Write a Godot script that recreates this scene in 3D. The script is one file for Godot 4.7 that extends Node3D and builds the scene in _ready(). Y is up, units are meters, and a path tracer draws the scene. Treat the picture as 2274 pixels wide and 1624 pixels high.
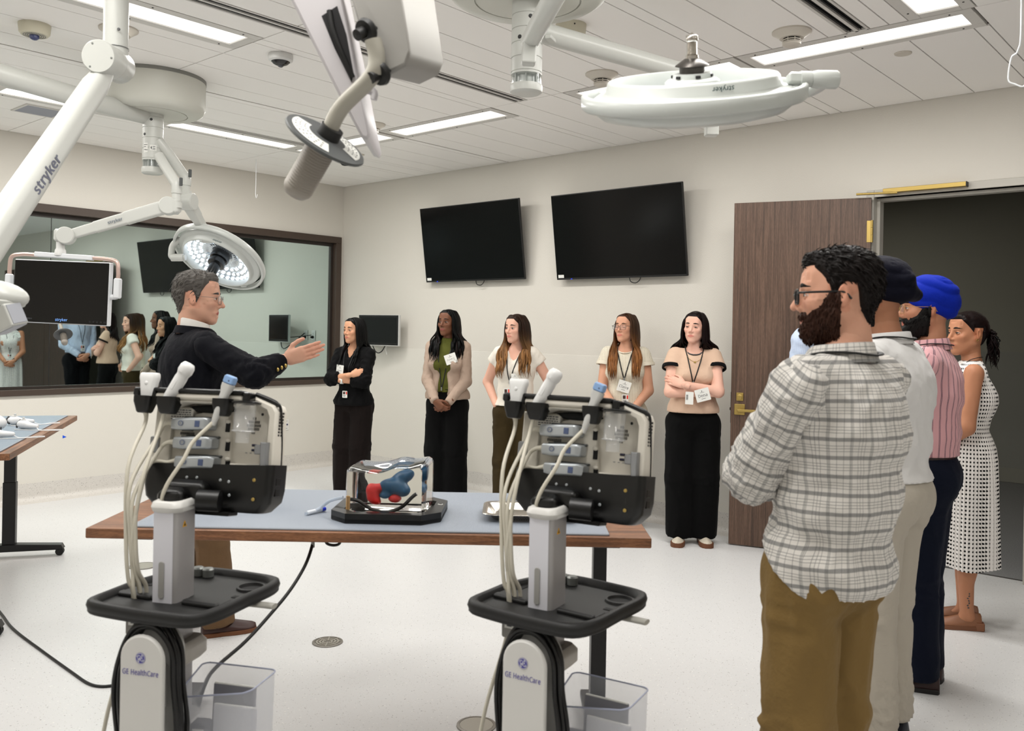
extends Node3D

const CEIL := 3.05
var mats := {}
var names := {}
var font: SystemFont

func _ready() -> void:
	palette()
	build_camera_and_light()
	make_textures()
	build_room()
	build_ceiling()
	build_wall_fittings()
	build_ceiling_fittings()
	build_booms()
	build_tables()
	build_carts()
	build_people()
	build_small_things()

# ---------------------------------------------------------------- camera, light
func build_camera_and_light() -> void:
	var cam := Camera3D.new()
	cam.name = "camera"
	cam.near = 0.05
	cam.far = 60.0
	cam.projection = Camera3D.PROJECTION_FRUSTUM
	cam.size = 2.0 * 0.05 * 812.0 / 1969.0
	cam.frustum_offset = Vector2(0.0, -0.05 * 74.9 / 1969.0)
	cam.position = Vector3(7.875, 1.495, 6.101)
	cam.rotation = Vector3(deg_to_rad(-0.05), deg_to_rad(41.34), deg_to_rad(1.03))
	var at := CameraAttributesPhysical.new()
	at.frustum_focus_distance = 5.6
	at.frustum_focal_length = 24.0
	at.exposure_aperture = 4.0
	at.exposure_multiplier = 1.0
	at.frustum_near = 0.05
	at.frustum_far = 60.0
	cam.attributes = at
	add_child(cam)
	var we := WorldEnvironment.new()
	we.name = "world_environment"
	var env := Environment.new()
	env.background_mode = Environment.BG_COLOR
	env.background_color = Color(0.02, 0.02, 0.022)
	env.tonemap_mode = Environment.TONE_MAPPER_LINEAR
	env.tonemap_exposure = 1.06
	env.sdfgi_enabled = true
	env.ssao_enabled = true
	env.ssil_enabled = true
	we.environment = env
	add_child(we)
	# every ceiling troffer: [centre x, centre z, long along x?]
	for l in TROFFERS:
		troffer(l[0], l[1], l[2])

const LAMP_ENERGY := 1.7
const LAMP_COLOR := Color(1.0, 0.99, 0.972)
const TROFFERS := [
	[1.345, 2.165, false], [1.345, 3.365, false], [1.345, 4.565, false],  # the last one is out of view and lights the window wall
	[1.81, 1.42, true], [3.05, 1.42, true], [4.90, 1.42, true], [6.12, 1.42, true],
	[6.595, 2.18, false], [6.595, 3.40, false], [6.595, 4.62, false],  # the last two are out of view and light the door side
	[3.54, 4.02, false],
	[1.81, 5.35, true], [3.05, 5.35, true], [4.90, 5.35, true], [6.12, 5.35, true], [9.2, 3.4, false], [9.2, 5.8, false], [4.9, 7.6, true],  # all unseen: near row, then strips added to brighten the camera side
]

func troffer(x: float, z: float, along_x: bool) -> void:
	var t := thing("ceiling_light", "", "ceiling light", Vector3(x, CEIL, z), 0.0, "recessed linear ceiling lights")
	if along_x:
		t.rotation.y = PI / 2
	t.set_meta("label", troffer_label(x, z))
	var hw := 0.15
	var hl := 0.605
	var ew := 0.092
	var el := 0.545
	var fr := MB.new()
	for s in [-1.0, 1.0]:
		fr.box(Vector3(s * (hw + ew) * 0.5, 0.008, 0), Vector3(hw - ew, 0.02, hl * 2 - 0.006), 0.002)
		fr.box(Vector3(0, 0.008, s * (hl + el) * 0.5), Vector3(ew * 2, 0.02, hl - el - 0.003), 0.002)
	fr.commit("frame", mat("lampframe"), t)
	var sc := MB.new()
	for s in [-1.0, 1.0]:
		for k in 3:
			sc.lathe([Vector2(0.0, -0.005), Vector2(0.005, -0.004), Vector2(0.005, 0.0)], 8, Transform3D(Basis(), Vector3(s * 0.122, 0, -0.5 + k * 0.5)))
	sc.commit("screw", mat("darkscrew"), t).set_meta("kind", "stuff")
	var em := MB.new()
	em.box(Vector3(0, 0.012, 0), Vector3(ew * 2, 0.012, el * 2), 0.001)
	var m := mat("lampglow")
	m.emission_enabled = true
	m.emission = LAMP_COLOR
	m.emission_energy_multiplier = 1.3
	em.commit("diffuser", m, t)
	var al := AreaLight3D.new()
	al.name = "lamp"
	al.area_size = Vector2(ew * 2, el * 2)
	al.light_color = LAMP_COLOR
	al.light_energy = LAMP_ENERGY
	al.shadow_enabled = true
	al.set("area_range", 14.0)
	al.set("area_attenuation", 2.0)
	al.rotation.x = -PI / 2
	al.position.y = -0.006
	t.add_child(al)

func troffer_label(x: float, z: float) -> String:
	var d := {
		"1.345,2.165": "lit ceiling strip beside the black slot vent, nearest the window wall corner",
		"1.345,3.365": "lit ceiling strip behind the large slanting white boom arm",
		"1.345,4.565": "unseen ceiling strip lighting the window wall beyond the left edge",
		"1.81,1.42": "lit ceiling strip behind the blurred grey handle, near the room corner",
		"3.05,1.42": "lit ceiling strip above the gap between the two wall televisions",
		"4.9,1.42": "lit ceiling strip mostly hidden behind the upside-down surgical light",
		"6.12,1.42": "long lit ceiling strip above the open wooden door, nearest the back wall",
		"6.595,2.18": "lit ceiling strip cut by the top edge above the doorway",
		"1.81,5.35": "unseen ceiling strip placed to light the near end of the window wall",
		"3.05,5.35": "unseen ceiling strip placed to light the floor before the left table",
		"4.9,5.35": "unseen ceiling strip placed to light the left ultrasound cart from above",
		"6.12,5.35": "unseen ceiling strip placed to light the right ultrasound cart from above",
		"6.595,3.4": "unseen ceiling strip lighting the man in the navy head wrap from above",
		"6.595,4.62": "unseen ceiling strip lighting the man in plaid from above",
		"9.2,3.4": "unseen ceiling strip added to brighten the right side of the room beyond the doorway",
		"9.2,5.8": "unseen ceiling strip added to brighten the room right of the camera",
		"4.9,7.6": "unseen ceiling strip added to brighten the room behind the camera",
		"3.54,4.02": "large lit ceiling strip at top left crossed by the white vertical boom pole",
	}
	var k := "%s,%s" % [str(x), str(z)]
	return d.get(k, "")

# ---------------------------------------------------------------- scene helpers
func numbered(n: String) -> String:
	names[n] = names.get(n, -1) + 1
	return n if names[n] == 0 else "%s_%03d" % [n, names[n]]

func thing(called: String, label: String, category: String, at := Vector3.ZERO, turn := 0.0, group := "") -> Node3D:
	var o := Node3D.new()
	o.name = numbered(called)
	o.position = at
	o.rotation.y = turn
	o.set_meta("label", label)
	o.set_meta("category", category)
	if group != "":
		o.set_meta("group", group)
	add_child(o)
	return o

func structure(called: String, mb: MB, m: Material, label := "") -> MeshInstance3D:
	var o := mb.commit(called, m, self)
	o.set_meta("kind", "structure")
	if label != "":
		o.set_meta("label", label)
	return o

func mat(key: String, c := Color.WHITE, rough := 0.6, metal := 0.0) -> StandardMaterial3D:
	if mats.has(key):
		return mats[key]
	var m := StandardMaterial3D.new()
	m.resource_name = key
	m.albedo_color = c
	m.roughness = rough
	m.metallic = metal
	mats[key] = m
	return m

func text(called: String, s: String, height: float, c: Color, xf: Transform3D, parent: Node3D, fam := "Droid Sans", weight := 400) -> MeshInstance3D:
	var tm := TextMesh.new()
	var f := SystemFont.new()
	f.font_names = PackedStringArray([fam])
	f.font_weight = weight
	tm.font = f
	tm.text = s
	tm.font_size = 64
	tm.pixel_size = height / 46.0
	tm.depth = 0.0006
	tm.curve_step = 1.5
	var mi := MeshInstance3D.new()
	mi.name = called
	mi.mesh = tm
	mi.material_override = mat("ink" + c.to_html(), c, 0.6)
	mi.transform = xf
	parent.add_child(mi, true)
	return mi

static func look(origin: Vector3, x: Vector3, y: Vector3) -> Transform3D:
	# x is kept exactly, y is made square to it
	var xx := x.normalized()
	var zz := xx.cross(y).normalized()
	return Transform3D(Basis(xx, zz.cross(xx), zz), origin)

static func axis_y(origin: Vector3, y: Vector3, hint := Vector3(0.3, 0.1, 1)) -> Transform3D:
	var yy := y.normalized()
	var xx := yy.cross(hint).normalized()
	return Transform3D(Basis(xx, yy, xx.cross(yy)), origin)

static func curve(pts: Array, n: int) -> PackedVector3Array:
	var out := PackedVector3Array()
	for i in pts.size() - 1:
		var a: Vector3 = pts[maxi(i - 1, 0)]
		var b: Vector3 = pts[i]
		var c: Vector3 = pts[i + 1]
		var d: Vector3 = pts[mini(i + 2, pts.size() - 1)]
		for k in n:
			out.append(b.cubic_interpolate(c, a, d, float(k) / n))
	out.append(pts[-1])
	return out

# ---------------------------------------------------------------- mesh builder
class MB:
	var v := PackedVector3Array()
	var nn := PackedVector3Array()
	var uv := PackedVector2Array()
	var cc := PackedColorArray()
	var ix := PackedInt32Array()
	var c := Color.WHITE
	var t := Transform3D()

	func vert(p: Vector3, n: Vector3, u := Vector2.ZERO) -> int:
		v.append(t * p)
		nn.append((t.basis * n).normalized())
		uv.append(u)
		cc.append(c)
		return v.size() - 1

	func tri(i: int, j: int, k: int) -> void:
		var g := (v[j] - v[i]).cross(v[k] - v[i])
		if g.dot(nn[i] + nn[j] + nn[k]) > 0.0:
			ix.append_array([i, k, j])
		else:
			ix.append_array([i, j, k])

	func quad(i: int, j: int, k: int, l: int) -> void:
		tri(i, j, k)
		tri(i, k, l)

	func face(pts: Array, n := Vector3.ZERO) -> void:
		if n == Vector3.ZERO:
			n = (pts[2] - pts[0]).cross(pts[1] - pts[0]).normalized()
		var id := []
		for q in pts:
			id.append(vert(q, n))
		for k in range(1, pts.size() - 1):
			tri(id[0], id[k], id[k + 1])

	# a box with rounded edges
	func box(at: Vector3, size: Vector3, bevel := 0.0, b := Basis()) -> void:
		var h := size * 0.5
		var r := minf(bevel, minf(h.x, minf(h.y, h.z)) * 0.95)
		var id := {}
		for ax in 3:
			for sx in [-1, 1]:
				for sy in [-1, 1]:
					for sz in [-1, 1]:
						var s := Vector3(sx, sy, sz)
						var p := s * (h - Vector3(r, r, r))
						var n := Vector3.ZERO
						n[ax] = s[ax]
						p += n * r
						var a1 := (ax + 1) % 3
						var a2 := (ax + 2) % 3
						id[Vector4i(ax, sx, sy, sz)] = vert(at + b * p, b * n, Vector2(p[a1], p[a2]))
		for ax in 3:
			for s in [-1, 1]:
				var q := []
				for w in [[-1, -1], [1, -1], [1, 1], [-1, 1]]:
					var k := [0, 0, 0]
					k[ax] = s
					k[(ax + 1) % 3] = w[0]
					k[(ax + 2) % 3] = w[1]
					q.append(id[Vector4i(ax, k[0], k[1], k[2])])
				quad(q[0], q[1], q[2], q[3])
		if r <= 0.0:
			return
		for ax in 3:
			var b1 := (ax + 1) % 3
			var b2 := (ax + 2) % 3
			for s1 in [-1, 1]:
				for s2 in [-1, 1]:
					var k := [0, 0, 0]
					k[b1] = s1
					k[b2] = s2
					k[ax] = -1
					var i0: int = id[Vector4i(b1, k[0], k[1], k[2])]
					var i1: int = id[Vector4i(b2, k[0], k[1], k[2])]
					k[ax] = 1
					var j0: int = id[Vector4i(b1, k[0], k[1], k[2])]
					var j1: int = id[Vector4i(b2, k[0], k[1], k[2])]
					quad(i0, i1, j1, j0)
		for sx in [-1, 1]:
			for sy in [-1, 1]:
				for sz in [-1, 1]:
					tri(id[Vector4i(0, sx, sy, sz)], id[Vector4i(1, sx, sy, sz)], id[Vector4i(2, sx, sy, sz)])

	# rows of points; closed rows are rings
	func grid(rows: Array, closed := true, flip := false, usc := 1.0, vsc := 1.0, by_length := false) -> void:
		var nr := rows.size()
		var nc: int = rows[0].size()
		var base := v.size()
		var normals := []
		var turn := 0.0
		for i in nr:
			var r: PackedVector3Array = rows[i]
			var up: PackedVector3Array = rows[mini(i + 1, nr - 1)]
			var dn: PackedVector3Array = rows[maxi(i - 1, 0)]
			var line := PackedVector3Array()
			var mid := Vector3.ZERO
			for j in nc:
				mid += r[j]
			mid /= nc
			for j in nc:
				var a := r[(j + 1) % nc] if closed else r[mini(j + 1, nc - 1)]
				var b := r[(j + nc - 1) % nc] if closed else r[maxi(j - 1, 0)]
				var n := (a - b).cross(up[j] - dn[j])
				n = n.normalized()
				line.append(n)
				turn += n.dot(r[j] - mid)
			normals.append(line)
		var sgn := -1.0 if ((closed and turn < 0.0) or (not closed and flip)) else 1.0
		var len_v := 0.0
		var nn_c := nc + 1 if closed else nc
		for i in nr:
			var r: PackedVector3Array = rows[i]
			if i > 0:
				len_v += (r[0] - rows[i - 1][0]).length()
			for j in nn_c:
				var q := j % nc
				vert(r[q], normals[i][q] * sgn, Vector2(float(j) / (nn_c - 1) * usc, (len_v if by_length else float(i) / maxi(nr - 1, 1)) * vsc))
		for i in nr - 1:
			for j in nn_c - 1:
				quad(base + i * nn_c + j, base + i * nn_c + j + 1, base + (i + 1) * nn_c + j + 1, base + (i + 1) * nn_c + j)

	func cap(ring: PackedVector3Array, n: Vector3) -> void:
		var mid := Vector3.ZERO
		for q in ring:
			mid += q
		mid /= ring.size()
		var o := vert(mid, n, Vector2(0.5, 0.5))
		var id := []
		for q in ring:
			id.append(vert(q, n, Vector2(0.5, 0.5)))
		for k in ring.size():
			tri(o, id[k], id[(k + 1) % ring.size()])

	func loft(rows: Array, caps := true, usc := 1.0, vsc := 1.0, by_length := false) -> void:
		grid(rows, true, false, usc, vsc, by_length)
		if caps:
			var c0 := Vector3.ZERO
			var c1 := Vector3.ZERO
			for q in rows[0]:
				c0 += q
			for q in rows[1]:
				c1 += q
			cap(rows[0], (c0 - c1).normalized())
			c0 = Vector3.ZERO
			c1 = Vector3.ZERO
			for q in rows[-1]:
				c0 += q
			for q in rows[-2]:
				c1 += q
			cap(rows[-1], (c0 - c1).normalized())

	func tube(path: PackedVector3Array, radius, segs := 12, caps := true, flat := 1.0, hint := Vector3(0.31, 0.87, 0.22)) -> void:
		var rows := []
		var up := hint
		for i in path.size():
			var d := (path[mini(i + 1, path.size() - 1)] - path[maxi(i - 1, 0)]).normalized()
			var x := up.cross(d)
			if x.length() < 1e-4:
				x = Vector3(1, 0, 0).cross(d)
			x = x.normalized()
			var y := d.cross(x)
			up = y
			var r: float = radius[i] if radius is Array or radius is PackedFloat32Array else radius
			var ring := PackedVector3Array()
			for k in segs:
				var a := TAU * k / segs
				ring.append(path[i] + x * (cos(a) * r) + y * (sin(a) * r * flat))
			rows.append(ring)
		loft(rows, caps, 1.0, 1.0, true)

	# a profile of (radius, height) turned round the y axis
	func lathe(profile: Array, segs := 24, xf := Transform3D(), crease := 0.75, arc := TAU) -> void:
		var n := profile.size()
		var seg_n := []
		for i in n - 1:
			var d: Vector2 = (profile[i + 1] - profile[i]).normalized()
			seg_n.append(Vector2(d.y, -d.x))
		var old := t
		t = t * xf
		for i in n - 1:
			if profile[i].is_equal_approx(profile[i + 1]):
				continue
			var na: Vector2 = seg_n[i]
			var nb: Vector2 = seg_n[i]
			if i > 0 and seg_n[i - 1].dot(seg_n[i]) > crease:
				na = (seg_n[i - 1] + seg_n[i]).normalized()
			if i < n - 2 and seg_n[i + 1].dot(seg_n[i]) > crease:
				nb = (seg_n[i + 1] + seg_n[i]).normalized()
			var base := v.size()
			for k in segs + 1:
				var a := arc * k / segs
				var cs := Vector3(cos(a), 0, sin(a))
				for w in [[profile[i], na], [profile[i + 1], nb]]:
					var p: Vector2 = w[0]
					var q: Vector2 = w[1]
					vert(cs * p.x + Vector3(0, p.y, 0), cs * q.x + Vector3(0, q.y, 0), Vector2(float(k) / segs, p.y))
			for k in segs:
				quad(base + k * 2, base + k * 2 + 1, base + k * 2 + 3, base + k * 2 + 2)
		t = old

	# a polygon in x and y, drawn out along z from z0 to z1, with its rims bevelled
	func prism(poly: PackedVector2Array, z0: float, z1: float, bevel := 0.0, xf := Transform3D(), crease := 0.6) -> void:
		var old := t
		t = t * xf
		var p := poly
		if Geometry2D.is_polygon_clockwise(p):
			p = p.duplicate()
			p.reverse()
		var n := p.size()
		var en := []
		for i in n:
			var d := (p[(i + 1) % n] - p[i]).normalized()
			en.append(Vector2(d.y, -d.x))
		var inset := PackedVector2Array()
		var sm := []
		for i in n:
			var a: Vector2 = en[(i + n - 1) % n]
			var b: Vector2 = en[i]
			var m := (a + b)
			m = m / maxf(0.3, m.length_squared() * 0.5)
			inset.append(p[i] - m * bevel)
			sm.append(a.dot(b) > crease)
		var zs := [[z0, inset, -1.0], [z0 + bevel, p, 0.0], [z1 - bevel, p, 0.0], [z1, inset, 1.0]]
		for i in n:
			var j := (i + 1) % n
			var na: Vector2 = ((en[(i + n - 1) % n] + en[i]).normalized() if sm[i] else en[i])
			var nb: Vector2 = ((en[j] + en[i]).normalized() if sm[j] else en[i])
			for s in 3:
				if bevel <= 0.0 and s != 1:
					continue
				var q := []
				for w in [[s, i, na], [s, j, nb], [s + 1, j, nb], [s + 1, i, na]]:
					var lv = zs[w[0]]
					var pt: Vector2 = lv[1][w[1]]
					var m2: Vector2 = w[2]
					q.append(vert(Vector3(pt.x, pt.y, lv[0]), Vector3(m2.x, m2.y, lv[2]), pt))
				quad(q[0], q[1], q[2], q[3])
		var tr := Geometry2D.triangulate_polygon(inset)
		for s in [[z0, -1.0], [z1, 1.0]]:
			var b0 := v.size()
			for q in inset:
				vert(Vector3(q.x, q.y, s[0]), Vector3(0, 0, s[1]), q)
			for k in range(0, tr.size(), 3):
				tri(b0 + tr[k], b0 + tr[k + 1], b0 + tr[k + 2])
		t = old

	func ell(at: Vector3, r: Vector3, b := Basis(), rings := 10, segs := 16) -> void:
		var base := v.size()
		for i in rings + 1:
			var th := PI * i / rings
			for k in segs + 1:
				var a := TAU * k / segs
				var d := Vector3(sin(th) * cos(a), cos(th), sin(th) * sin(a))
				vert(at + b * (d * r), b * (d / r), Vector2(float(k) / segs, float(i) / rings))
		for i in rings:
			for k in segs:
				var q := base + i * (segs + 1) + k
				quad(q, q + 1, q + segs + 2, q + segs + 1)

	func append(o: MB, xf: Transform3D) -> void:
		var base := v.size()
		for i in o.v.size():
			v.append(xf * o.v[i])
			nn.append((xf.basis * o.nn[i]).normalized())
		uv.append_array(o.uv)
		cc.append_array(o.cc)
		var q := o.ix.duplicate()
		for i in q.size():
			q[i] += base
		if xf.basis.determinant() < 0.0:
			q.reverse()
		ix.append_array(q)

	# a layer over another mesh: height(p, n) above the surface; under zero it dips inside and ends there
	func shell(o: MB, height: Callable, tint = null) -> void:
		var h := PackedFloat32Array()
		for i in o.v.size():
			h.append(height.call(o.v[i], o.nn[i]))
		var map := {}
		for t0 in range(0, o.ix.size(), 3):
			var a := o.ix[t0]
			var b := o.ix[t0 + 1]
			var d := o.ix[t0 + 2]
			if maxf(h[a], maxf(h[b], h[d])) <= 0.0:
				continue
			for q in [a, b, d]:
				if not map.has(q):
					if tint != null:
						c = tint.call(o.v[q])
					map[q] = vert(o.v[q] + o.nn[q] * maxf(h[q], -0.004), o.nn[q])
				ix.append(map[q])
		c = Color.WHITE
		# normals anew
		var acc := PackedVector3Array()
		acc.resize(v.size())
		for t0 in range(0, ix.size(), 3):
			var g := (v[ix[t0 + 2]] - v[ix[t0]]).cross(v[ix[t0 + 1]] - v[ix[t0]])
			for q in 3:
				acc[ix[t0 + q]] += g
		for i in v.size():
			if acc[i].length() > 1e-12:
				nn[i] = acc[i].normalized()

	func mesh() -> ArrayMesh:
		var a := []
		a.resize(Mesh.ARRAY_MAX)
		a[Mesh.ARRAY_VERTEX] = v
		a[Mesh.ARRAY_NORMAL] = nn
		a[Mesh.ARRAY_TEX_UV] = uv
		a[Mesh.ARRAY_COLOR] = cc
		a[Mesh.ARRAY_INDEX] = ix
		var m := ArrayMesh.new()
		m.add_surface_from_arrays(Mesh.PRIMITIVE_TRIANGLES, a)
		return m

	func commit(called: String, m: Material, parent: Node3D) -> MeshInstance3D:
		var o := MeshInstance3D.new()
		o.name = called
		o.mesh = mesh()
		o.material_override = m
		parent.add_child(o, true)
		return o

static func rounded(w: float, h: float, r: float, n := 6) -> PackedVector2Array:
	var out := PackedVector2Array()
	for q in [[w - r, h - r, 0.0], [r - w, h - r, 90.0], [r - w, r - h, 180.0], [w - r, r - h, 270.0]]:
		for k in n + 1:
			var a := deg_to_rad(q[2] + 90.0 * k / n)
			out.append(Vector2(q[0] + cos(a) * r, q[1] + sin(a) * r))
	return out
# ---------------------------------------------------------------- textures
var tex := {}

func noise_tex(freq: float, oct: int, size: int, ramp: Array, sd := 1, normal := false, bump := 4.0) -> NoiseTexture2D:
	var n := FastNoiseLite.new()
	n.noise_type = FastNoiseLite.TYPE_SIMPLEX_SMOOTH
	n.frequency = freq
	n.fractal_octaves = oct
	n.seed = sd
	var t := NoiseTexture2D.new()
	t.width = size
	t.height = size
	t.seamless = true
	t.noise = n
	if normal:
		t.as_normal_map = true
		t.bump_strength = bump
	elif ramp.size():
		var g := Gradient.new()
		g.offsets = PackedFloat32Array(ramp.map(func(r): return r[0]))
		g.colors = PackedColorArray(ramp.map(func(r): return r[1]))
		t.color_ramp = g
	return t

func specks(size: int, base: Color, kinds: Array, sd: int) -> ImageTexture:
	var im := Image.create(size, size, false, Image.FORMAT_RGB8)
	im.fill(base)
	var r := RandomNumberGenerator.new()
	r.seed = sd
	for k in kinds:
		for i in k[0]:
			var w := r.randi_range(k[1], k[2])
			var h := r.randi_range(k[1], k[2])
			var x := r.randi_range(0, size - 6)
			var y := r.randi_range(0, size - 6)
			var c: Color = k[3]
			c = c.lerp(base, r.randf() * 0.7)
			im.fill_rect(Rect2i(x, y, w, h), c)
			if w > 2:
				im.fill_rect(Rect2i(x + 1, y - 1 if y > 0 else 0, w - 1, h), c)
	return ImageTexture.create_from_image(im)

func tri_mat(key: String, c: Color, rough: float, t: Texture2D, scale: Vector3, world := true) -> StandardMaterial3D:
	var m := mat(key, c, rough)
	m.albedo_texture = t
	m.uv1_triplanar = true
	m.uv1_world_triplanar = world
	m.uv1_triplanar_sharpness = 8.0
	m.uv1_scale = scale
	return m

func bump(m: StandardMaterial3D, t: Texture2D, s: float) -> void:
	m.normal_enabled = true
	m.normal_texture = t
	m.normal_scale = s

func make_textures() -> void:
	var fb := Color(0.862, 0.862, 0.864)
	tex.floor = specks(1024, fb, [[2600, 1, 2, Color(0.40, 0.38, 0.36)], [500, 2, 3, Color(0.45, 0.44, 0.43)], [1500, 1, 3, Color(0.78, 0.77, 0.75)], [900, 2, 4, Color(0.97, 0.965, 0.95)]], 5)
	tex.cove = specks(512, Color(0.83, 0.815, 0.79), [[1500, 1, 2, Color(0.34, 0.32, 0.3)], [300, 2, 3, Color(0.42, 0.40, 0.38)], [700, 1, 3, Color(0.68, 0.66, 0.63)], [500, 1, 3, Color(0.95, 0.94, 0.92)]], 9)
	var m := tri_mat("floor", Color(0.99, 0.99, 0.985), 0.36, tex.floor, Vector3(0.8, 0.8, 0.8))
	m.metallic_specular = 0.42
	tri_mat("cove", Color(1, 1, 1), 0.42, tex.cove, Vector3(1.4, 1.4, 1.4))
	tex.weave = noise_tex(0.11, 2, 256, [], 3, true, 3.0)
	m = mat("wallpaint")
	m = mat("wainscot")
	for k in ["wallpaint", "wainscot"]:
		bump(mats[k], tex.weave, 0.12)
		mats[k].uv1_triplanar = true
		mats[k].uv1_world_triplanar = true
		mats[k].uv1_scale = Vector3(3, 3, 3)
	# wood: noise drawn out along the grain
	tex.grain = noise_tex(0.012, 5, 1024, [[0.0, Color(0.30, 0.235, 0.195)], [0.35, Color(0.42, 0.335, 0.28)], [0.5, Color(0.50, 0.405, 0.345)], [0.62, Color(0.38, 0.30, 0.25)], [1.0, Color(0.56, 0.46, 0.39)]], 12)
	tex.pores = noise_tex(0.16, 3, 512, [[0.0, Color(0.72, 0.7, 0.68)], [0.38, Color(0.86, 0.84, 0.82)], [0.55, Color.WHITE], [1.0, Color.WHITE]], 21)
	wood("doorwood", Color(0.88, 0.85, 0.83), Vector3(2.3, 0.05, 2.3), Vector3(9, 0.25, 9))
	wood("cabwood", Color(0.62, 0.56, 0.55), Vector3(1.3, 0.09, 1.3), Vector3(7, 0.35, 7))
	wood("tablewood", Color(1.22, 1.04, 0.86), Vector3(0.12, 1.6, 1.6), Vector3(0.5, 8, 8), false)
	# hatched rubber mat
	var im := Image.create(64, 64, false, Image.FORMAT_RGB8)
	for y in 64:
		for x in 64:
			var a := absf(fposmod((x + y) / 32.0, 1.0) - 0.5) * 2.0
			var b := absf(fposmod((x - y) / 32.0, 1.0) - 0.5) * 2.0
			var q := smoothstep(0.2, 0.45, minf(a, b))
			im.set_pixel(x, y, Color(0.43, 0.46, 0.51).lerp(Color(0.66, 0.69, 0.73), q))
	tex.mat = ImageTexture.create_from_image(im)
	m = mat("padtop")
	m.albedo_texture = tex.mat
	m.uv1_triplanar = true
	m.uv1_scale = Vector3(30, 30, 30)
	m.heightmap_enabled = false
	tex.cloth = noise_tex(0.03, 4, 512, [], 7, true, 6.0)
	tex.fine = noise_tex(0.22, 2, 256, [], 8, true, 5.0)

func wood(key: String, c: Color, scale: Vector3, fine: Vector3, world := false) -> void:
	var m := tri_mat(key, c, 0.45, tex.grain, scale, world)
	m.detail_enabled = true
	m.detail_albedo = tex.pores
	m.detail_blend_mode = BaseMaterial3D.BLEND_MODE_MUL
	m.detail_uv_layer = BaseMaterial3D.DETAIL_UV_2
	m.uv2_triplanar = true
	m.uv2_world_triplanar = world
	m.uv2_scale = fine

# ---------------------------------------------------------------- the room
const RX := 11.5
const RZ := 9.4
const WZ0 := 0.03
const WZ1 := 4.75
const WY0 := 0.886
const WY1 := 2.49
const DX0 := 5.745
const DX1 := 6.68
const DH := 2.44

func slab(mb: MB, a: Vector3, b: Vector3, bevel := 0.0) -> void:
	mb.box((a + b) * 0.5, (b - a).abs(), bevel)

func build_room() -> void:
	var mb := MB.new()
	slab(mb, Vector3(-0.3, -0.12, -0.14), Vector3(RX + 0.2, 0, RZ + 0.2))
	structure("floor", mb, mat("floor"), "white sheet floor with fine dark speckles")
	# left wall with the observation window
	mb = MB.new()
	slab(mb, Vector3(-0.2, 0, -0.14), Vector3(0, CEIL + 0.1, WZ0))
	slab(mb, Vector3(-0.2, 0, WZ1), Vector3(0, CEIL + 0.1, RZ + 0.2))
	slab(mb, Vector3(-0.2, 0, WZ0), Vector3(0, WY0, WZ1))
	slab(mb, Vector3(-0.2, WY1, WZ0), Vector3(0, CEIL + 0.1, WZ1))
	var wl := structure("wall_left", mb, mat("wallpaint"), "cream wall with the long brown-framed observation window")
	mb = MB.new()
	slab(mb, Vector3(0, 0.12, 0.004), Vector3(0.004, WY0 - 0.022, RZ), 0.0015)
	mb.commit("wainscot_panel", mat("wainscot"), wl)
	# back wall with the doorway
	mb = MB.new()
	slab(mb, Vector3(-0.2, 0, -0.14), Vector3(DX0 - 0.03, CEIL + 0.1, 0))
	slab(mb, Vector3(DX1 + 0.03, 0, -0.14), Vector3(RX + 0.2, CEIL + 0.1, 0))
	slab(mb, Vector3(DX0 - 0.03, DH, -0.14), Vector3(DX1 + 0.03, CEIL + 0.1, 0))
	var wb := structure("wall_back", mb, mat("wallpaint"), "cream wall with two televisions and the open doorway")
	for seg in [[0.004, DX0 - 0.03], [DX1 + 0.03, RX]]:
		mb = MB.new()
		slab(mb, Vector3(seg[0], 0.12, 0), Vector3(seg[1], 1.298, 0.004), 0.0015)
		mb.commit("wainscot_panel", mat("wainscot"), wb)
	mb = MB.new()
	slab(mb, Vector3(RX, 0, -0.14), Vector3(RX + 0.2, CEIL + 0.1, RZ + 0.2))
	structure("wall_right", mb, mat("wallpaint"), "cream side wall behind the photographer's right")
	mb = MB.new()
	slab(mb, Vector3(-0.2, 0, RZ), Vector3(RX, CEIL + 0.1, RZ + 0.2))
	structure("wall_front", mb, mat("wallpaint"), "cream wall behind the photographer")
	# coved speckled skirting, one strip along each wall
	cove("baseboard_left", Vector3(0, 0, 0), Vector3(0, 0, 1), Vector3(1, 0, 0), RZ)
	cove("baseboard_back", Vector3(0, 0, 0), Vector3(1, 0, 0), Vector3(0, 0, 1), DX0 - 0.05)
	cove("baseboard_back", Vector3(DX1 + 0.05, 0, 0), Vector3(1, 0, 0), Vector3(0, 0, 1), RX - DX1 - 0.05)
	build_window()
	build_doorway()

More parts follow.
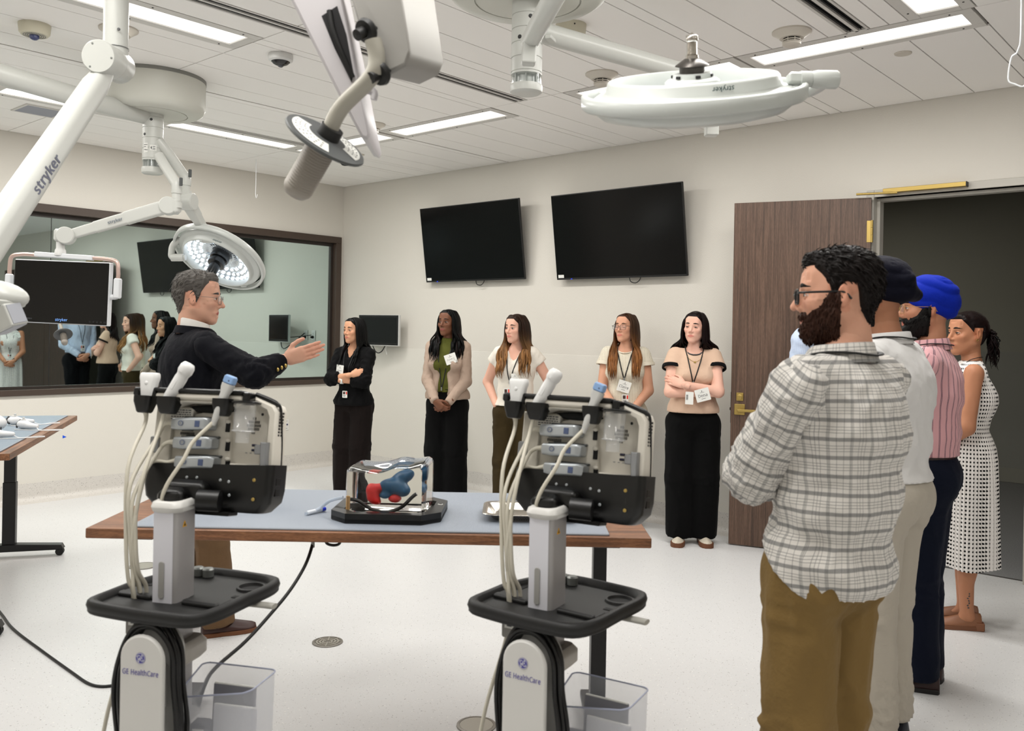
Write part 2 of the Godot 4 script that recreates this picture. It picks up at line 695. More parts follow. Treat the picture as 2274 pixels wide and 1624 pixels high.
func cove(called: String, at: Vector3, along: Vector3, out: Vector3, length: float) -> void:
	var rows := []
	var prof := [Vector2(0, 0.155), Vector2(0.006, 0.155), Vector2(0.006, 0.15)]
	for k in 9:
		var a := PI / 2 * k / 8.0
		prof.append(Vector2(0.006 + 0.05 * (1 - cos(a)), 0.055 - 0.05 * sin(a)))
	prof.append(Vector2(0.075, 0.0035))
	prof.append(Vector2(0.1, 0.0))
	var mb := MB.new()
	for i in prof.size() - 1:
		var a: Vector2 = prof[i]
		var b: Vector2 = prof[i + 1]
		var d := (b - a).normalized()
		var n := out * (-d.y) + Vector3.UP * d.x
		var n0 := n
		var n1 := n
		if i > 2:
			var e: Vector2 = (prof[i] - prof[i - 1]).normalized()
			n0 = (n + out * (-e.y) + Vector3.UP * e.x).normalized()
		if i < prof.size() - 2 and i > 1:
			var e: Vector2 = (prof[i + 2] - prof[i + 1]).normalized()
			n1 = (n + out * (-e.y) + Vector3.UP * e.x).normalized()
		var p := at + out * a.x + Vector3.UP * a.y
		var q := at + out * b.x + Vector3.UP * b.y
		mb.quad(mb.vert(p, n0), mb.vert(q, n1), mb.vert(q + along * length, n1), mb.vert(p + along * length, n0))
	structure(numbered(called), mb, mat("cove"), "speckled coved skirting")

func build_window() -> void:
	var w := Node3D.new()
	w.name = "window_1"
	w.set_meta("kind", "structure")
	w.set_meta("label", "long brown-framed observation window with mirror-like glass")
	add_child(w)
	var fm := mat("bronze")
	for b in [
		["window_frame_head", Vector3(-0.16, WY1 - 0.07, WZ0), Vector3(0.022, WY1, WZ1)], ["window_frame_sill", Vector3(-0.16, WY0, WZ0), Vector3(0.022, WY0 + 0.05, WZ1)],
		["window_frame_jamb", Vector3(-0.16, WY0 + 0.05, WZ0), Vector3(0.022, WY1 - 0.07, WZ0 + 0.07)], ["window_frame_jamb", Vector3(-0.16, WY0 + 0.05, WZ1 - 0.07), Vector3(0.022, WY1 - 0.07, WZ1)]]:
		var mb := MB.new()
		slab(mb, b[1], b[2], 0.003)
		mb.commit(b[0], fm, w)
	# inner stops against the glass
	var st := MB.new()
	slab(st, Vector3(-0.07, WY1 - 0.105, WZ0 + 0.07), Vector3(-0.038, WY1 - 0.07, WZ1 - 0.07), 0.002)
	slab(st, Vector3(-0.07, WY0 + 0.05, WZ0 + 0.07), Vector3(-0.038, WY0 + 0.075, WZ1 - 0.07), 0.002)
	slab(st, Vector3(-0.07, WY0 + 0.075, WZ0 + 0.07), Vector3(-0.038, WY1 - 0.105, WZ0 + 0.1), 0.002)
	st.commit("glazing_stop", mat("bronze_dark"), w)
	var gm := mat("observation_glass")
	var y0 := WY0 + 0.06
	var y1 := WY1 - 0.09
	for s in [[WZ0 + 0.08, 3.038], [3.044, WZ1 - 0.08]]:
		var mb := MB.new()
		slab(mb, Vector3(-0.06, y0, s[0]), Vector3(-0.05, y1, s[1]))
		mb.commit("pane", gm, w)
	var j := MB.new()
	slab(j, Vector3(-0.059, y0, 3.0385), Vector3(-0.0485, y1, 3.0435))
	j.commit("joint_seal", mat("blackseal"), w)
	var back := MB.new()
	slab(back, Vector3(-0.17, WY0, WZ0), Vector3(-0.162, WY1, WZ1))
	back.commit("back_panel", mat("blackseal"), w)

func build_doorway() -> void:
	var gold := mat("brass")
	var white := mat("doorframe")
	# frame in the wall
	var f := Node3D.new()
	f.name = "trim_1"
	f.set_meta("kind", "structure")
	f.set_meta("label", "off-white metal door frame")
	add_child(f)
	for b in [
		["jamb", Vector3(DX0 - 0.05, 0, -0.145), Vector3(DX0, DH + 0.05, 0.008)], ["jamb", Vector3(DX1, 0, -0.145), Vector3(DX1 + 0.05, DH + 0.05, 0.008)],
		["frame_head", Vector3(DX0, DH, -0.145), Vector3(DX1, DH + 0.05, 0.008)]]:
		var mb := MB.new()
		slab(mb, b[1], b[2], 0.003)
		mb.commit(b[0], white, f)
	var stop := MB.new()
	slab(stop, Vector3(DX0, 0, -0.12), Vector3(DX0 + 0.022, DH, -0.05), 0.002)
	slab(stop, Vector3(DX1 - 0.022, 0, -0.12), Vector3(DX1, DH, -0.05), 0.002)
	slab(stop, Vector3(DX0 + 0.022, DH - 0.022, -0.12), Vector3(DX1 - 0.022, DH, -0.05), 0.002)
	stop.commit("door_stop", white, f)
	# brass closer rail on the head
	var cl := thing("door_closer", "slim brass door closer rail mounted on the head of the doorway", "door closer", Vector3(6.07, 2.472, 0.03))
	var mb2 := MB.new()
	mb2.box(Vector3.ZERO, Vector3(0.51, 0.03, 0.042), 0.003)
	mb2.commit("rail", gold, cl)
	mb2 = MB.new()
	mb2.box(Vector3(0.2565, 0, 0), Vector3(0.006, 0.031, 0.043), 0.001)
	mb2.commit("end_cap", mat("blackplastic"), cl)
	mb2 = MB.new()
	mb2.tube(PackedVector3Array([Vector3(-0.165, -0.018, 0.01), Vector3(-0.40, -0.02, 0.1)]), 0.008, 8)
	mb2.commit("arm", gold, cl)
	# the leaf, swung nearly against the wall
	var ang := atan2(0.27, -0.867)
	var d := Node3D.new()
	d.name = "door_1"
	d.position = Vector3(DX0 - 0.003, 0.006, 0.036)
	d.rotation.y = -ang
	d.set_meta("kind", "structure")
	d.set_meta("label", "tall walnut-grain wooden door standing open against the back wall")
	add_child(d)
	var leaf := MB.new()
	leaf.box(Vector3(0.455, 1.215, 0.0), Vector3(0.905, 2.425, 0.044), 0.002)
	leaf.commit("door_leaf", mat("doorwood"), d)
	# the face seen from the room is the leaf's local -z
	var hz := -0.022
	var hinge := MB.new()
	for y in [0.25, 1.0, 1.7, 2.2]:
		for q in 3:
			hinge.lathe([Vector2(0, -0.024), Vector2(0.008, -0.024), Vector2(0.008, 0.024), Vector2(0, 0.024)], 10, Transform3D(Basis(), Vector3(-0.004, y + (q - 1) * 0.05, hz - 0.006)))
		hinge.box(Vector3(0.014, y, hz - 0.0005), Vector3(0.03, 0.145, 0.003), 0.001)
	hinge.commit("hinge", gold, d)
	var plate := MB.new()
	plate.box(Vector3(0.845, 0.962, hz - 0.004), Vector3(0.075, 0.078, 0.008), 0.003)
	plate.commit("rose_plate", gold, d)
	var lever := MB.new()
	lever.tube(PackedVector3Array([Vector3(0.845, 0.958, hz), Vector3(0.845, 0.958, hz - 0.05)]), 0.011, 10)
	lever.box(Vector3(0.79, 0.958, hz - 0.053), Vector3(0.13, 0.02, 0.012), 0.004)
	lever.commit("handle", gold, d)
	var lock := MB.new()
	lock.box(Vector3(0.845, 1.052, hz - 0.004), Vector3(0.05, 0.058, 0.008), 0.003)
	lock.lathe([Vector2(0.018, 0), Vector2(0.018, 0.007), Vector2(0.012, 0.009), Vector2(0, 0.009)], 16, axis_y(Vector3(0.845, 1.052, hz - 0.008), Vector3(0, 0, -1)))
	lock.box(Vector3(0.845, 1.052, hz - 0.018), Vector3(0.003, 0.012, 0.003))
	lock.commit("lock", gold, d)
	var latch := MB.new()
	latch.box(Vector3(0.909, 0.962, 0), Vector3(0.004, 0.2, 0.028), 0.001)
	latch.box(Vector3(0.909, 1.052, 0), Vector3(0.004, 0.06, 0.028), 0.001)
	latch.box(Vector3(0.913, 0.962, 0), Vector3(0.012, 0.02, 0.014), 0.002)
	latch.commit("latch_plate", mat("bronze"), d)
	# a second, closed wooden door beyond the right edge of the view; the mirror shows it
	var d2 := Node3D.new()
	d2.name = "door_2"
	d2.set_meta("kind", "structure")
	d2.set_meta("label", "closed dark wooden double door reflected in the window")
	add_child(d2)
	for k in 3:
		var l2 := MB.new()
		l2.box(Vector3(7.47 + k * 0.93, 1.22, 0.02), Vector3(0.92, 2.44, 0.04), 0.003)
		l2.commit("door_leaf", mat("cabwood"), d2)
	var h2 := MB.new()
	h2.box(Vector3(6.90, 1.0, 0.006), Vector3(0.07, 0.115, 0.008), 0.002)
	h2.commit("switch_plate", gold, d2)
	# corridor beyond, lit by an unseen lamp placed out of view
	var lamp := thing("ceiling_light", "unseen square ceiling light beyond the doorway, placed to light the corridor", "ceiling light", Vector3(4.2, CEIL - 0.012, -2.2))
	var lm := MB.new()
	lm.box(Vector3.ZERO, Vector3(0.6, 0.02, 0.6), 0.003)
	var gm := mat("unseen_corridor_glow")
	gm.emission_enabled = true
	gm.emission = Color(1, 0.97, 0.9)
	gm.emission_energy_multiplier = 0.5
	lm.commit("diffuser", gm, lamp)
	var cal := AreaLight3D.new()
	cal.name = "lamp"
	cal.area_size = Vector2(0.6, 0.6)
	cal.light_color = Color(1.0, 0.98, 0.92)
	cal.light_energy = 1.6
	cal.shadow_enabled = true
	cal.rotation.x = -PI / 2
	cal.position.y = -0.016
	lamp.add_child(cal)
	var dark := mat("corridorpaint")
	var mb := MB.new()
	slab(mb, Vector3(2.0, -0.12, -4.6), Vector3(RX, -0.001, -0.142))
	structure("floor_corridor", mb, tri_mat("carpet", Color(0.6, 0.6, 0.6), 0.9, noise_tex(0.25, 2, 256, [[0, Color(0.72, 0.72, 0.72)], [1, Color(1, 1, 1)]], 4), Vector3(2, 2, 2)), "dark grey corridor floor")
	mb = MB.new()
	slab(mb, Vector3(1.8, 0, -4.6), Vector3(RX, CEIL, -4.36))
	slab(mb, Vector3(1.8, 0, -4.6), Vector3(2.0, CEIL, -0.14))
	slab(mb, Vector3(RX - 0.2, 0, -4.6), Vector3(RX, CEIL, -0.14))
	var cw := structure("wall_corridor", mb, dark, "olive-grey corridor wall seen through the doorway")
	mb = MB.new()
	slab(mb, Vector3(2.0, 0.1, -4.36), Vector3(RX - 0.2, 1.37, -4.355), 0.001)
	mb.commit("wainscot_panel", mat("corridorlow"), cw)
	mb = MB.new()
	slab(mb, Vector3(2.0, 0, -4.36), Vector3(RX - 0.2, 0.15, -4.345), 0.003)
	structure("baseboard_corridor", mb, dark)
	mb = MB.new()
	slab(mb, Vector3(1.8, CEIL, -4.6), Vector3(RX, CEIL + 0.1, -0.14))
	structure("ceiling_corridor", mb, dark)
	mb = MB.new()
	slab(mb, Vector3(DX0, -0.002, -0.145), Vector3(DX1, 0.004, -0.13), 0.002)
	structure("trim_2", mb, mat("threshold"), "threshold strip")

# ---------------------------------------------------------------- the ceiling
func cut(rects: Array, hole: Rect2) -> Array:
	var out := []
	for r: Rect2 in rects:
		if not r.intersects(hole):
			out.append(r)
			continue
		var i := r.intersection(hole)
		for q in [Rect2(r.position.x, r.position.y, i.position.x - r.position.x, r.size.y), Rect2(i.end.x, r.position.y, r.end.x - i.end.x, r.size.y),
				Rect2(i.position.x, r.position.y, i.size.x, i.position.y - r.position.y), Rect2(i.position.x, i.end.y, i.size.x, r.end.y - i.end.y)]:
			if q.size.x > 0.03 and q.size.y > 0.03:
				out.append(q)
	return out

const SLOTS := [[3.94, 1.585, 4.6, 0.088], [6.195, 1.585, 3.4, 0.10], [1.54, 1.585, 2.76, 0.066]]

func build_ceiling() -> void:
	var mb := MB.new()
	slab(mb, Vector3(-0.2, CEIL + 0.02, -0.14), Vector3(RX + 0.2, CEIL + 0.2, RZ + 0.2))
	var ce := structure("ceiling", mb, mat("plenum"), "white ceiling of long metal panels")
	var pm := mat("ceilingpanel")
	var holes := []
	for l in TROFFERS:
		var s := Vector2(0.305, 1.215)
		if l[2]:
			s = Vector2(1.225, 0.31)
		holes.append(Rect2(Vector2(l[0], l[1]) - s * 0.5, s))
	for s in SLOTS:
		holes.append(Rect2(s[0] - s[3] * 0.5 - 0.012, s[1] - 0.012, s[3] + 0.024, s[2] - s[1] + 0.024))
	var zs := [0.0, 1.57, 3.41, 5.25, 7.09, RZ]
	var far := MB.new()
	var xs := [0.0]
	for k in 40:
		var x := 0.197 + 0.3077 * k
		if x < RX - 0.03:
			xs.append(x)
	xs.append(RX)
	for b in zs.size() - 1:
		for k in xs.size() - 1:
			var rs := [Rect2(xs[k], zs[b], xs[k + 1] - xs[k], zs[b + 1] - zs[b])]
			for h in holes:
				rs = cut(rs, h)
			for r: Rect2 in rs:
				var own := b < 3 and r.position.x < 7.6
				var p := MB.new() if own else far
				var g := 0.0028
				p.box(Vector3(r.get_center().x, CEIL + 0.006, r.get_center().y), Vector3(r.size.x - g * 2, 0.012, r.size.y - g * 2), 0.0015)
				if own:
					p.commit("ceiling_panel", pm, ce)
	var fo := far.commit("ceiling_panels_behind_view", pm, ce)
	fo.set_meta("kind", "stuff")
# ---------------------------------------------------------------- on the walls
func build_wall_fittings() -> void:
	var shell := mat("tvshell")
	var screen := mat("tvscreen")
	screen.metallic_specular = 0.35
	for k in 2:
		var x0: float = [1.428, 3.079][k]
		var y0: float = [1.960, 1.944][k]
		var t := thing("television", ["large black wall television on the left, above the small monitor and the dark-haired women", "large black wall television on the right, nearer the open wooden door"][k], "television", Vector3(x0 + 0.643, y0, 0.075), 0.0, "wall televisions")
		var tilt := Basis(Vector3.RIGHT, deg_to_rad(8.5))
		var mb := MB.new()
		mb.t = Transform3D(tilt, Vector3.ZERO)
		mb.box(Vector3(0, 0.362, -0.014), Vector3(1.286, 0.724, 0.024), 0.004)
		mb.box(Vector3(0, 0.32, -0.038), Vector3(0.86, 0.46, 0.035), 0.012)
		mb.commit("housing", shell, t)
		mb = MB.new()
		mb.t = Transform3D(tilt, Vector3.ZERO)
		mb.box(Vector3(0, 0.366, -0.0012), Vector3(1.27, 0.700, 0.002), 0.0005)
		mb.commit("screen", screen, t)
		mb = MB.new()
		mb.t = Transform3D(tilt, Vector3.ZERO)
		mb.box(Vector3(-0.59, 0.03, 0.0007), Vector3(0.06, 0.026, 0.0015))
		mb.commit("sticker", mat("paperwhite"), t)
		mb = MB.new()
		mb.t = Transform3D(tilt, Vector3.ZERO)
		mb.box(Vector3(-0.48, 0.006, 0.0005), Vector3(0.014, 0.006, 0.002))
		var led := mat("standby_led")
		led.emission_enabled = true
		led.emission = Color(0.15, 0.3, 1.0)
		led.emission_energy_multiplier = 0.8
		mb.commit("standby_light", led, t)
		mb = MB.new()
		mb.box(Vector3(0, 0.33, -0.06), Vector3(0.42, 0.34, 0.028), 0.004)
		mb.box(Vector3(-0.18, 0.36, -0.04), Vector3(0.03, 0.2, 0.03), 0.004, tilt)
		mb.box(Vector3(0.18, 0.36, -0.04), Vector3(0.03, 0.2, 0.03), 0.004, tilt)
		mb.commit("wall_bracket", shell, t)
		mb = MB.new()
		var cx := 0.14 if k == 1 else 0.06
		mb.tube(curve([Vector3(cx - 0.05, 0.03, -0.03), Vector3(cx - 0.04, -0.025, -0.03), Vector3(cx + 0.01, -0.04, -0.03), Vector3(cx + 0.05, -0.015, -0.03), Vector3(cx + 0.06, 0.04, -0.04)], 5), 0.004, 6)
		mb.commit("cable", shell, t)
	# small monitor on an arm
	var m := thing("wall_monitor", "small black monitor with pale edges on a wall arm behind the woman in black", "monitor", Vector3(0.842, 1.478, 0.178), deg_to_rad(9.8))
	var mb := MB.new()
	mb.box(Vector3(0, 0, -0.014), Vector3(0.535, 0.318, 0.03), 0.005)
	mb.commit("housing", mat("palegrey"), m)
	mb = MB.new()
	mb.box(Vector3(-0.004, 0.002, 0.0012), Vector3(0.522, 0.306, 0.003), 0.001)
	mb.commit("bezel", shell, m)
	mb = MB.new()
	mb.box(Vector3(-0.004, 0.004, 0.0022), Vector3(0.48, 0.262, 0.003), 0.001)
	mb.commit("screen", mat("greyscreen"), m)
	mb = MB.new()
	mb.box(Vector3(0.02, 0.0, -0.045), Vector3(0.24, 0.2, 0.035), 0.01)
	mb.box(Vector3(0.02, 0.02, -0.1), Vector3(0.07, 0.07, 0.09), 0.006)
	mb.commit("wall_arm", mat("palegrey"), m)
	mb = MB.new()
	mb.tube(curve([Vector3(0.06, -0.12, -0.06), Vector3(-0.0, -0.22, -0.05), Vector3(-0.1, -0.215, -0.07), Vector3(-0.29, -0.05, -0.19)], 6), 0.0055, 8)
	mb.tube(curve([Vector3(0.03, -0.1, -0.06), Vector3(-0.15, -0.1, -0.09), Vector3(-0.44, -0.07, -0.2)], 6), 0.0045, 8)
	mb.commit("power_cable", shell, m)
	mb = MB.new()
	mb.tube(curve([Vector3(0.07, -0.13, -0.06), Vector3(0.05, -0.2, -0.06), Vector3(0.06, -0.25, -0.07), Vector3(0.02, -0.2, -0.1)], 5), 0.0035, 6)
	mb.commit("data_cable", mat("paperwhite"), m)
	var plates := [
		["double_socket", Vector3(0.547, 1.405, 0), 0.0, "white double socket plate with plugged cable beside the small wall monitor", 0], ["data_outlet", Vector3(0.40, 1.405, 0), 0.0, "single white socket plate with a black plug, nearest the room corner", 1],
		["socket_plate", Vector3(0, 0.477, 0.86), PI / 2, "white power socket plate low on the window wall, left of the pair", 0], ["data_plate", Vector3(0, 0.474, 0.702), PI / 2, "white data plate with two dark blue ports low on the window wall", 2],
		["socket_plate", Vector3(4.70, 0.464, 0), 0.0, "white power socket plate low on the back wall beside the wooden door", 0]]
	for p in plates:
		var o := thing(p[0], p[3], "wall socket", p[1], p[2], "white wall plates")
		mb = MB.new()
		mb.box(Vector3(0, 0, 0.007), Vector3(0.072, 0.116, 0.006), 0.003)
		mb.commit("cover_plate", mat("plate"), o)
		if p[4] < 2:
			for s in [-1, 1]:
				mb = MB.new()
				mb.prism(rounded(0.017, 0.0145, 0.009), 0.0095, 0.0122, 0.0008, Transform3D(Basis(), Vector3(0, s * 0.0205, 0)))
				mb.commit("outlet", mat("plate"), o)
				mb = MB.new()
				mb.box(Vector3(-0.006, s * 0.0205 + 0.003, 0.0122), Vector3(0.002, 0.009, 0.001))
				mb.box(Vector3(0.006, s * 0.0205 + 0.003, 0.0122), Vector3(0.002, 0.007, 0.001))
				mb.box(Vector3(0, s * 0.0205 - 0.007, 0.0122), Vector3(0.004, 0.004, 0.001))
				mb.commit("slots", shell, o).set_meta("kind", "stuff")
		else:
			for s in [-1, 1]:
				mb = MB.new()
				mb.lathe([Vector2(0.009, 0), Vector2(0.009, 0.004), Vector2(0.0, 0.004)], 14, axis_y(Vector3(s * 0.0115, 0.002, 0.0095), Vector3(0, 0, 1)))
				mb.commit("port", mat("portblue"), o)
			mb = MB.new()
			mb.box(Vector3(0, 0.038, 0.0101), Vector3(0.03, 0.006, 0.0006))
			mb.box(Vector3(0, -0.038, 0.0101), Vector3(0.03, 0.006, 0.0006))
			mb.commit("marking", mat("greyink"), o)
		if p[4] == 1 or p[0] == "double_socket":
			mb = MB.new()
			mb.lathe([Vector2(0.016, 0), Vector2(0.016, 0.014), Vector2(0.011, 0.03), Vector2(0, 0.03)], 14, axis_y(Vector3(0, -0.0205, 0.012), Vector3(0, 0, 1)))
			mb.commit("plug", shell, o)
	var tape := thing("tape_flag", "tiny bright blue scrap of tape on the cream wall under the window", "tape", Vector3(0.004, 0.522, 2.924), PI / 2)
	mb = MB.new()
	mb.prism(PackedVector2Array([Vector2(-0.016, -0.014), Vector2(0.016, -0.003), Vector2(-0.016, 0.014)]), 0.0, 0.0015, 0.0003)
	mb.commit("scrap", mat("bluetape"), tape)

# ---------------------------------------------------------------- on the ceiling and in the floor
func smoke(x: float, z: float, label: String) -> void:
	var o := thing("smoke_detector", label, "smoke detector", Vector3(x, CEIL, z), 0.0, "smoke detectors")
	var m := mat("detector")
	var mb := MB.new()
	mb.lathe([Vector2(0.0, 0), Vector2(0.098, 0), Vector2(0.098, -0.008), Vector2(0.088, -0.014), Vector2(0.066, -0.03), Vector2(0.06, -0.036), Vector2(0.0, -0.036)], 28)
	mb.commit("base", m, o)
	mb = MB.new()
	mb.lathe([Vector2(0.0, -0.036), Vector2(0.04, -0.036), Vector2(0.04, -0.062), Vector2(0.0, -0.062)], 20)
	mb.commit("chamber", mat("darkchamber"), o)
	mb = MB.new()
	for y in [-0.044, -0.054]:
		mb.lathe([Vector2(0.038, y), Vector2(0.047, y), Vector2(0.047, y - 0.005), Vector2(0.038, y - 0.005)], 24)
	for k in 8:
		var a := TAU * k / 8
		mb.box(Vector3(cos(a) * 0.044, -0.05, sin(a) * 0.044), Vector3(0.005, 0.026, 0.005), 0.001, Basis(Vector3.UP, -a))
	mb.lathe([Vector2(0.047, -0.06), Vector2(0.046, -0.068), Vector2(0.03, -0.076), Vector2(0, -0.077)], 24)
	mb.commit("cap", m, o)

func disc(called: String, x: float, z: float, r: float, label: String, cat: String) -> void:
	var o := thing(called, label, cat, Vector3(x, CEIL, z))
	var mb := MB.new()
	mb.lathe([Vector2(0, 0.0), Vector2(r, 0.0), Vector2(r, -0.004), Vector2(r * 0.93, -0.007), Vector2(0, -0.008)], 28)
	mb.commit("cover", mat("detector"), o)

func build_ceiling_fittings() -> void:
	smoke(5.935, 1.775, "white smoke detector above the black slot vent and near the open door")
	smoke(4.74, 1.765, "white smoke detector just left of the upside-down surgical light")
	smoke(2.602, 1.756, "small white smoke detector beside the blurred grey monitor handle")
	smoke(3.21, 3.98, "pale smoke detector half hidden behind the white vertical boom pole")
	disc("sprinkler_cover", 1.595, 1.06, 0.038, "small flat white disc in the ceiling near the room corner", "sprinkler cover")
	disc("sprinkler_cover", 6.26, 1.078, 0.045, "small flat cream disc in the ceiling above the open wooden door", "sprinkler cover")
	var black := mat("blackplastic")
	# black slot diffusers
	var lab := ["black double slot vent running between the two televisions and the top edge", "black double slot vent at top right ending at the long light strip", "narrow black slot vent beside the light strip near the window wall"]
	for i in 3:
		var s: Array = SLOTS[i]
		var o := thing("slot_vent", lab[i], "air vent", Vector3(s[0], CEIL, (s[1] + s[2]) * 0.5), 0.0, "black slot vents")
		var L: float = s[2] - s[1]
		var w: float = s[3]
		var mb := MB.new()
		for x in [-w * 0.5 - 0.004, 0.0, w * 0.5 + 0.004]:
			mb.box(Vector3(x, 0.004, 0), Vector3(0.015 if x != 0.0 else w * 0.2, 0.014, L + 0.02), 0.0015)
		for z in [-1.0, 1.0]:
			mb.box(Vector3(0, 0.004, z * (L * 0.5 + 0.004)), Vector3(w + 0.02, 0.014, 0.014), 0.0015)
		mb.commit("frame", mat("lampframe"), o)
		for x in [-w * 0.27, w * 0.27]:
			mb = MB.new()
			mb.box(Vector3(x, 0.012, 0), Vector3(w * 0.36, 0.006, L), 0.0)
			mb.box(Vector3(x - w * 0.05, 0.006, 0), Vector3(0.003, 0.012, L - 0.01), 0.0, Basis(Vector3.BACK, 0.5))
			mb.commit("slot", mat("slotblack"), o)
	# ceiling vent grille
	var v := thing("ceiling_grille", "pale grey square ceiling grille behind the slanting boom arm at far left", "air vent", Vector3(0.955, CEIL, 3.52))
	var mb := MB.new()
	for s in [-1.0, 1.0]:
		mb.box(Vector3(s * 0.14, -0.003, 0), Vector3(0.02, 0.008, 0.3), 0.002)
		mb.box(Vector3(0, -0.003, s * 0.14), Vector3(0.26, 0.008, 0.02), 0.002)
	mb.commit("frame", mat("lampframe"), v)
	for k in 12:
		mb = MB.new()
		mb.box(Vector3(-0.121 + k * 0.022, -0.002, 0), Vector3(0.016, 0.003, 0.26), 0.0, Basis(Vector3.BACK, 0.5))
		mb.commit("louvre", mat("louvregrey"), v)
	# sensor at top left
	var o := thing("occupancy_sensor", "round cream ceiling sensor with blue lens at far top left", "ceiling sensor", Vector3(2.925, CEIL, 4.29))
	mb = MB.new()
	mb.lathe([Vector2(0, 0), Vector2(0.078, 0), Vector2(0.078, -0.006), Vector2(0.074, -0.045), Vector2(0.064, -0.056), Vector2(0.0, -0.058)], 30)
	mb.commit("housing", mat("sensorcream"), o)
	mb = MB.new()
	for k in 40:
		var a := TAU * k / 40
		for r in [0.034, 0.043, 0.052]:
			mb.box(Vector3(cos(a) * r, -0.0585, sin(a) * r), Vector3(0.003, 0.002, 0.003))
	mb.commit("perforation", mat("greyink"), o).set_meta("kind", "stuff")
	mb = MB.new()
	mb.lathe([Vector2(0.024, -0.057), Vector2(0.022, -0.072), Vector2(0.012, -0.08), Vector2(0, -0.082)], 18)
	mb.commit("lens", mat("sensorblue"), o)
	# dome cameras
	o = thing("dome_camera", "white ceiling dome camera with dark lens, between the boom housing and the blurred monitor", "camera", Vector3(3.518, CEIL, 3.19))
	mb = MB.new()
	mb.lathe([Vector2(0, 0), Vector2(0.068, 0), Vector2(0.07, -0.012), Vector2(0.068, -0.034), Vector2(0.055, -0.042), Vector2(0, -0.042)], 30)
	mb.commit("housing", mat("camwhite"), o)
	mb = MB.new()
	mb.lathe([Vector2(0.054, -0.041), Vector2(0.04, -0.055), Vector2(0.018, -0.064), Vector2(0, -0.064)], 24)
	mb.commit("lens_cone", mat("domeblack"), o)
	mb = MB.new()
	mb.ell(Vector3(0, -0.062, 0), Vector3(0.017, 0.012, 0.017))
	mb.commit("lens", mat("lensglass"), o)
	o = thing("dome_camera", "black ceiling dome camera beside the blurred handle, nearest the room corner", "camera", Vector3(1.354, CEIL, 1.04))
	mb = MB.new()
	mb.lathe([Vector2(0, 0), Vector2(0.075, 0), Vector2(0.075, -0.006), Vector2(0.06, -0.01), Vector2(0, -0.01)], 28)
	mb.commit("base", mat("detector"), o)
	mb = MB.new()
	mb.lathe([Vector2(0.05, -0.01), Vector2(0.05, -0.03), Vector2(0.044, -0.05), Vector2(0.028, -0.068), Vector2(0, -0.074)], 24, Transform3D(), 0.5)
	mb.commit("dome", mat("domeblack"), o)
	# round junction box near the centre spindle
	o = thing("ceiling_junction_box", "round cream ceiling fitting behind the horizontal tube of the centre boom", "ceiling fitting", Vector3(5.114, CEIL, 2.553))
	mb = MB.new()
	mb.lathe([Vector2(0, 0), Vector2(0.078, 0), Vector2(0.078, -0.006), Vector2(0.074, -0.05), Vector2(0.066, -0.058), Vector2(0.0, -0.06)], 30)
	mb.commit("housing", mat("sensorcream"), o)
	mb = MB.new()
	mb.lathe([Vector2(0.004, 0), Vector2(0.004, 0.003), Vector2(0, 0.003)], 8, axis_y(Vector3(0.06, -0.02, 0.048), Vector3(0.75, 0, 0.66)))
	mb.commit("screw", mat("darkscrew"), o)
	# hanging loops
	o = thing("hanging_hook", "thin clear wire loop hanging at the far right edge under the ceiling", "hook", Vector3(7.17, 2.36, 2.74))
	mb = MB.new()
	mb.tube(curve([Vector3(0.0, 0.69, 0), Vector3(0.01, 0.2, 0.02), Vector3(0.0, 0.11, 0.01), Vector3(-0.022, 0.09, 0), Vector3(-0.03, 0.02, 0), Vector3(-0.01, 0.0, 0), Vector3(0.02, -0.01, 0), Vector3(0.03, 0.05, 0)], 6), 0.0028, 6)
	mb.commit("loop", mat("clearwire"), o)
	o = thing("hanging_hook", "fine white wire hanging from the ceiling near the room corner", "hook", Vector3(0.62, CEIL - 0.33, 1.5))
	mb = MB.new()
	mb.tube(curve([Vector3(0, 0.33, 0), Vector3(0.003, 0.12, 0), Vector3(0, 0.0, 0), Vector3(0.015, -0.03, 0), Vector3(0.03, 0.0, 0)], 5), 0.0022, 6)
	mb.commit("wire", mat("clearwire"), o)
	# floor
	var drains := [[4.456, 3.501, 0.072, "round grey floor drain in the open floor under the table front", "floor drain"], [2.566, 3.476, 0.085, "round metal floor cover half hidden behind the left cart's cables", "floor cover"], [5.58, 3.656, 0.075, "round grey floor cover at the bottom edge beside the right cart", "floor cover"]]
	for i in 3:
		var d: Array = drains[i]
		o = thing("floor_drain", d[3], d[4], Vector3(d[0], 0, d[1]), 0.0, "round floor covers")
		mb = MB.new()
		var r: float = d[2]
		mb.lathe([Vector2(r, 0), Vector2(r, 0.004), Vector2(r * 0.86, 0.005), Vector2(r * 0.86, 0.003), Vector2(0, 0.003)], 30)
		mb.commit("rim", mat("draingrey"), o)
		if i == 0:
			for q in [0.25, 0.45, 0.65]:
				mb = MB.new()
				mb.lathe([Vector2(r * q, 0.003), Vector2(r * q, 0.0055), Vector2(r * (q + 0.1), 0.0055), Vector2(r * (q + 0.1), 0.003)], 26)
				mb.commit("grate_ring", mat("drainlight"), o)
			mb = MB.new()
			for k in 8:
				var a := TAU * k / 8
				mb.box(Vector3(cos(a) * r * 0.5, 0.0042, sin(a) * r * 0.5), Vector3(r * 0.7, 0.0024, 0.005), 0.0, Basis(Vector3.UP, -a))
			mb.commit("grate_bars", mat("drainlight"), o).set_meta("kind", "stuff")
		else:
			mb = MB.new()
			mb.lathe([Vector2(r * 0.84, 0.003), Vector2(r * 0.84, 0.0045), Vector2(0, 0.0048)], 28)
			mb.commit("lid", mat("drainlight"), o)
# ---------------------------------------------------------------- ceiling booms, surgical lights, boom monitors
func boom_white() -> StandardMaterial3D:
	return mat("boomwhite")

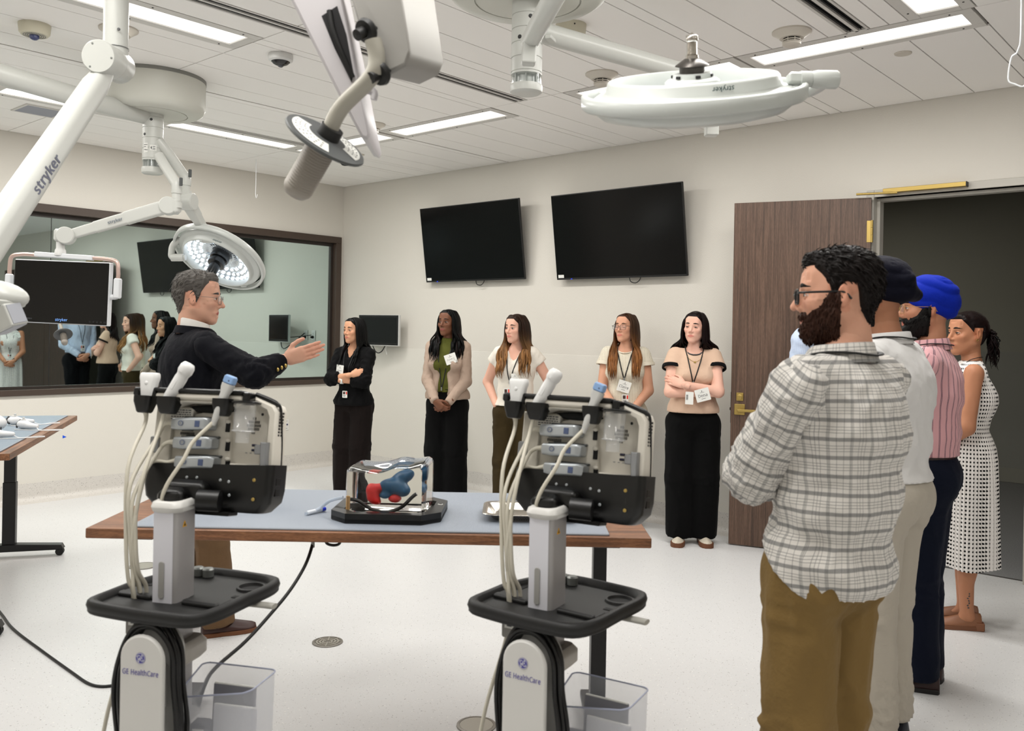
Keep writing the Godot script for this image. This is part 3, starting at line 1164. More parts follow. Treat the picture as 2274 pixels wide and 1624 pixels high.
func spindle(o: Node3D, top: Vector3, y1: float, r: float) -> void:
	# banded column with a clear ring and a white end cap
	var L := top.y - y1
	var mb := MB.new()
	var pr := [Vector2(0, 0.02), Vector2(r, 0.02)]
	for k in 5:
		var y := -L * 0.78 * (k + 1) / 5.0
		pr.append(Vector2(r, y + 0.004))
		pr.append(Vector2(r - 0.003, y + 0.003))
		pr.append(Vector2(r - 0.003, y - 0.0))
		pr.append(Vector2(r, y - 0.001))
	pr.append(Vector2(r, -L * 0.8))
	pr.append(Vector2(0, -L * 0.8))
	mb.lathe(pr, 30)
	mb.commit("spindle", boom_white(), o).position = top
	mb = MB.new()
	mb.lathe([Vector2(r * 0.62, -L * 0.79), Vector2(r * 0.62, -L * 0.91)], 20)
	for k in 7:
		var a := TAU * k / 7
		mb.box(Vector3(cos(a) * r * 0.8, -L * 0.85, sin(a) * r * 0.8), Vector3(0.012, L * 0.12, 0.005), 0.001, Basis(Vector3.UP, -a))
	var rg := mb.commit("ring_core", mat("greymetal"), o)
	rg.position = top
	mb = MB.new()
	mb.lathe([Vector2(r * 0.98, -L * 0.79), Vector2(r * 0.98, -L * 0.91)], 30)
	var gl := mat("clearring")
	gl.transparency = BaseMaterial3D.TRANSPARENCY_ALPHA
	mb.commit("clear_ring", gl, o).position = top
	mb = MB.new()
	mb.lathe([Vector2(0, -L * 0.905), Vector2(r * 1.03, -L * 0.905), Vector2(r * 1.06, -L * 0.93), Vector2(r * 1.03, -L * 0.985), Vector2(r * 0.9, -L), Vector2(r * 0.5, -L * 1.005), Vector2(0, -L * 1.005)], 30)
	mb.commit("end_cap", boom_white(), o).position = top
	mb = MB.new()
	for k in 2:
		var a := 0.65 + k * 0.7
		mb.lathe([Vector2(0.009, 0), Vector2(0.007, 0.003), Vector2(0, 0.003)], 10, axis_y(Vector3(cos(a) * r, -L * (0.2 + 0.22 * k), sin(a) * r), Vector3(cos(a), 0, sin(a))))
	var sc := mb.commit("screw", mat("darkscrew"), o)
	sc.position = top
	sc.set_meta("kind", "stuff")

func canopy(o: Node3D, at: Vector3, r: float, h: float) -> void:
	var mb := MB.new()
	mb.lathe([Vector2(0, 0), Vector2(r, 0), Vector2(r, -h + 0.045), Vector2(r - 0.012, -h + 0.018), Vector2(r - 0.04, -h), Vector2(r * 0.66, -h - 0.004), Vector2(r * 0.66, -h + 0.004), Vector2(r * 0.64, -h + 0.004), Vector2(r * 0.64, -h - 0.004), Vector2(0, -h - 0.006)], 56, Transform3D(), 0.6)
	mb.commit("canopy_housing", mat("canopygrey"), o).position = at
	mb = MB.new()
	mb.lathe([Vector2(r - 0.004, 0.0), Vector2(r + 0.002, -0.0), Vector2(r + 0.002, -0.022), Vector2(r - 0.004, -0.024)], 56)
	mb.commit("seal_band", mat("canopyband"), o).position = at

func spring_arm(o: Node3D, a: Vector3, b: Vector3, w0: float, w1: float, called := "spring_arm") -> void:
	# flat-sided arm that narrows from a to b, with round hub covers
	var d := (b - a).normalized()
	var side := d.cross(Vector3.UP).normalized()
	var up := side.cross(d)
	var rows := []
	for s in [[0.0, 1.0], [0.05, 1.0], [0.42, 0.98], [0.425, 0.9], [0.72, 0.86], [0.725, 0.78], [1.0, 0.72]]:
		var w: float = lerpf(w0, w1, s[0]) * s[1]
		var ring := PackedVector3Array()
		for q in rounded(w * 0.42, w * 0.5, w * 0.17, 4):
			ring.append(a.lerp(b, s[0]) + side * q.x + up * q.y)
		rows.append(ring)
	var mb := MB.new()
	mb.loft(rows)
	mb.commit(called, boom_white(), o)
	for s in [[a, w0], [b, w1]]:
		mb = MB.new()
		var r: float = s[1] * 0.66
		mb.lathe([Vector2(0, -r * 0.86), Vector2(r * 0.9, -r * 0.86), Vector2(r, -r * 0.76), Vector2(r, r * 0.76), Vector2(r * 0.9, r * 0.86), Vector2(0, r * 0.86)], 26, axis_y(s[0], side))
		mb.commit("hub", boom_white(), o)

func light_head(o: Node3D, xf: Transform3D, lit: bool, mark_angle: float, flipped: bool) -> void:
	# lamp face towards local +y
	var w := mat("lightwhite")
	var mb := MB.new()
	mb.t = xf
	mb.lathe([Vector2(0, -0.072), Vector2(0.2, -0.07), Vector2(0.262, -0.056), Vector2(0.288, -0.034), Vector2(0.290, -0.018), Vector2(0.284, -0.012)], 64, Transform3D(), 0.6)
	mb.commit("rear_cover", w, o)
	mb = MB.new()
	mb.t = xf
	mb.lathe([Vector2(0.301, -0.022), Vector2(0.314, -0.027), Vector2(0.321, -0.02), Vector2(0.321, 0.012), Vector2(0.314, 0.017), Vector2(0.303, 0.015), Vector2(0.301, -0.022)], 72, Transform3D(), 0.3)
	mb.commit("grip_ring", w, o)
	mb = MB.new()
	mb.t = xf
	for k in 3:
		var a := TAU * k / 3.0 + 0.5
		mb.box(Vector3(cos(a) * 0.296, -0.004, sin(a) * 0.296), Vector3(0.03, 0.022, 0.05), 0.004, Basis(Vector3.UP, -a))
	mb.commit("ring_bracket", w, o)
	mb = MB.new()
	mb.t = xf
	mb.lathe([Vector2(0.284, -0.014), Vector2(0.285, 0.002), Vector2(0.274, 0.010), Vector2(0.256, 0.011), Vector2(0.249, 0.018), Vector2(0.244, 0.042), Vector2(0.239, 0.048), Vector2(0.233, 0.049), Vector2(0.230, 0.045), Vector2(0.228, 0.0)], 72, Transform3D(), 0.55)
	mb.commit("front_bezel", w, o)
	# faceted reflector
	var rf := mat("reflector")
	mb = MB.new()
	mb.t = xf
	var rings := [[0.232, 0.004], [0.20, -0.006], [0.165, -0.018], [0.125, -0.028], [0.08, -0.034], [0.05, -0.036]]
	for i in rings.size() - 1:
		for k in 32:
			var a0 := TAU * k / 32.0
			var a1 := TAU * (k + 1) / 32.0
			var am := (a0 + a1) * 0.5
			var r0: float = rings[i][0]
			var r1: float = rings[i + 1][0]
			var y0: float = rings[i][1]
			var y1: float = rings[i + 1][1]
			var c := Vector3(cos(am) * (r0 + r1) * 0.5, (y0 + y1) * 0.5 - 0.004, sin(am) * (r0 + r1) * 0.5)
			var q := [Vector3(cos(a0) * r0, y0, sin(a0) * r0), Vector3(cos(a1) * r0, y0, sin(a1) * r0), Vector3(cos(a1) * r1, y1, sin(a1) * r1), Vector3(cos(a0) * r1, y1, sin(a0) * r1)]
			for e in 4:
				var n: Vector3 = (q[(e + 1) % 4] - q[e]).cross(c - q[e]).normalized()
				if n.y < 0:
					n = -n
				mb.tri(mb.vert(q[e], n), mb.vert(q[(e + 1) % 4], n), mb.vert(c, n))
	mb.commit("reflector", rf, o).set_meta("kind", "stuff")
	# lamp lenses: three rings of small domes
	var lm := mat("ledlens")
	if lit:
		lm = mat("ledlit")
		lm.emission_enabled = true
		lm.emission = Color(0.92, 0.96, 1.0)
		lm.emission_energy_multiplier = 2.2
	mb = MB.new()
	mb.t = xf
	for q in [[0.215, 0.002, 34], [0.182, -0.010, 28], [0.145, -0.021, 20]]:
		for k in q[2]:
			if not lit and k % 2 == 1:
				continue
			var a: float = TAU * k / q[2] + q[0] * 9.0
			mb.ell(Vector3(cos(a) * q[0], q[1], sin(a) * q[0]), Vector3(0.0125, 0.006, 0.0125), Basis(), 4, 8)
	mb.commit("lamp_lens", lm, o).set_meta("kind", "stuff")
	# lettering on the bezel
	var ch := 0.0125
	var rr := 0.2475
	var a := mark_angle
	var out := Vector3(cos(a), 0.19, sin(a)).normalized()
	var up := Vector3(0, 1, 0) if not flipped else Vector3(0, -1, 0)
	var xdir := up.cross(out).normalized()
	text("lettering", "stryker", ch, Color(0.36, 0.42, 0.42), xf * look(Vector3(cos(a) * rr, 0.033, sin(a) * rr) + out * 0.001, xdir, up), o, "Droid Sans", 600)

func handle_grip(o: Node3D, a: Vector3, b: Vector3, grip_end: Vector3, r: float, via := []) -> void:
	# rod from a to b, tilted label disc at b, ribbed grip from b to grip_end
	var mb := MB.new()
	mb.tube(curve([a] + via + [a.lerp(b, 0.7), b], 6), r * 0.56, 16)
	mb.commit("rod", mat("warmgrey"), o)
	var d := (grip_end - b).normalized()
	mb = MB.new()
	mb.lathe([Vector2(0, -0.028), Vector2(r * 0.8, -0.028), Vector2(r * 0.84, 0.0), Vector2(0, 0.0)], 20, axis_y(b, d))
	mb.commit("collar", mat("blackplastic"), o)
	mb = MB.new()
	mb.lathe([Vector2(r * 0.6, -0.004), Vector2(r * 2.9, 0.004), Vector2(r * 2.95, 0.008), Vector2(r * 2.9, 0.011), Vector2(r * 0.6, 0.006)], 36, axis_y(b, d))
	mb.commit("guard_disc", mat("guardgrey"), o)
	mb = MB.new()
	for s in [[0.3, 2.5], [3.45, 5.7]]:
		var rows := []
		for q in [1.35, 2.55]:
			var ring := PackedVector3Array()
			for k in 13:
				var an := lerpf(s[0], s[1], k / 12.0)
				ring.append(Vector3(cos(an) * r * q, (lerpf(-0.0035, 0.004, (q - 0.6) / 2.3)) - 0.0012, sin(an) * r * q))
			rows.append(ring)
		mb.t = axis_y(b, d)
		mb.grid(rows, false)
	mb.commit("label", mat("paperwhite"), o)
	mb = MB.new()
	mb.t = axis_y(b, d)
	for s in [[0.55, 2.25], [3.7, 5.4]]:
		for q in [1.65, 2.0, 2.3]:
			for k in 9:
				var an := lerpf(s[0], s[1], k / 8.0)
				mb.box(Vector3(cos(an) * r * q, -0.0042 + 0.0033 * q * 0.5 - 0.002 + 0.0012 * q, sin(an) * r * q), Vector3(0.0025, 0.0008, 0.0055 if k % 3 else 0.003), 0.0, Basis(Vector3.UP, -an))
	mb.commit("label_print", mat("inkgrey"), o).set_meta("kind", "stuff")
	mb = MB.new()
	var L := (grip_end - b).length()
	var pr := [Vector2(0, 0.006), Vector2(r, 0.008)]
	var n := 18
	for k in n:
		var y := 0.02 + (L - 0.04) * k / n
		pr.append(Vector2(r * 1.0, y))
		pr.append(Vector2(r * 1.07, y + L / n * 0.5))
	pr.append(Vector2(r, L - 0.012))
	pr.append(Vector2(r * 0.75, L))
	pr.append(Vector2(0, L))
	mb.lathe(pr, 24, axis_y(b, d), 0.3)
	mb.commit("grip", mat("gripgrey"), o)

func build_booms() -> void:
	var W := boom_white()
	# ------------- boom on the left
	var A := Vector3(2.46, 0, 3.41)
	var b := thing("surgical_boom", "white ceiling boom with drum housing and two elbow arms, left of the room's centre", "surgical boom")
	canopy(b, Vector3(A.x, CEIL, A.z), 0.312, 0.225)
	spindle(b, Vector3(A.x, 2.86, A.z), 2.445, 0.062)
	var mb := MB.new()
	mb.tube(PackedVector3Array([Vector3(2.435, 2.811, 3.428), Vector3(2.619, 2.795, 3.946), Vector3(2.765, 2.795, 4.397), Vector3(2.825, 2.83, 4.817)]), 0.056, 24)
	mb.commit("extension_tube", W, b)
	mb = MB.new()
	mb.box(Vector3(2.469, 2.819, 3.532), Vector3(0.05, 0.02, 0.07), 0.004)
	mb.commit("tube_cover", W, b)
	mb = MB.new()
	mb.tube(curve([Vector3(2.503, 2.654, 3.395), Vector3(2.528, 2.586, 3.347), Vector3(2.553, 2.462, 3.258), Vector3(2.571, 2.431, 3.242), Vector3(2.571, 2.385, 3.242)], 4), 0.031, 18)
	mb.tube(PackedVector3Array([Vector3(2.571, 2.385, 3.242), Vector3(2.572, 2.296, 3.241)]), 0.027, 18)
	mb.tube(curve([Vector3(2.562, 2.55, 3.423), Vector3(2.612, 2.482, 3.406), Vector3(2.693, 2.387, 3.388), Vector3(2.715, 2.353, 3.381), Vector3(2.716, 2.303, 3.381)], 4), 0.031, 18)
	mb.tube(PackedVector3Array([Vector3(2.716, 2.308, 3.381), Vector3(2.717, 2.231, 3.38)]), 0.027, 18)
	mb.commit("elbow_arm", W, b)
	mb = MB.new()
	for q in [Vector3(2.618, 2.458, 3.241), Vector3(2.764, 2.371, 3.379)]:
		mb.box(q, Vector3(0.012, 0.05, 0.02), 0.003)
	mb.commit("elbow_clip", mat("guardgrey"), b)
	mb = MB.new()
	var lb := Transform3D(Basis(Vector3.UP, deg_to_rad(41.34)), Vector3(A.x, 2.60, A.z))
	for s in [[-0.55, -0.08], [0.12, 0.75]]:
		var rows := []
		for y in [-0.03, 0.03]:
			var ring := PackedVector3Array()
			for k in 7:
				var an := lerpf(s[0], s[1], k / 6.0)
				ring.append(lb * Vector3(sin(an) * 0.0628, y * (1.0 if s[0] < 0 else 0.6), cos(an) * 0.0628))
			rows.append(ring)
		mb.grid(rows, false)
	mb.commit("label", mat("paperwhite"), b)
	mb = MB.new()
	for q in [[-0.4, 0.018], [-0.4, 0.006], [-0.4, -0.012], [-0.25, 0.018], [-0.22, -0.014], [0.5, 0.008], [0.5, -0.002], [0.5, -0.01]]:
		mb.box(lb * Vector3(sin(q[0]) * 0.063, q[1], cos(q[0]) * 0.063), Vector3(0.016, 0.003, 0.001), 0.0, lb.basis * Basis(Vector3.UP, q[0]))
	mb.face([lb * Vector3(sin(0.18) * 0.0635, 0, cos(0.18) * 0.0635), lb * Vector3(sin(0.3) * 0.0635, 0.012, cos(0.3) * 0.0635), lb * Vector3(sin(0.3) * 0.0635, -0.012, cos(0.3) * 0.0635)])
	mb.commit("label_print", mat("inkgrey"), b).set_meta("kind", "stuff")
	# lit surgical light
	var la := thing("surgical_light", "lit round surgical light with black centre handle, above the grey-haired man", "surgical light", Vector3.ZERO, 0.0, "surgical lights")
	mb = MB.new()
	mb.tube(PackedVector3Array([Vector3(2.572, 2.348, 3.241), Vector3(2.575, 2.285, 3.239)]), 0.034, 18)
	mb.commit("pivot", W, la)
	spring_arm(la, Vector3(2.581, 2.282, 3.233), Vector3(2.451, 2.083, 3.014), 0.082, 0.062)
	mb = MB.new()
	mb.tube(curve([Vector3(2.453, 2.098, 3.013), Vector3(2.442, 2.064, 2.996), Vector3(2.355, 2.075, 3.032), Vector3(2.264, 2.081, 3.086), Vector3(2.186, 2.043, 3.114), Vector3(2.175, 1.988, 3.124), Vector3(2.183, 1.952, 3.117), Vector3(2.247, 1.953, 3.061)], 6), 0.021, 14)
	mb.tube(PackedVector3Array([Vector3(2.176, 1.951, 3.123), Vector3(2.238, 1.953, 3.069)]), 0.026, 14)
	mb.commit("yoke", W, la)
	var ha := axis_y(Vector3(2.4, 1.953, 2.899), Vector3(0.1832, -0.8, 0.5714))
	light_head(la, ha, true, 2.2, false)
	mb = MB.new()
	mb.t = ha
	mb.lathe([Vector2(0.0, -0.04), Vector2(0.062, -0.036), Vector2(0.066, 0.0), Vector2(0.062, 0.012), Vector2(0.05, 0.014), Vector2(0.05, 0.03), Vector2(0.058, 0.034), Vector2(0.058, 0.055), Vector2(0.036, 0.062), Vector2(0.034, 0.15), Vector2(0.03, 0.172), Vector2(0, 0.174)], 28, Transform3D(), 0.6)
	mb.commit("handle", mat("handleblack"), la)
	var sp := SpotLight3D.new()
	sp.name = "lamp"
	sp.position = ha * Vector3(0, 0.06, 0)
	sp.basis = Basis.looking_at(ha.basis.y, Vector3(1, 0, 0))
	sp.spot_angle = 32.0
	sp.light_energy = 0.22
	sp.light_size = 0.2
	sp.spot_range = 12.0
	sp.spot_attenuation = 2.0
	sp.light_color = Color(0.95, 0.98, 1.0)
	sp.shadow_enabled = true
	la.add_child(sp)
	# boom monitor
	var mo := thing("boom_monitor", "black flat boom monitor with round tube handles, hanging before the mirror window", "monitor")
	mb = MB.new()
	mb.tube(PackedVector3Array([Vector3(2.717, 2.248, 3.38), Vector3(2.717, 2.214, 3.38)]), 0.034, 18)
	mb.commit("pivot", W, mo)
	var s0 := Vector3(2.68, 2.225, 3.413)
	var s1 := Vector3(2.366, 2.016, 3.888)
	spring_arm(mo, s0, s1, 0.082, 0.078)
	mb = MB.new()
	mb.box(Vector3(2.707, 2.225, 3.389), Vector3(0.075, 0.1, 0.075), 0.02, Basis(Vector3.UP, 0.72))
	mb.box(Vector3(2.338, 2.018, 3.913), Vector3(0.05, 0.075, 0.075), 0.012, Basis(Vector3.UP, 0.72))
	mb.commit("knuckle", W, mo)
	var sd := (s1 - s0).normalized()
	text("lettering", "stryker", 0.018, Color(0.42, 0.45, 0.48), look(s0.lerp(s1, 0.52) + sd.cross(Vector3.UP).normalized() * -0.037 + Vector3(0, 0.0, 0), -sd, Vector3.UP), mo, "Droid Sans", 600)
	mb = MB.new()
	mb.lathe([Vector2(0.024, 0.10), Vector2(0.024, 0.03), Vector2(0.03, 0.02), Vector2(0.034, -0.012), Vector2(0, -0.012)], 20, Transform3D(Basis(), Vector3(2.341, 1.91, 3.91)))
	mb.commit("neck", mat("palegrey"), mo)
	var mc := [Vector3(2.132, 1.868, 4.095), Vector3(2.613, 1.836, 3.751), Vector3(2.623, 1.501, 3.742), Vector3(2.141, 1.502, 4.087)]
	var cen: Vector3 = (mc[0] + mc[1] + mc[2] + mc[3]) * 0.25
	var mx: Vector3 = (mc[1] - mc[0] + mc[2] - mc[3]).normalized()
	var mw: float = (mc[1] - mc[0]).length()
	var mh: float = (mc[0] - mc[3]).length()
	var mxf := look(cen, mx, Vector3(0, 1, 0))
	mb = MB.new()
	mb.t = mxf
	mb.box(Vector3(0, 0, -0.022), Vector3(mw + 0.012, mh + 0.012, 0.04), 0.006)
	mb.box(Vector3(0, 0, -0.05), Vector3(mw * 0.5, mh * 0.6, 0.04), 0.012)
	mb.commit("housing", mat("monsilver"), mo)
	mb = MB.new()
	mb.t = mxf
	mb.box(Vector3(0, 0, -0.0005), Vector3(mw, mh, 0.003), 0.001)
	var sm := mat("monitor_glass")
	mb.commit("screen", sm, mo)
	mb = MB.new()
	mb.t = mxf
	for k in 5:
		mb.box(Vector3(mw * (0.32 + k * 0.04), -mh * 0.455, 0.0012), Vector3(0.010 + (0.006 if k == 4 else 0.0), 0.010, 0.0006))
	mb.commit("button", mat("buttongrey"), mo).set_meta("kind", "stuff")
	text("lettering", "stryker", 0.016, Color(0.45, 0.65, 0.95), mxf * Transform3D(Basis(), Vector3(0.012, -mh * 0.445, 0.0018)), mo, "Droid Sans", 700)
	text("lettering", "MONITOR 2", 0.0075, Color(0.35, 0.36, 0.38), mxf * Transform3D(Basis(), Vector3(-mw * 0.34, -mh * 0.445, 0.0018)), mo)
	# frame of pinkish tubes and white grips
	var tb := MB.new()
	tb.t = mxf
	var hx := mw * 0.5 + 0.035
	var hy := mh * 0.5 + 0.03
	tb.tube(curve([Vector3(-0.17, hy + 0.004, -0.02), Vector3(-hx + 0.07, hy + 0.006, -0.02), Vector3(-hx - 0.0, hy - 0.01, -0.02), Vector3(-hx - 0.012, hy - 0.07, -0.02), Vector3(-hx - 0.012, hy - 0.12, -0.02)], 5), 0.012, 12)
	tb.commit("tube_frame", mat("rosetube"), mo)
	tb = MB.new()
	tb.t = mxf
	tb.tube(curve([Vector3(0.17, hy + 0.0, -0.02), Vector3(hx - 0.06, hy - 0.004, -0.02), Vector3(hx, hy - 0.02, -0.02), Vector3(hx + 0.012, hy - 0.08, -0.02), Vector3(hx + 0.012, hy - 0.12, -0.02)], 5), 0.012, 12)
	tb.commit("tube_frame", mat("rosetube"), mo)
	tb = MB.new()
	tb.t = mxf
	tb.box(Vector3(0, hy + 0.004, -0.02), Vector3(0.37, 0.03, 0.035), 0.006, Basis(Vector3.BACK, -0.03))
	tb.commit("crossbar", mat("monsilver"), mo)
	for s in [-1.0, 1.0]:
		tb = MB.new()
		tb.t = mxf
		tb.box(Vector3(s * (hx + 0.012), hy - 0.175, -0.02), Vector3(0.04, 0.12, 0.04), 0.008)
		tb.tube(PackedVector3Array([Vector3(s * (hx + 0.008), hy - 0.225, -0.02), Vector3(s * (hx - 0.05), hy - 0.23, -0.03)]), 0.016, 12)
		tb.commit("side_grip", mat("monsilver"), mo)
	handle_grip(mo, mxf * Vector3(0.0, -mh * 0.5 - 0.005, -0.01), mxf * Vector3(0.045, -mh * 0.5 - 0.06, 0.03), mxf * Vector3(0.085, -mh * 0.5 - 0.12, 0.07), 0.0175)
	# ------------- slanting arm at the left edge
	var n := thing("surgical_boom", "thick white vertical boom pole with long slanting arm at the left edge, nearest the camera", "boom arm")
	mb = MB.new()
	var pt := Vector3(4.573, 2.667, 4.61)
	mb.tube(PackedVector3Array([Vector3(pt.x, CEIL - 0.002, pt.z), Vector3(pt.x, 2.60, pt.z), Vector3(pt.x, 2.596, pt.z), Vector3(pt.x, 2.42, pt.z)]), 0.044, 28)
	mb.lathe([Vector2(0, 0), Vector2(0.12, 0), Vector2(0.12, -0.02), Vector2(0.05, -0.04), Vector2(0, -0.04)], 28, Transform3D(Basis(), Vector3(pt.x, CEIL, pt.z)))
	mb.commit("pole", W, n)
	mb = MB.new()
	mb.lathe([Vector2(0.0452, -0.0015), Vector2(0.0452, 0.0015)], 28, Transform3D(Basis(), Vector3(4.575, 2.52, 4.609)))
	mb.lathe([Vector2(0.006, 0), Vector2(0.005, 0.004), Vector2(0, 0.004)], 10, axis_y(Vector3(4.626, 2.577, 4.623), Vector3(0.732, 0, 0.6813)))
	mb.commit("seam_ring", mat("seamdark"), n).set_meta("kind", "stuff")
	mb = MB.new()
	var j0 := Vector3(4.677, 2.446, 4.719)
	var j1 := Vector3(4.529, 2.463, 4.569)
	var ja := (j0 - j1).normalized()
	var jl := (j0 - j1).length()
	mb.lathe([Vector2(0, 0), Vector2(0.052, 0), Vector2(0.059, 0.012), Vector2(0.0595, jl * 0.45), Vector2(0.0585, jl * 0.452), Vector2(0.0585, jl * 0.458), Vector2(0.0595, jl * 0.46), Vector2(0.0595, jl - 0.006), Vector2(0.056, jl), Vector2(0, jl)], 36, axis_y(j1, ja))
	mb.commit("joint", W, n)
	mb = MB.new()
	for k in 3:
		var a := TAU * k / 3.0 + 0.3
		mb.lathe([Vector2(0.004, 0), Vector2(0.003, 0.002), Vector2(0, 0.002)], 8, axis_y(j0, ja) * Transform3D(Basis(), Vector3(cos(a) * 0.047, 0, sin(a) * 0.047)))
	mb.commit("screw", mat("greymetal"), n).set_meta("kind", "stuff")
	var a0 := Vector3(4.625, 2.409, 4.672)
	var a1 := Vector3(4.819, 1.77, 5.087)
	var a2 := Vector3(4.92, 1.554, 5.237)
	var ad := (a1 - a0).normalized()
	var as_ := ad.cross(Vector3.UP).normalized()
	var au := as_.cross(ad)
	var rows := []
	for s in [[a0, 0.030], [a0.lerp(a1, 0.1), 0.041], [a1, 0.049], [a2, 0.049]]:
		var ring := PackedVector3Array()
		for q in rounded(s[1], s[1], s[1] * 0.72, 6):
			ring.append(s[0] + as_ * q.x + au * q.y)
		rows.append(ring)
	mb = MB.new()
	mb.loft(rows)
	mb.commit("spring_arm", W, n)
	mb = MB.new()
	mb.box(Vector3(4.643, 2.373, 4.695), Vector3(0.03, 0.03, 0.03), 0.004)
	mb.commit("stop_block", mat("guardgrey"), n)
	text("lettering", "stryker", 0.034, Color(0.40, 0.41, 0.47), look(a0.lerp(a1, 0.665) - as_ * 0.0475, -ad, au), n, "Droid Sans", 600)
	# head at the arm's end, cut by the left edge
	var e := thing("equipment_head", "rounded white equipment head with a grey port box at the far left edge", "equipment head")
	mb = MB.new()
	mb.t = look(Vector3(5.015, 1.574, 5.154), Vector3(0.7454, -0.1191, -0.6559), Vector3.UP)
	mb.ell(Vector3(0, 0, 0), Vector3(0.1, 0.044, 0.07), Basis(), 14, 24)
	mb.commit("shell", W, e)
	mb = MB.new()
	mb.t = look(Vector3(5.015, 1.562, 5.154), Vector3(0.7454, -0.1191, -0.6559), Vector3.UP)
	mb.lathe([Vector2(0, 0.004), Vector2(0.083, 0.004), Vector2(0.086, 0), Vector2(0.083, -0.012), Vector2(0.05, -0.03), Vector2(0, -0.034)], 28)
	mb.commit("lower_shell", W, e)
	mb = MB.new()
	mb.t = look(Vector3(5.064, 1.504, 5.138), Vector3(0.8968, 0.3401, -0.2829), Vector3(0.25, 1, 0.1))
	mb.box(Vector3.ZERO, Vector3(0.10, 0.07, 0.06), 0.006)
	mb.commit("port_box", W, e)
	var pb := mb.t
	mb = MB.new()
	mb.t = pb
	mb.box(Vector3(0, -0.035, 0.0), Vector3(0.088, 0.003, 0.048), 0.001)
	mb.box(Vector3(0.0505, 0, 0.0), Vector3(0.003, 0.058, 0.048), 0.001)
	mb.commit("port_panel", mat("louvregrey"), e)
	mb = MB.new()
	mb.tube(PackedVector3Array([Vector3(4.92, 1.554, 5.237), Vector3(5.015, 1.58, 5.154)]), 0.03, 16)
	mb.commit("stub", W, e)
	# ------------- centre boom
	var B := Vector3(5.488, 0, 3.327)
	var c := thing("surgical_boom", "white ceiling boom with clear-ringed spindle near the top middle, nearest the upside-down light", "surgical boom")
	canopy(c, Vector3(B.x, CEIL, B.z), 0.335, 0.19)
	spindle(c, Vector3(B.x, 2.85, B.z), 2.475, 0.064)
	mb = MB.new()
	mb.tube(PackedVector3Array([Vector3(5.522, 2.733, 3.297), Vector3(5.649, 2.747, 2.505), Vector3(5.706, 2.748, 2.215)]), 0.043, 22)
	mb.tube(curve([Vector3(5.696, 2.748, 2.251), Vector3(5.708, 2.737, 2.2), Vector3(5.715, 2.698, 2.194), Vector3(5.717, 2.547, 2.192)], 5), 0.035, 18)
	mb.commit("extension_tube", W, c)
	mb = MB.new()
	mb.box(Vector3(5.56, 2.704, 3.263), Vector3(0.07, 0.02, 0.03), 0.005, Basis(Vector3.UP, -1.2))
	mb.commit("tube_cover", W, c)
	mb = MB.new()
	mb.tube(PackedVector3Array([Vector3(5.601, 2.639, 3.44), Vector3(5.829, 2.627, 3.639), Vector3(5.987, 2.633, 3.767), Vector3(6.193, 2.651, 3.918)]), 0.038, 22)
	mb.commit("front_tube", W, c)
	mb = MB.new()
	mb.t = look(Vector3(5.625, 2.577, 3.472), Vector3(0.7507, 0, -0.6606), Vector3.UP)
	mb.box(Vector3(-0.0, 0, 0), Vector3(0.058, 0.085, 0.06), 0.008, Basis(Vector3.BACK, -0.06))
	mb.commit("tube_end", W, c)
	# upside-down light
	var lb2 := thing("surgical_light", "large unlit surgical light turned upside down, metal stud on top, right of centre", "surgical light", Vector3.ZERO, 0.0, "surgical lights")
	var hb := axis_y(Vector3(6.56, 2.192, 3.835), Vector3(0.161, 0.9337, 0.3197), Vector3(1, 0, 0))
	var fc := hb.basis.inverse() * Vector3(0.7387, 0, 0.674)
	light_head(lb2, hb, false, atan2(fc.z, fc.x), true)
	mb = MB.new()
	mb.t = hb
	mb.lathe([Vector2(0.11, -0.034), Vector2(0.085, -0.01), Vector2(0.078, 0.0), Vector2(0.078, 0.012), Vector2(0.076, 0.014), Vector2(0.076, 0.018), Vector2(0.078, 0.02), Vector2(0.078, 0.036), Vector2(0.07, 0.042), Vector2(0.056, 0.044), Vector2(0.054, 0.058), Vector2(0, 0.06)], 36, Transform3D(), 0.6)
	mb.commit("hub", mat("lightwhite"), lb2)
	mb = MB.new()
	mb.t = hb
	for k in 6:
		var a := TAU * k / 6.0 + 0.25
		mb.box(Vector3(cos(a) * 0.057, 0.05, sin(a) * 0.057), Vector3(0.006, 0.008, 0.014), 0.001, Basis(Vector3.UP, -a))
	mb.commit("hub_clip", mat("blackplastic"), lb2).set_meta("kind", "stuff")
	mb = MB.new()
	mb.t = hb
	mb.lathe([Vector2(0, 0.058), Vector2(0.036, 0.058), Vector2(0.036, 0.074), Vector2(0.049, 0.078), Vector2(0.047, 0.081), Vector2(0.02, 0.099), Vector2(0, 0.099)], 32, Transform3D(), 0.6)
	mb.commit("collar", mat("collardark"), lb2)
	mb = MB.new()
	mb.t = hb
	var pr := [Vector2(0.018, 0.097), Vector2(0.018, 0.108)]
	for k in 9:
		pr.append(Vector2(0.013, 0.109 + k * 0.0042))
		pr.append(Vector2(0.0155, 0.111 + k * 0.0042))
	pr.append_array([Vector2(0.017, 0.148), Vector2(0.017, 0.160), Vector2(0.013, 0.163), Vector2(0.004, 0.164), Vector2(0.004, 0.169), Vector2(0, 0.169)])
	mb.lathe(pr, 18, Transform3D(), 0.2)
	mb.commit("stud", mat("steel"), lb2)
	mb = MB.new()
	mb.t = look(Vector3(6.823, 2.22, 3.697), Vector3(0.7374, 0, -0.6755), Vector3.UP)
	mb.lathe([Vector2(0, 0), Vector2(0.022, 0), Vector2(0.022, 0.03), Vector2(0.0205, 0.0305), Vector2(0.0205, 0.0325), Vector2(0.022, 0.033), Vector2(0.0255, 0.05), Vector2(0.0255, 0.103), Vector2(0.022, 0.108), Vector2(0, 0.108)], 28, axis_y(Vector3.ZERO, Vector3(1, 0, 0)))
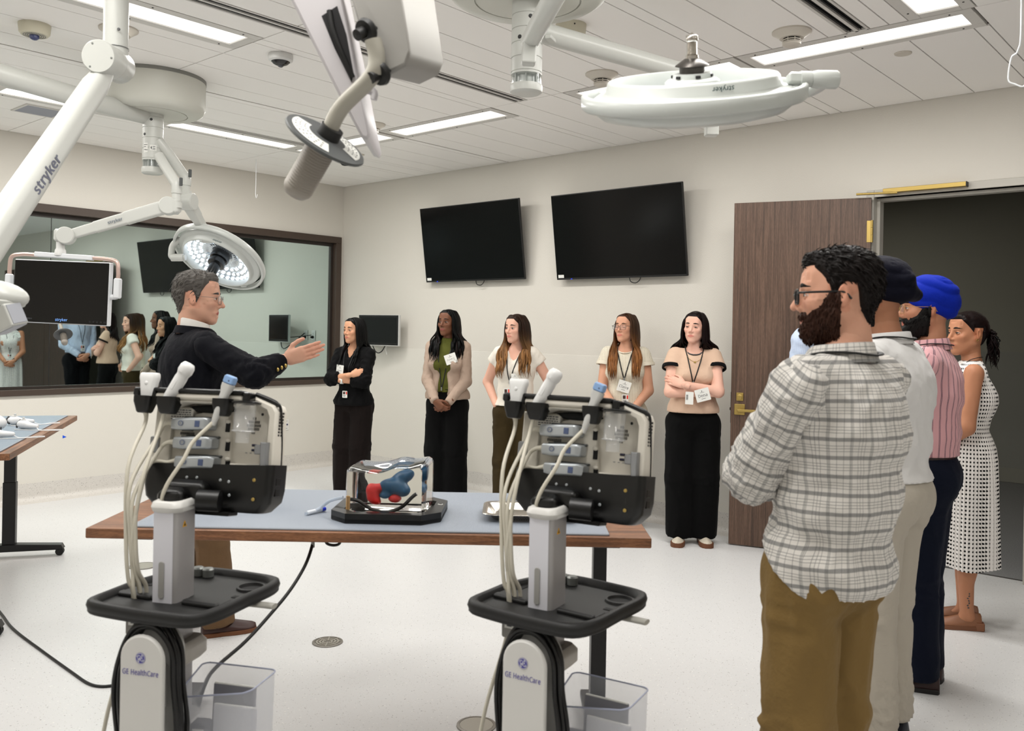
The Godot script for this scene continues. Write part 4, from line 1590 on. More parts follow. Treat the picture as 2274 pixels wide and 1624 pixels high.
	mb.box(Vector3(-0.012, 0, 0), Vector3(0.05, 0.036, 0.034), 0.01)
	mb.commit("yoke_joint", mat("lightwhite"), lb2)
	mb = MB.new()
	mb.tube(curve([Vector3(6.86, 2.23, 3.611), Vector3(6.812, 2.234, 3.547), Vector3(6.735, 2.242, 3.481), Vector3(6.549, 2.279, 3.338), Vector3(6.243, 2.391, 3.008)], 6), 0.02, 14)
	mb.commit("yoke", mat("lightwhite"), lb2)
	spring_arm(lb2, Vector3(5.748, 2.598, 2.245), Vector3(6.243, 2.389, 3.008), 0.07, 0.06)
	mb = MB.new()
	mb.tube(PackedVector3Array([Vector3(5.717, 2.583, 2.193), Vector3(5.718, 2.512, 2.192)]), 0.03, 18)
	mb.box(Vector3(5.718, 2.498, 2.192), Vector3(0.062, 0.055, 0.062), 0.006, Basis(Vector3.UP, 0.72))
	mb.commit("pivot", W, lb2)
	# blurred monitor near the camera, seen from behind and below
	var nm := thing("boom_monitor", "blurred pale boom monitor seen edge-on from behind at the top, with ribbed grey handle", "monitor")
	nm_parts(nm, Vector3(6.128, 2.271, 4.841), Vector3(6.207, 1.955, 4.745))

func nm_parts(nm: Node3D, e0: Vector3, e1: Vector3) -> void:
	var lil := mat("lilacwhite")
	var along := (e1 - e0).normalized()
	# panel: long edge seen as the pale strip, its plane runs away from the camera
	var deep := Vector3(-0.7385, 0.3384, -0.5831)
	var thick := deep.cross(along).normalized()
	deep = along.cross(thick).normalized()
	if thick.dot(Vector3(0.7507, 0, -0.6606)) < 0:
		thick = -thick
	var T := Transform3D(Basis(along, thick, along.cross(thick)), e0)
	var mb := MB.new()
	# the strip itself: tapers towards its lower end
	mb.t = T
	var poly := PackedVector2Array([Vector2(-0.3, -0.09), Vector2(0, -0.052), Vector2(0.23, -0.027), Vector2(0.338, -0.012), Vector2(0.348, 0.0), Vector2(0.34, 0.01), Vector2(0.24, 0.026), Vector2(0.1, 0.05), Vector2(0, 0.064), Vector2(-0.3, 0.11)])
	var zf := 1.0 if T.basis.z.dot(Vector3(0.6606, 0, 0.7507)) > 0 else -1.0
	mb.prism(poly, minf(0.0, -0.3 * zf), maxf(0.0, -0.3 * zf), 0.006)
	mb.commit("panel_housing", lil, nm)
	mb = MB.new()
	mb.t = T
	mb.prism(PackedVector2Array([Vector2(0.04, 0.0), Vector2(0.03, 0.043), Vector2(0.10, 0.040), Vector2(0.19, 0.024), Vector2(0.21, 0.012), Vector2(0.12, 0.002)]), minf(0.001 * zf, -0.004 * zf), maxf(0.001 * zf, -0.004 * zf), 0.0005)
	mb.commit("cable_slot", mat("slotdark"), nm)
	mb = MB.new()
	var ca := curve([Vector3(0.035, 0.022, zf * 0.002), Vector3(0.08, 0.014, zf * 0.006), Vector3(0.13, 0.014, zf * 0.006), Vector3(0.2, 0.018, zf * 0.002)], 5)
	mb.t = T
	mb.tube(ca, 0.007, 8)
	mb.commit("cable", mat("blackplastic"), nm)
	# grey back box, its far side to the right
	var ring := PackedVector3Array([Vector3(6.208, 2.341, 4.824), Vector3(6.38, 2.302, 4.805), Vector3(6.39, 2.112, 4.77), Vector3(6.374, 2.084, 4.771), Vector3(6.318, 2.07, 4.78), Vector3(6.279, 2.09, 4.775), Vector3(6.237, 2.172, 4.785)])
	var back := PackedVector3Array()
	var inner := PackedVector3Array()
	var mid := Vector3.ZERO
	for q in ring:
		mid += q / ring.size()
	for q in ring:
		back.append(q + Vector3(-0.2958, 0.1407, -0.9448) * 0.15)
		inner.append(q.lerp(mid, 0.09) + Vector3(0.6606, 0, 0.7507) * 0.008)
	mb = MB.new()
	mb.loft([inner, ring, back])
	mb.commit("back_box", mat("backgrey"), nm)
	for k in 2:
		mb = MB.new()
		var q := Vector3(6.302, 2.169, 4.821) if k == 0 else Vector3(6.326, 2.074, 4.8)
		mb.lathe([Vector2(0.026, 0), Vector2(0.029, 0.006), Vector2(0.026, 0.016), Vector2(0.013, 0.018), Vector2(0.013, 0.04), Vector2(0, 0.042)], 18, axis_y(q, Vector3(0.02266, -0.5392, 0.8419)))
		mb.box(q, Vector3(0.05, 0.012, 0.02), 0.005)
		mb.commit("knob", mat("blackplastic"), nm)
	handle_grip(nm, Vector3(6.325, 2.14, 4.827), Vector3(6.194, 1.934, 4.85), Vector3(6.093, 1.81, 4.865), 0.034, [Vector3(6.328, 2.1, 4.818), Vector3(6.315, 2.058, 4.823)])
	mb = MB.new()
	mb.tube(curve([Vector3(6.204, 2.076, 4.747), Vector3(6.22, 2.06, 4.733), Vector3(6.219, 2.042, 4.734)], 4), 0.008, 8)
	mb.box(Vector3(6.203, 2.065, 4.735), Vector3(0.02, 0.012, 0.03), 0.003)
	mb.commit("hook", lil, nm)
# ---------------------------------------------------------------- tables and what lies on them
func table(called: String, label: String, at: Vector3, yaw: float, L: float, Wd: float, H: float) -> Node3D:
	var t := thing(called, label, "table", at, yaw, "height-adjustable work tables")
	var mb := MB.new()
	mb.box(Vector3(0, H - 0.0165, 0), Vector3(L, 0.033, Wd), 0.003)
	mb.commit("tabletop", mat("tablewood"), t)
	var bk := mat("tableblack")
	for s in [-1.0, 1.0]:
		var x: float = s * (L * 0.5 - 0.13)
		mb = MB.new()
		mb.box(Vector3(x, 0.27, 0), Vector3(0.055, 0.42, 0.075), 0.003)
		mb.box(Vector3(x, 0.62, 0), Vector3(0.048, 0.34, 0.066), 0.003)
		mb.commit("leg", bk, t)
		mb = MB.new()
		mb.box(Vector3(x, H - 0.048, 0), Vector3(0.09, 0.026, 0.52), 0.004)
		mb.box(Vector3(x - s * 0.03, H - 0.075, 0), Vector3(0.075, 0.035, 0.1), 0.006)
		mb.commit("bracket", bk, t)
		mb = MB.new()
		mb.prism(PackedVector2Array([Vector2(-Wd * 0.44, 0.045), Vector2(-Wd * 0.42, 0.072), Vector2(0, 0.088), Vector2(Wd * 0.42, 0.072), Vector2(Wd * 0.44, 0.045), Vector2(Wd * 0.4, 0.04), Vector2(-Wd * 0.4, 0.04)]), -0.035, 0.035, 0.004, Transform3D(Basis(Vector3.UP, PI / 2), Vector3(x, 0, 0)))
		mb.commit("foot", bk, t)
		for z in [-1.0, 1.0]:
			var c := Vector3(x, 0.0, z * Wd * 0.405)
			mb = MB.new()
			for w in [-0.013, 0.013]:
				mb.lathe([Vector2(0, -0.008), Vector2(0.022, -0.008), Vector2(0.025, -0.005), Vector2(0.025, 0.005), Vector2(0.022, 0.008), Vector2(0, 0.008)], 16, axis_y(c + Vector3(w, 0.025, 0), Vector3(1, 0, 0)))
			mb.box(c + Vector3(0, 0.032, 0), Vector3(0.02, 0.03, 0.03), 0.006)
			mb.commit("caster", mat("blackplastic"), t)
	mb = MB.new()
	mb.box(Vector3(0, H - 0.055, 0), Vector3(L - 0.3, 0.035, 0.05), 0.004)
	mb.commit("crossbeam", bk, t)
	return t

func pad(label: String, at: Vector3, yaw: float, L: float, Wd: float, H: float, m: Material) -> void:
	var t := thing("table_mat", label, "mat", at + Vector3(0, H, 0), yaw)
	var mb := MB.new()
	mb.prism(rounded(L * 0.5, Wd * 0.5, 0.008, 3), 0.0, 0.006, 0.002, Transform3D(Basis(Vector3.RIGHT, -PI / 2), Vector3.ZERO))
	mb.commit("base_layer", mat("padedge"), t)
	mb = MB.new()
	mb.box(Vector3(0, 0.0058, 0), Vector3(L - 0.022, 0.0016, Wd - 0.022), 0.0005)
	mb.commit("top_layer", m, t)

const T1 := Vector3(5.407, 0, 3.978)
const T1YAW := 0.7215
const T1H := 0.835

func t1(x: float, y: float, z: float) -> Vector3:
	# a point over the demonstration table: x to the right, z to the near side
	return T1 + Basis(Vector3.UP, T1YAW) * Vector3(x, y, z)

func build_tables() -> void:
	table("work_table", "wooden-topped table with hatched grey mat in the centre, carrying the clear phantom block", T1, T1YAW, 1.826, 0.735, T1H)
	pad("hatched grey-blue rubber mat on the centre table under the phantom block", t1(0.0, 0, 0.0), T1YAW, 1.56, 0.70, T1H, mat("padtop"))
	mats["padtop"].uv1_scale = Vector3(60, 60, 60)
	var y2 := deg_to_rad(58.6)
	var T2 := Vector3(7.875, 0, 6.101) + DVL(-2.591 - 0.343, -4.9865 + 0.107)
	table("work_table", "wooden-topped table cut by the left edge, with smooth grey mat and white hand controllers", T2, y2 - PI / 2, 1.83, 0.72, 0.885)
	pad("smooth grey-blue mat on the table at the left edge", T2, y2 - PI / 2, 1.735, 0.625, 0.885, mat("padplain"))
	build_phantom()
	build_tray()
	build_controllers(T2)
	# cords
	var bk := mat("cordblack")
	var o := thing("power_cable", "black cord hanging from under the centre table and running down to the left cart", "cord")
	var mb := MB.new()
	var e0 := Vector3(5.438, 0.775, 4.316)
	mb.tube(curve([e0 + Vector3(0.0, 0.03, 0), e0, Vector3(5.462, 0.717, 4.361), Vector3(5.486, 0.656, 4.434), Vector3(5.507, 0.602, 4.521), Vector3(5.539, 0.552, 4.627), Vector3(5.608, 0.529, 4.765), Vector3(5.66, 0.515, 4.826), Vector3(5.684, 0.471, 4.859)], 6), 0.0055, 10)
	mb.commit("cord", bk, o)
	mb = MB.new()
	mb.tube(PackedVector3Array([e0 + Vector3(0, 0.03, 0), e0 + Vector3(0.002, -0.012, 0)]), 0.006, 10)
	mb.commit("cord_sleeve", mat("greymetal"), o)
	o = thing("cable_loop", "small black cord loop sagging under the front edge of the centre table", "cord")
	mb = MB.new()
	mb.tube(curve([Vector3(5.428, 0.782, 4.258), Vector3(5.433, 0.765, 4.254), Vector3(5.449, 0.759, 4.24), Vector3(5.464, 0.764, 4.227), Vector3(5.47, 0.783, 4.221)], 5), 0.005, 8)
	mb.commit("cord", bk, o)
	o = thing("power_cable", "black cord lying across the floor from the left edge to the left cart", "cord")
	mb = MB.new()
	mb.tube(curve([Vector3(2.188, 0, 4.3), Vector3(2.918, 0, 4.404), Vector3(3.239, 0, 4.453), Vector3(3.649, 0, 4.474), Vector3(3.992, 0, 4.486), Vector3(4.155, 0, 4.489), Vector3(4.226, 0, 4.466), Vector3(4.257, 0, 4.411), Vector3(4.283, 0, 4.293)].map(func(q): return q + Vector3(0, 0.006, 0)), 6), 0.006, 8)
	mb.commit("cord", bk, o)

func DVL(r: float, toward: float) -> Vector3:
	# right and toward-the-room-front, in the axes the furniture is turned to
	return Vector3(0.7507, 0, -0.6606) * r + Vector3(0.6606, 0, 0.7507) * toward

func build_phantom() -> void:
	var H := T1H + 0.0066
	var cx := (865.0 - 1137.0) / 1969.0 * 3.15 + 0.447
	# black tray
	var o := thing("phantom_tray", "black chamfered plastic tray under the clear phantom block", "tray", t1(cx + 0.025, H, 0.105), T1YAW - 0.03)
	var rim := PackedVector2Array()
	var hw := 0.188
	var hd := 0.165
	for q in [[hw, hd - 0.06], [hw - 0.06, hd], [0.06 - hw, hd], [-hw, hd - 0.06], [-hw, 0.06 - hd], [0.06 - hw, -hd], [hw - 0.06, -hd], [hw, 0.06 - hd]]:
		rim.append(Vector2(q[0], q[1]))
	var lay := Transform3D(Basis(Vector3.RIGHT, -PI / 2), Vector3.ZERO)
	var mb := MB.new()
	mb.prism(rim, 0.0, 0.018, 0.003, lay)
	mb.commit("tray_floor", mat("trayblack"), o)
	mb = MB.new()
	# raised rim as a band
	for i in 8:
		var a := rim[i]
		var b := rim[(i + 1) % 8]
		var ia := a * Vector2(0.80, 0.80)
		var ib := b * Vector2(0.80, 0.80)
		var P := func(q: Vector2, y: float): return Vector3(q.x, y, -q.y)
		mb.face([P.call(a, 0.034), P.call(b, 0.034), P.call(ib, 0.034), P.call(ia, 0.034)], Vector3.UP)
		var n := Vector3(a.x + b.x, 0, -a.y - b.y).normalized()
		mb.face([P.call(a, 0.004), P.call(b, 0.004), P.call(b, 0.034), P.call(a, 0.034)], n)
		mb.face([P.call(ia, 0.018), P.call(ib, 0.018), P.call(ib, 0.034), P.call(ia, 0.034)], -n)
	mb.commit("rim", mat("trayblack"), o)
	mb = MB.new()
	mb.lathe([Vector2(0.009, 0), Vector2(0.009, 0.001), Vector2(0, 0.001)], 18, Transform3D(Basis(), Vector3(0.17, 0.034, -0.03)))
	mb.commit("logo_dot", mat("paperwhite"), o)
	mb = MB.new()
	mb.tube(curve([Vector3(0.165, 0.0355, -0.03), Vector3(0.17, 0.0355, -0.034), Vector3(0.175, 0.0355, -0.03), Vector3(0.17, 0.0355, -0.027)], 4), 0.0012, 5)
	mb.commit("logo_mark", mat("blackplastic"), o)
	# clear gel block with waved top and a dark curved line across its front
	var g := thing("anatomy_phantom", "clear gel anatomy block with blue and red chambers inside, on the centre table", "anatomy model", t1(cx + 0.02, H + 0.0185, 0.09), T1YAW - 0.06)
	var gel := mat("cleargel")
	gel.refraction_enabled = true
	gel.refraction_scale = 0.036
	gel.transparency = BaseMaterial3D.TRANSPARENCY_ALPHA
	var top := curve([Vector3(-0.122, 0.155, 0), Vector3(-0.06, 0.150, 0), Vector3(-0.01, 0.152, 0), Vector3(0.035, 0.168, 0), Vector3(0.075, 0.166, 0), Vector3(0.10, 0.170, 0), Vector3(0.122, 0.174, 0)], 5)
	var rows := []
	for zi in 9:
		var z := lerpf(-0.115, 0.115, zi / 8.0)
		var e := 0.0
		if zi == 0 or zi == 8:
			e = 0.010
			z = clampf(z, -0.112, 0.112)
		var ring := PackedVector3Array()
		ring.append(Vector3(-0.132 + e, e, z))
		ring.append(Vector3(-0.139 + e, 0.01, z))
		ring.append(Vector3(-0.139 + e, 0.08, z))
		ring.append(Vector3(-0.137 + e, 0.142, z))
		ring.append(Vector3(-0.132 + e, 0.152 - e, z))
		for q in top:
			ring.append(Vector3(q.x, q.y - e + 0.010 * sin(zi * 0.8) * (1.0 - absf(q.x) / 0.14) - 0.012 * (1.0 - zi / 8.0) * 0.0, z))
		ring.append(Vector3(0.134 - e, 0.168 - e, z))
		ring.append(Vector3(0.139 - e, 0.155, z))
		ring.append(Vector3(0.139 - e, 0.08, z))
		ring.append(Vector3(0.139 - e, 0.01, z))
		ring.append(Vector3(0.132 - e, e, z))
		for k in 5:
			ring.append(Vector3(lerpf(0.11, -0.11, k / 4.0), e, z))
		rows.append(ring)
	var mb2 := MB.new()
	mb2.loft(rows)
	mb2.commit("gel_block", gel, g)
	var org := [
		["blue_chamber", Color(0.02, 0.33, 0.50), [[Vector3(0.045, 0.118, -0.02), Vector3(0.045, 0.024, 0.03), 0.45], [Vector3(0.012, 0.088, 0.0), Vector3(0.048, 0.028, 0.03), 0.0], [Vector3(0.048, 0.075, 0.0), Vector3(0.028, 0.024, 0.026), 0.0], [Vector3(-0.012, 0.056, 0.01), Vector3(0.022, 0.012, 0.014), 0.0]]],
		["red_chamber", Color(0.85, 0.05, 0.03), [[Vector3(-0.056, 0.062, 0.0), Vector3(0.024, 0.036, 0.026), 0.3], [Vector3(-0.03, 0.082, 0.0), Vector3(0.026, 0.016, 0.02), 0.2], [Vector3(-0.05, 0.038, 0.005), Vector3(0.026, 0.014, 0.02), -0.4], [Vector3(0.022, 0.046, 0.005), Vector3(0.024, 0.016, 0.02), 0.0]]],
	]
	for q in org:
		var f := Field.new(AABB(Vector3(-0.1, 0.01, -0.06), Vector3(0.22, 0.15, 0.12)), 0.005)
		for e in q[2]:
			f.ellipsoid(e[0], e[1], Basis(Vector3.BACK, e[2]), 0.012)
		var m2 := MB.new()
		f.mesh(m2)
		m2.commit(q[0], mat(q[0], q[1], 0.35), g)
	var f2 := MB.new()
	f2.tube(curve([Vector3(-0.137, 0.045, 0.06), Vector3(-0.10, 0.04, 0.06), Vector3(-0.05, 0.012, 0.06), Vector3(0.0, 0.004, 0.06), Vector3(0.05, 0.02, 0.06), Vector3(0.09, 0.058, 0.06), Vector3(0.105, 0.07, 0.06)], 6), 0.0065, 10)
	f2.commit("tray_reflection", mat("reflectionblack"), g)  # reflection of the black tray in the gel, modelled as a dark curve
	f2 = MB.new()
	f2.box(Vector3(-0.128, 0.035, 0.095), Vector3(0.014, 0.05, 0.014), 0.003)
	f2.commit("port_plug", mat("plugtan"), g)
	# clear tubing with blue connector
	var s := thing("infusion_tube", "clear plastic tubing with blue-capped connector lying left of the clear block", "tube")
	var cl := mat("cleartube")
	cl.transparency = BaseMaterial3D.TRANSPARENCY_ALPHA
	mb = MB.new()
	var y := H + 0.006
	mb.tube(curve([t1(cx - 0.142, H + 0.06, 0.12), t1(cx - 0.19, H + 0.045, 0.11), t1(cx - 0.225, y + 0.012, 0.10), t1(cx - 0.25, y, 0.125), t1(cx - 0.265, y, 0.15)], 6), 0.006, 10)
	mb.commit("tubing", cl, s)
	mb = MB.new()
	mb.tube(PackedVector3Array([t1(cx - 0.262, y + 0.002, 0.145), t1(cx - 0.225, y + 0.003, 0.085)]), 0.0075, 10)
	mb.commit("connector", mat("connectorwhite"), s)
	mb = MB.new()
	mb.tube(PackedVector3Array([t1(cx - 0.225, y + 0.003, 0.085), t1(cx - 0.216, y + 0.003, 0.07)]), 0.008, 10)
	mb.commit("blue_cap", mat("capblue"), s)

func build_tray() -> void:
	var cx := (1188.0 - 1137.0) / 1969.0 * 3.1 + 0.447
	var o := thing("instrument_tray", "shiny stainless steel instrument tray on the mat behind the right cart's column", "tray", t1(cx, T1H + 0.0066, 0.09), T1YAW)
	var rows := []
	for q in [[0.128, 0.086, 0.002], [0.134, 0.092, 0.004], [0.15, 0.105, 0.025], [0.153, 0.108, 0.028], [0.166, 0.121, 0.0285], [0.168, 0.123, 0.026]]:
		var ring := PackedVector3Array()
		for p in rounded(q[0], q[1], 0.04, 5):
			ring.append(Vector3(p.x, q[2], p.y))
		rows.append(ring)
	var mb := MB.new()
	mb.grid(rows, true)
	var fl := PackedVector2Array()
	for p in rounded(0.129, 0.087, 0.04, 5):
		fl.append(p)
	mb.prism(fl, 0.0, 0.003, 0.0005, Transform3D(Basis(Vector3.RIGHT, -PI / 2), Vector3.ZERO))
	mb.commit("pan", mat("steel"), o)

func build_controllers(t2: Vector3) -> void:
	var Y := 0.885 + 0.0066
	var w := mat("ctrlwhite")
	var spots := [[Vector3(2.28, 0.924, 4.097), "white hand controller nearest the wall on the left table, strap trailing right", 0.6], [Vector3(2.53, 0.931, 4.144), "white hand controller lying in front of the other one on the left table", -0.2], [Vector3(2.846, 0.906, 4.398), "white hand controller cut by the left edge, strap loop on the grey mat", 0.3]]
	for i in 3:
		var s: Array = spots[i]
		var o := thing("hand_controller", s[1], "controller", Vector3(s[0].x, Y, s[0].z), 0.7215 + s[2], "white hand controllers")
		var f := Field.new(AABB(Vector3(-0.1, -0.005, -0.07), Vector3(0.2, 0.1, 0.14)), 0.006)
		f.capsule(Vector3(0.0, 0.022, 0), Vector3(0.065, 0.02, 0.01), 0.02, 0.013, 0.01)
		f.ellipsoid(Vector3(-0.03, 0.028, 0), Vector3(0.036, 0.026, 0.03), Basis(), 0.012)
		f.cut(Plane(Vector3(0, -1, 0), -0.001))
		var mb := MB.new()
		f.mesh(mb)
		mb.commit("shell", w, o)
		mb = MB.new()
		mb.lathe([Vector2(0.014, 0), Vector2(0.013, 0.004), Vector2(0, 0.005)], 14, Transform3D(Basis(), Vector3(-0.03, 0.052, 0)))
		mb.lathe([Vector2(0.005, 0), Vector2(0.007, 0.012), Vector2(0, 0.014)], 10, Transform3D(Basis(), Vector3(-0.025, 0.055, 0.004)))
		mb.commit("thumb_stick", mat("camwhite"), o)
		mb = MB.new()
		mb.tube(curve([Vector3(-0.055, 0.05, -0.012), Vector3(-0.068, 0.03, 0), Vector3(-0.055, 0.012, 0.018)], 5), 0.006, 8)
		mb.commit("trigger", mat("trigdark"), o)
		mb = MB.new()
		mb.tube(curve([Vector3(0.065, 0.018, 0.01), Vector3(0.1, 0.003, 0.03), Vector3(0.15, 0.003, 0.0), Vector3(0.19, 0.003, -0.03), Vector3(0.21, 0.003, 0.0), Vector3(0.15, 0.003, 0.03), Vector3(0.08, 0.003, 0.05), Vector3(-0.02, 0.003, 0.06), Vector3(-0.05, 0.003, 0.04)], 6), 0.0025, 6)
		mb.commit("wrist_strap", w, o)
	var h := thing("headset", "white headset shell with dark vents cut by the left edge of the table", "headset", Vector3(Vector3(2.534, 0.989, 4.34).x, Y, Vector3(2.534, 0.989, 4.34).z), 0.7215)
	var f := Field.new(AABB(Vector3(-0.12, -0.005, -0.08), Vector3(0.24, 0.14, 0.16)), 0.008)
	f.ellipsoid(Vector3(0, 0.05, 0), Vector3(0.09, 0.05, 0.055), Basis(), 0.01)
	f.cut(Plane(Vector3(0, -1, 0), -0.001))
	var mb := MB.new()
	f.mesh(mb)
	mb.commit("shell", w, h)
	for k in 3:
		mb = MB.new()
		mb.box(Vector3(0.055 + k * 0.012, 0.022, 0.047 - k * 0.008), Vector3(0.005, 0.022, 0.006), 0.002)
		mb.commit("vent", mat("trigdark"), h)

# ---------------------------------------------------------------- ultrasound carts
func build_carts() -> void:
	var c1 := make_cart(Vector3(5.706, 0, 4.946), deg_to_rad(28.34), "left ultrasound cart with grey column and black tray, in front of the man in navy", "left")
	var at2 := Vector3(6.433, 0.954, 4.306)
	make_cart(Vector3(at2.x, 0, at2.z), deg_to_rad(11.5), "right ultrasound cart with grey column and black tray, nearest the man in the plaid shirt", "right")

func make_cart(at: Vector3, yaw: float, label: String, side: String) -> Node3D:
	var c := thing("ultrasound_cart", label, "medical cart", at, yaw, "ultrasound carts")
	var cream := mat("cream")
	var black := mat("consoleblack")
	var cwhite := mat("cartwhite")
	var alu := mat("columngrey")
	var MBv := MB.new()
	# column: flat face to the front, rounded flank
	var cs := PackedVector2Array()
	for q in rounded(0.036, 0.046, 0.016, 5):
		cs.append(q)
	var up := Transform3D(Basis(Vector3.RIGHT, -PI / 2), Vector3.ZERO)
	MBv.prism(cs, 0.16, 1.02, 0.001, up)
	MBv.commit("column", alu, c)
	MBv = MB.new()
	MBv.box(Vector3(-0.002, 0.6, 0.0463), Vector3(0.056, 0.84, 0.002), 0.001)
	MBv.commit("column_face", mat("columnface"), c)
	MBv = MB.new()
	MBv.prism(rounded(0.008, 0.048, 0.008, 4), 0.0, 0.003, 0.001, Transform3D(Basis(), Vector3(-0.004, 0.845, 0.047)))
	MBv.commit("cable_clip", mat("clipgrey"), c)
	# warning sticker
	MBv = MB.new()
	MBv.prism(PackedVector2Array([Vector2(-0.009, -0.008), Vector2(0.009, -0.008), Vector2(0.0, 0.008)]), 0.0, 0.0008, 0.0, Transform3D(Basis(Vector3.UP, PI / 2), Vector3(0.0362, 0.985, 0.012)))
	MBv.commit("warning_sticker", mat("warnyellow"), c)
	MBv = MB.new()
	MBv.box(Vector3(0.0372, 0.9815, 0.012), Vector3(0.0006, 0.004, 0.006), 0.0)
	MBv.box(Vector3(0.0372, 0.9855, 0.012), Vector3(0.0006, 0.003, 0.002), 0.0)
	MBv.commit("sticker_print", mat("blackplastic"), c).set_meta("kind", "stuff")
	# rounded top rim with a hollow
	MBv = MB.new()
	var rim := []
	for k in 9:
		var a := TAU * k / 8.0
		var ring := PackedVector3Array()
		for q in rounded(0.034 + cos(a) * 0.011, 0.045 + cos(a) * 0.011, 0.026, 8):
			ring.append(Vector3(q.x, 1.03 + sin(a) * 0.016, -q.y))
		rim.append(ring)
	MBv.grid(rim, true)
	MBv.commit("column_rim", cwhite, c)
	MBv = MB.new()
	MBv.prism(rounded(0.03, 0.04, 0.018, 6), 1.008, 1.024, 0.001, up)
	MBv.commit("rim_floor", black, c)
	# tray with raised rim, cup holder and cable notch
	var tr := Node3D.new()
	tr.name = "tray"
	c.add_child(tr, true)
	tr.position = Vector3(0.012, 0.775, -0.048)
	tr.rotation.y = -0.10
	tr.scale = Vector3(0.95, 1, 0.95)
	var tm := mat("trayplastic")
	var outer := PackedVector2Array()
	for q in curve([Vector3(-0.185, 0.10, 0), Vector3(-0.17, 0.19, 0), Vector3(-0.08, 0.212, 0), Vector3(0.08, 0.212, 0), Vector3(0.165, 0.195, 0), Vector3(0.195, 0.12, 0), Vector3(0.195, 0.0, 0), Vector3(0.195, -0.13, 0), Vector3(0.16, -0.185, 0), Vector3(0.06, -0.2, 0), Vector3(-0.06, -0.2, 0), Vector3(-0.12, -0.18, 0), Vector3(-0.165, -0.1, 0), Vector3(-0.19, 0.0, 0)], 4):
		outer.append(Vector2(q.x, -q.y))
	outer.reverse()
	var inner := PackedVector2Array()
	for q in outer:
		inner.append(q * Vector2(0.87, 0.87))
	MBv = MB.new()
	MBv.prism(outer, -0.006, 0.012, 0.004, up)
	MBv.commit("tray_plate", tm, tr)
	MBv = MB.new()
	var rr := []
	for w in [[1.0, 0.004], [1.015, 0.014], [1.0, 0.026], [0.955, 0.029], [0.91, 0.026], [0.885, 0.012]]:
		var ring := PackedVector3Array()
		for q in outer:
			ring.append(Vector3(q.x * w[0], w[1], -q.y * w[0]))
		rr.append(ring)
	MBv.grid(rr, true)
	MBv.commit("tray_rim", tm, tr)
	MBv = MB.new()
	MBv.lathe([Vector2(0.042, 0.012), Vector2(0.04, 0.018), Vector2(0.034, 0.019), Vector2(0.031, 0.012)], 26, Transform3D(Basis(), Vector3(0.135, 0, -0.10)))
	MBv.commit("cup_holder", tm, tr)
	MBv = MB.new()
	MBv.lathe([Vector2(0.0312, 0.0125), Vector2(0, 0.0125)], 26, Transform3D(Basis(), Vector3(0.135, 0, -0.10)))
	MBv.box(Vector3(0.16, 0.0125, -0.015), Vector3(0.05, 0.003, 0.018), 0.001)
	MBv.box(Vector3(-0.155, 0.0125, -0.05), Vector3(0.03, 0.003, 0.075), 0.001)
	MBv.commit("hollow", mat("holeblack"), tr).set_meta("kind", "stuff")
	for s in [-1.0, 1.0]:
		MBv = MB.new()
		MBv.box(Vector3(s * 0.105 + 0.0, 0.016, 0.082), Vector3(0.115, 0.016, 0.028), 0.007)
		MBv.box(Vector3(s * 0.115 + 0.0, 0.014, 0.055), Vector3(0.1, 0.012, 0.06), 0.005)
		MBv.commit("tray_shelf", tm, tr)
	MBv = MB.new()
	MBv.tube(curve([Vector3(0.15, -0.012, -0.05), Vector3(0.215, -0.012, -0.055), Vector3(0.245, -0.010, -0.05)], 4), 0.012, 10, true, 0.5)
	MBv.commit("tray_lever", mat("levergrey"), c).transform = tr.transform
	MBv = MB.new()
	for k in 2:
		MBv.lathe([Vector2(0.016, 0.0), Vector2(0.017, 0.02), Vector2(0.013, 0.024), Vector2(0, 0.024)], 14, Transform3D(Basis(), Vector3(-0.085 + k * 0.035, 0.014, -0.15)))
	MBv.commit("bottle_cap", mat("greymetal"), tr).set_meta("kind", "stuff")
	# side plate under the tray
	MBv = MB.new()
	MBv.box(Vector3(-0.075, 0.725, 0.02), Vector3(0.07, 0.06, 0.05), 0.004)
	MBv.commit("bracket", mat("bracketgrey"), c)
	MBv = MB.new()
	MBv.box(Vector3(-0.085, 0.735, 0.0455), Vector3(0.028, 0.026, 0.001), 0.0)
	MBv.commit("label", mat("paperwhite"), c)
	MBv = MB.new()
	MBv.box(Vector3(-0.085, 0.735, 0.0462), Vector3(0.014, 0.016, 0.0006), 0.0)
	MBv.commit("label_print", mat("inkgrey"), c)
	# collar and bin
	MBv = MB.new()
	MBv.prism(rounded(0.048, 0.06, 0.03, 6), 0.627, 0.683, 0.014, Transform3D(up.basis, Vector3(0.022, 0, -0.008)))
	MBv.commit("collar", mat("collargrey"), c)
	var frost := mat("frostbin")
	frost.transparency = BaseMaterial3D.TRANSPARENCY_ALPHA
	MBv = MB.new()
	var bin := []
	for w in [[0.0, 0.86, 0.30], [0.01, 0.9, 0.31], [0.16, 0.97, 0.45], [0.30, 1.0, 0.595]]:
		var ring := PackedVector3Array()
		for q in rounded(0.105 * w[1], 0.072 * w[1], 0.02, 5):
			var dip := 0.0
			if w[0] > 0.25 and q.y > 0.0:
				dip = -0.035 * smoothstep(-0.09, 0.03, -q.x + 0.03)
			ring.append(Vector3(0.15 + q.x, w[2] + dip, -0.012 + q.y))
		bin.append(ring)
	MBv.grid(bin, true)
	MBv.cap(bin[0], Vector3.DOWN)
	MBv.commit("bin", frost, c)
	MBv = MB.new()
	var lip: PackedVector3Array = bin[3].duplicate()
	lip.append(lip[0])
	MBv.tube(lip, 0.0022, 6, false)
	MBv.commit("bin_lip", mat("lipclear"), c)
	# logo panel with the cord wound behind it
	var pl := PackedVector2Array()
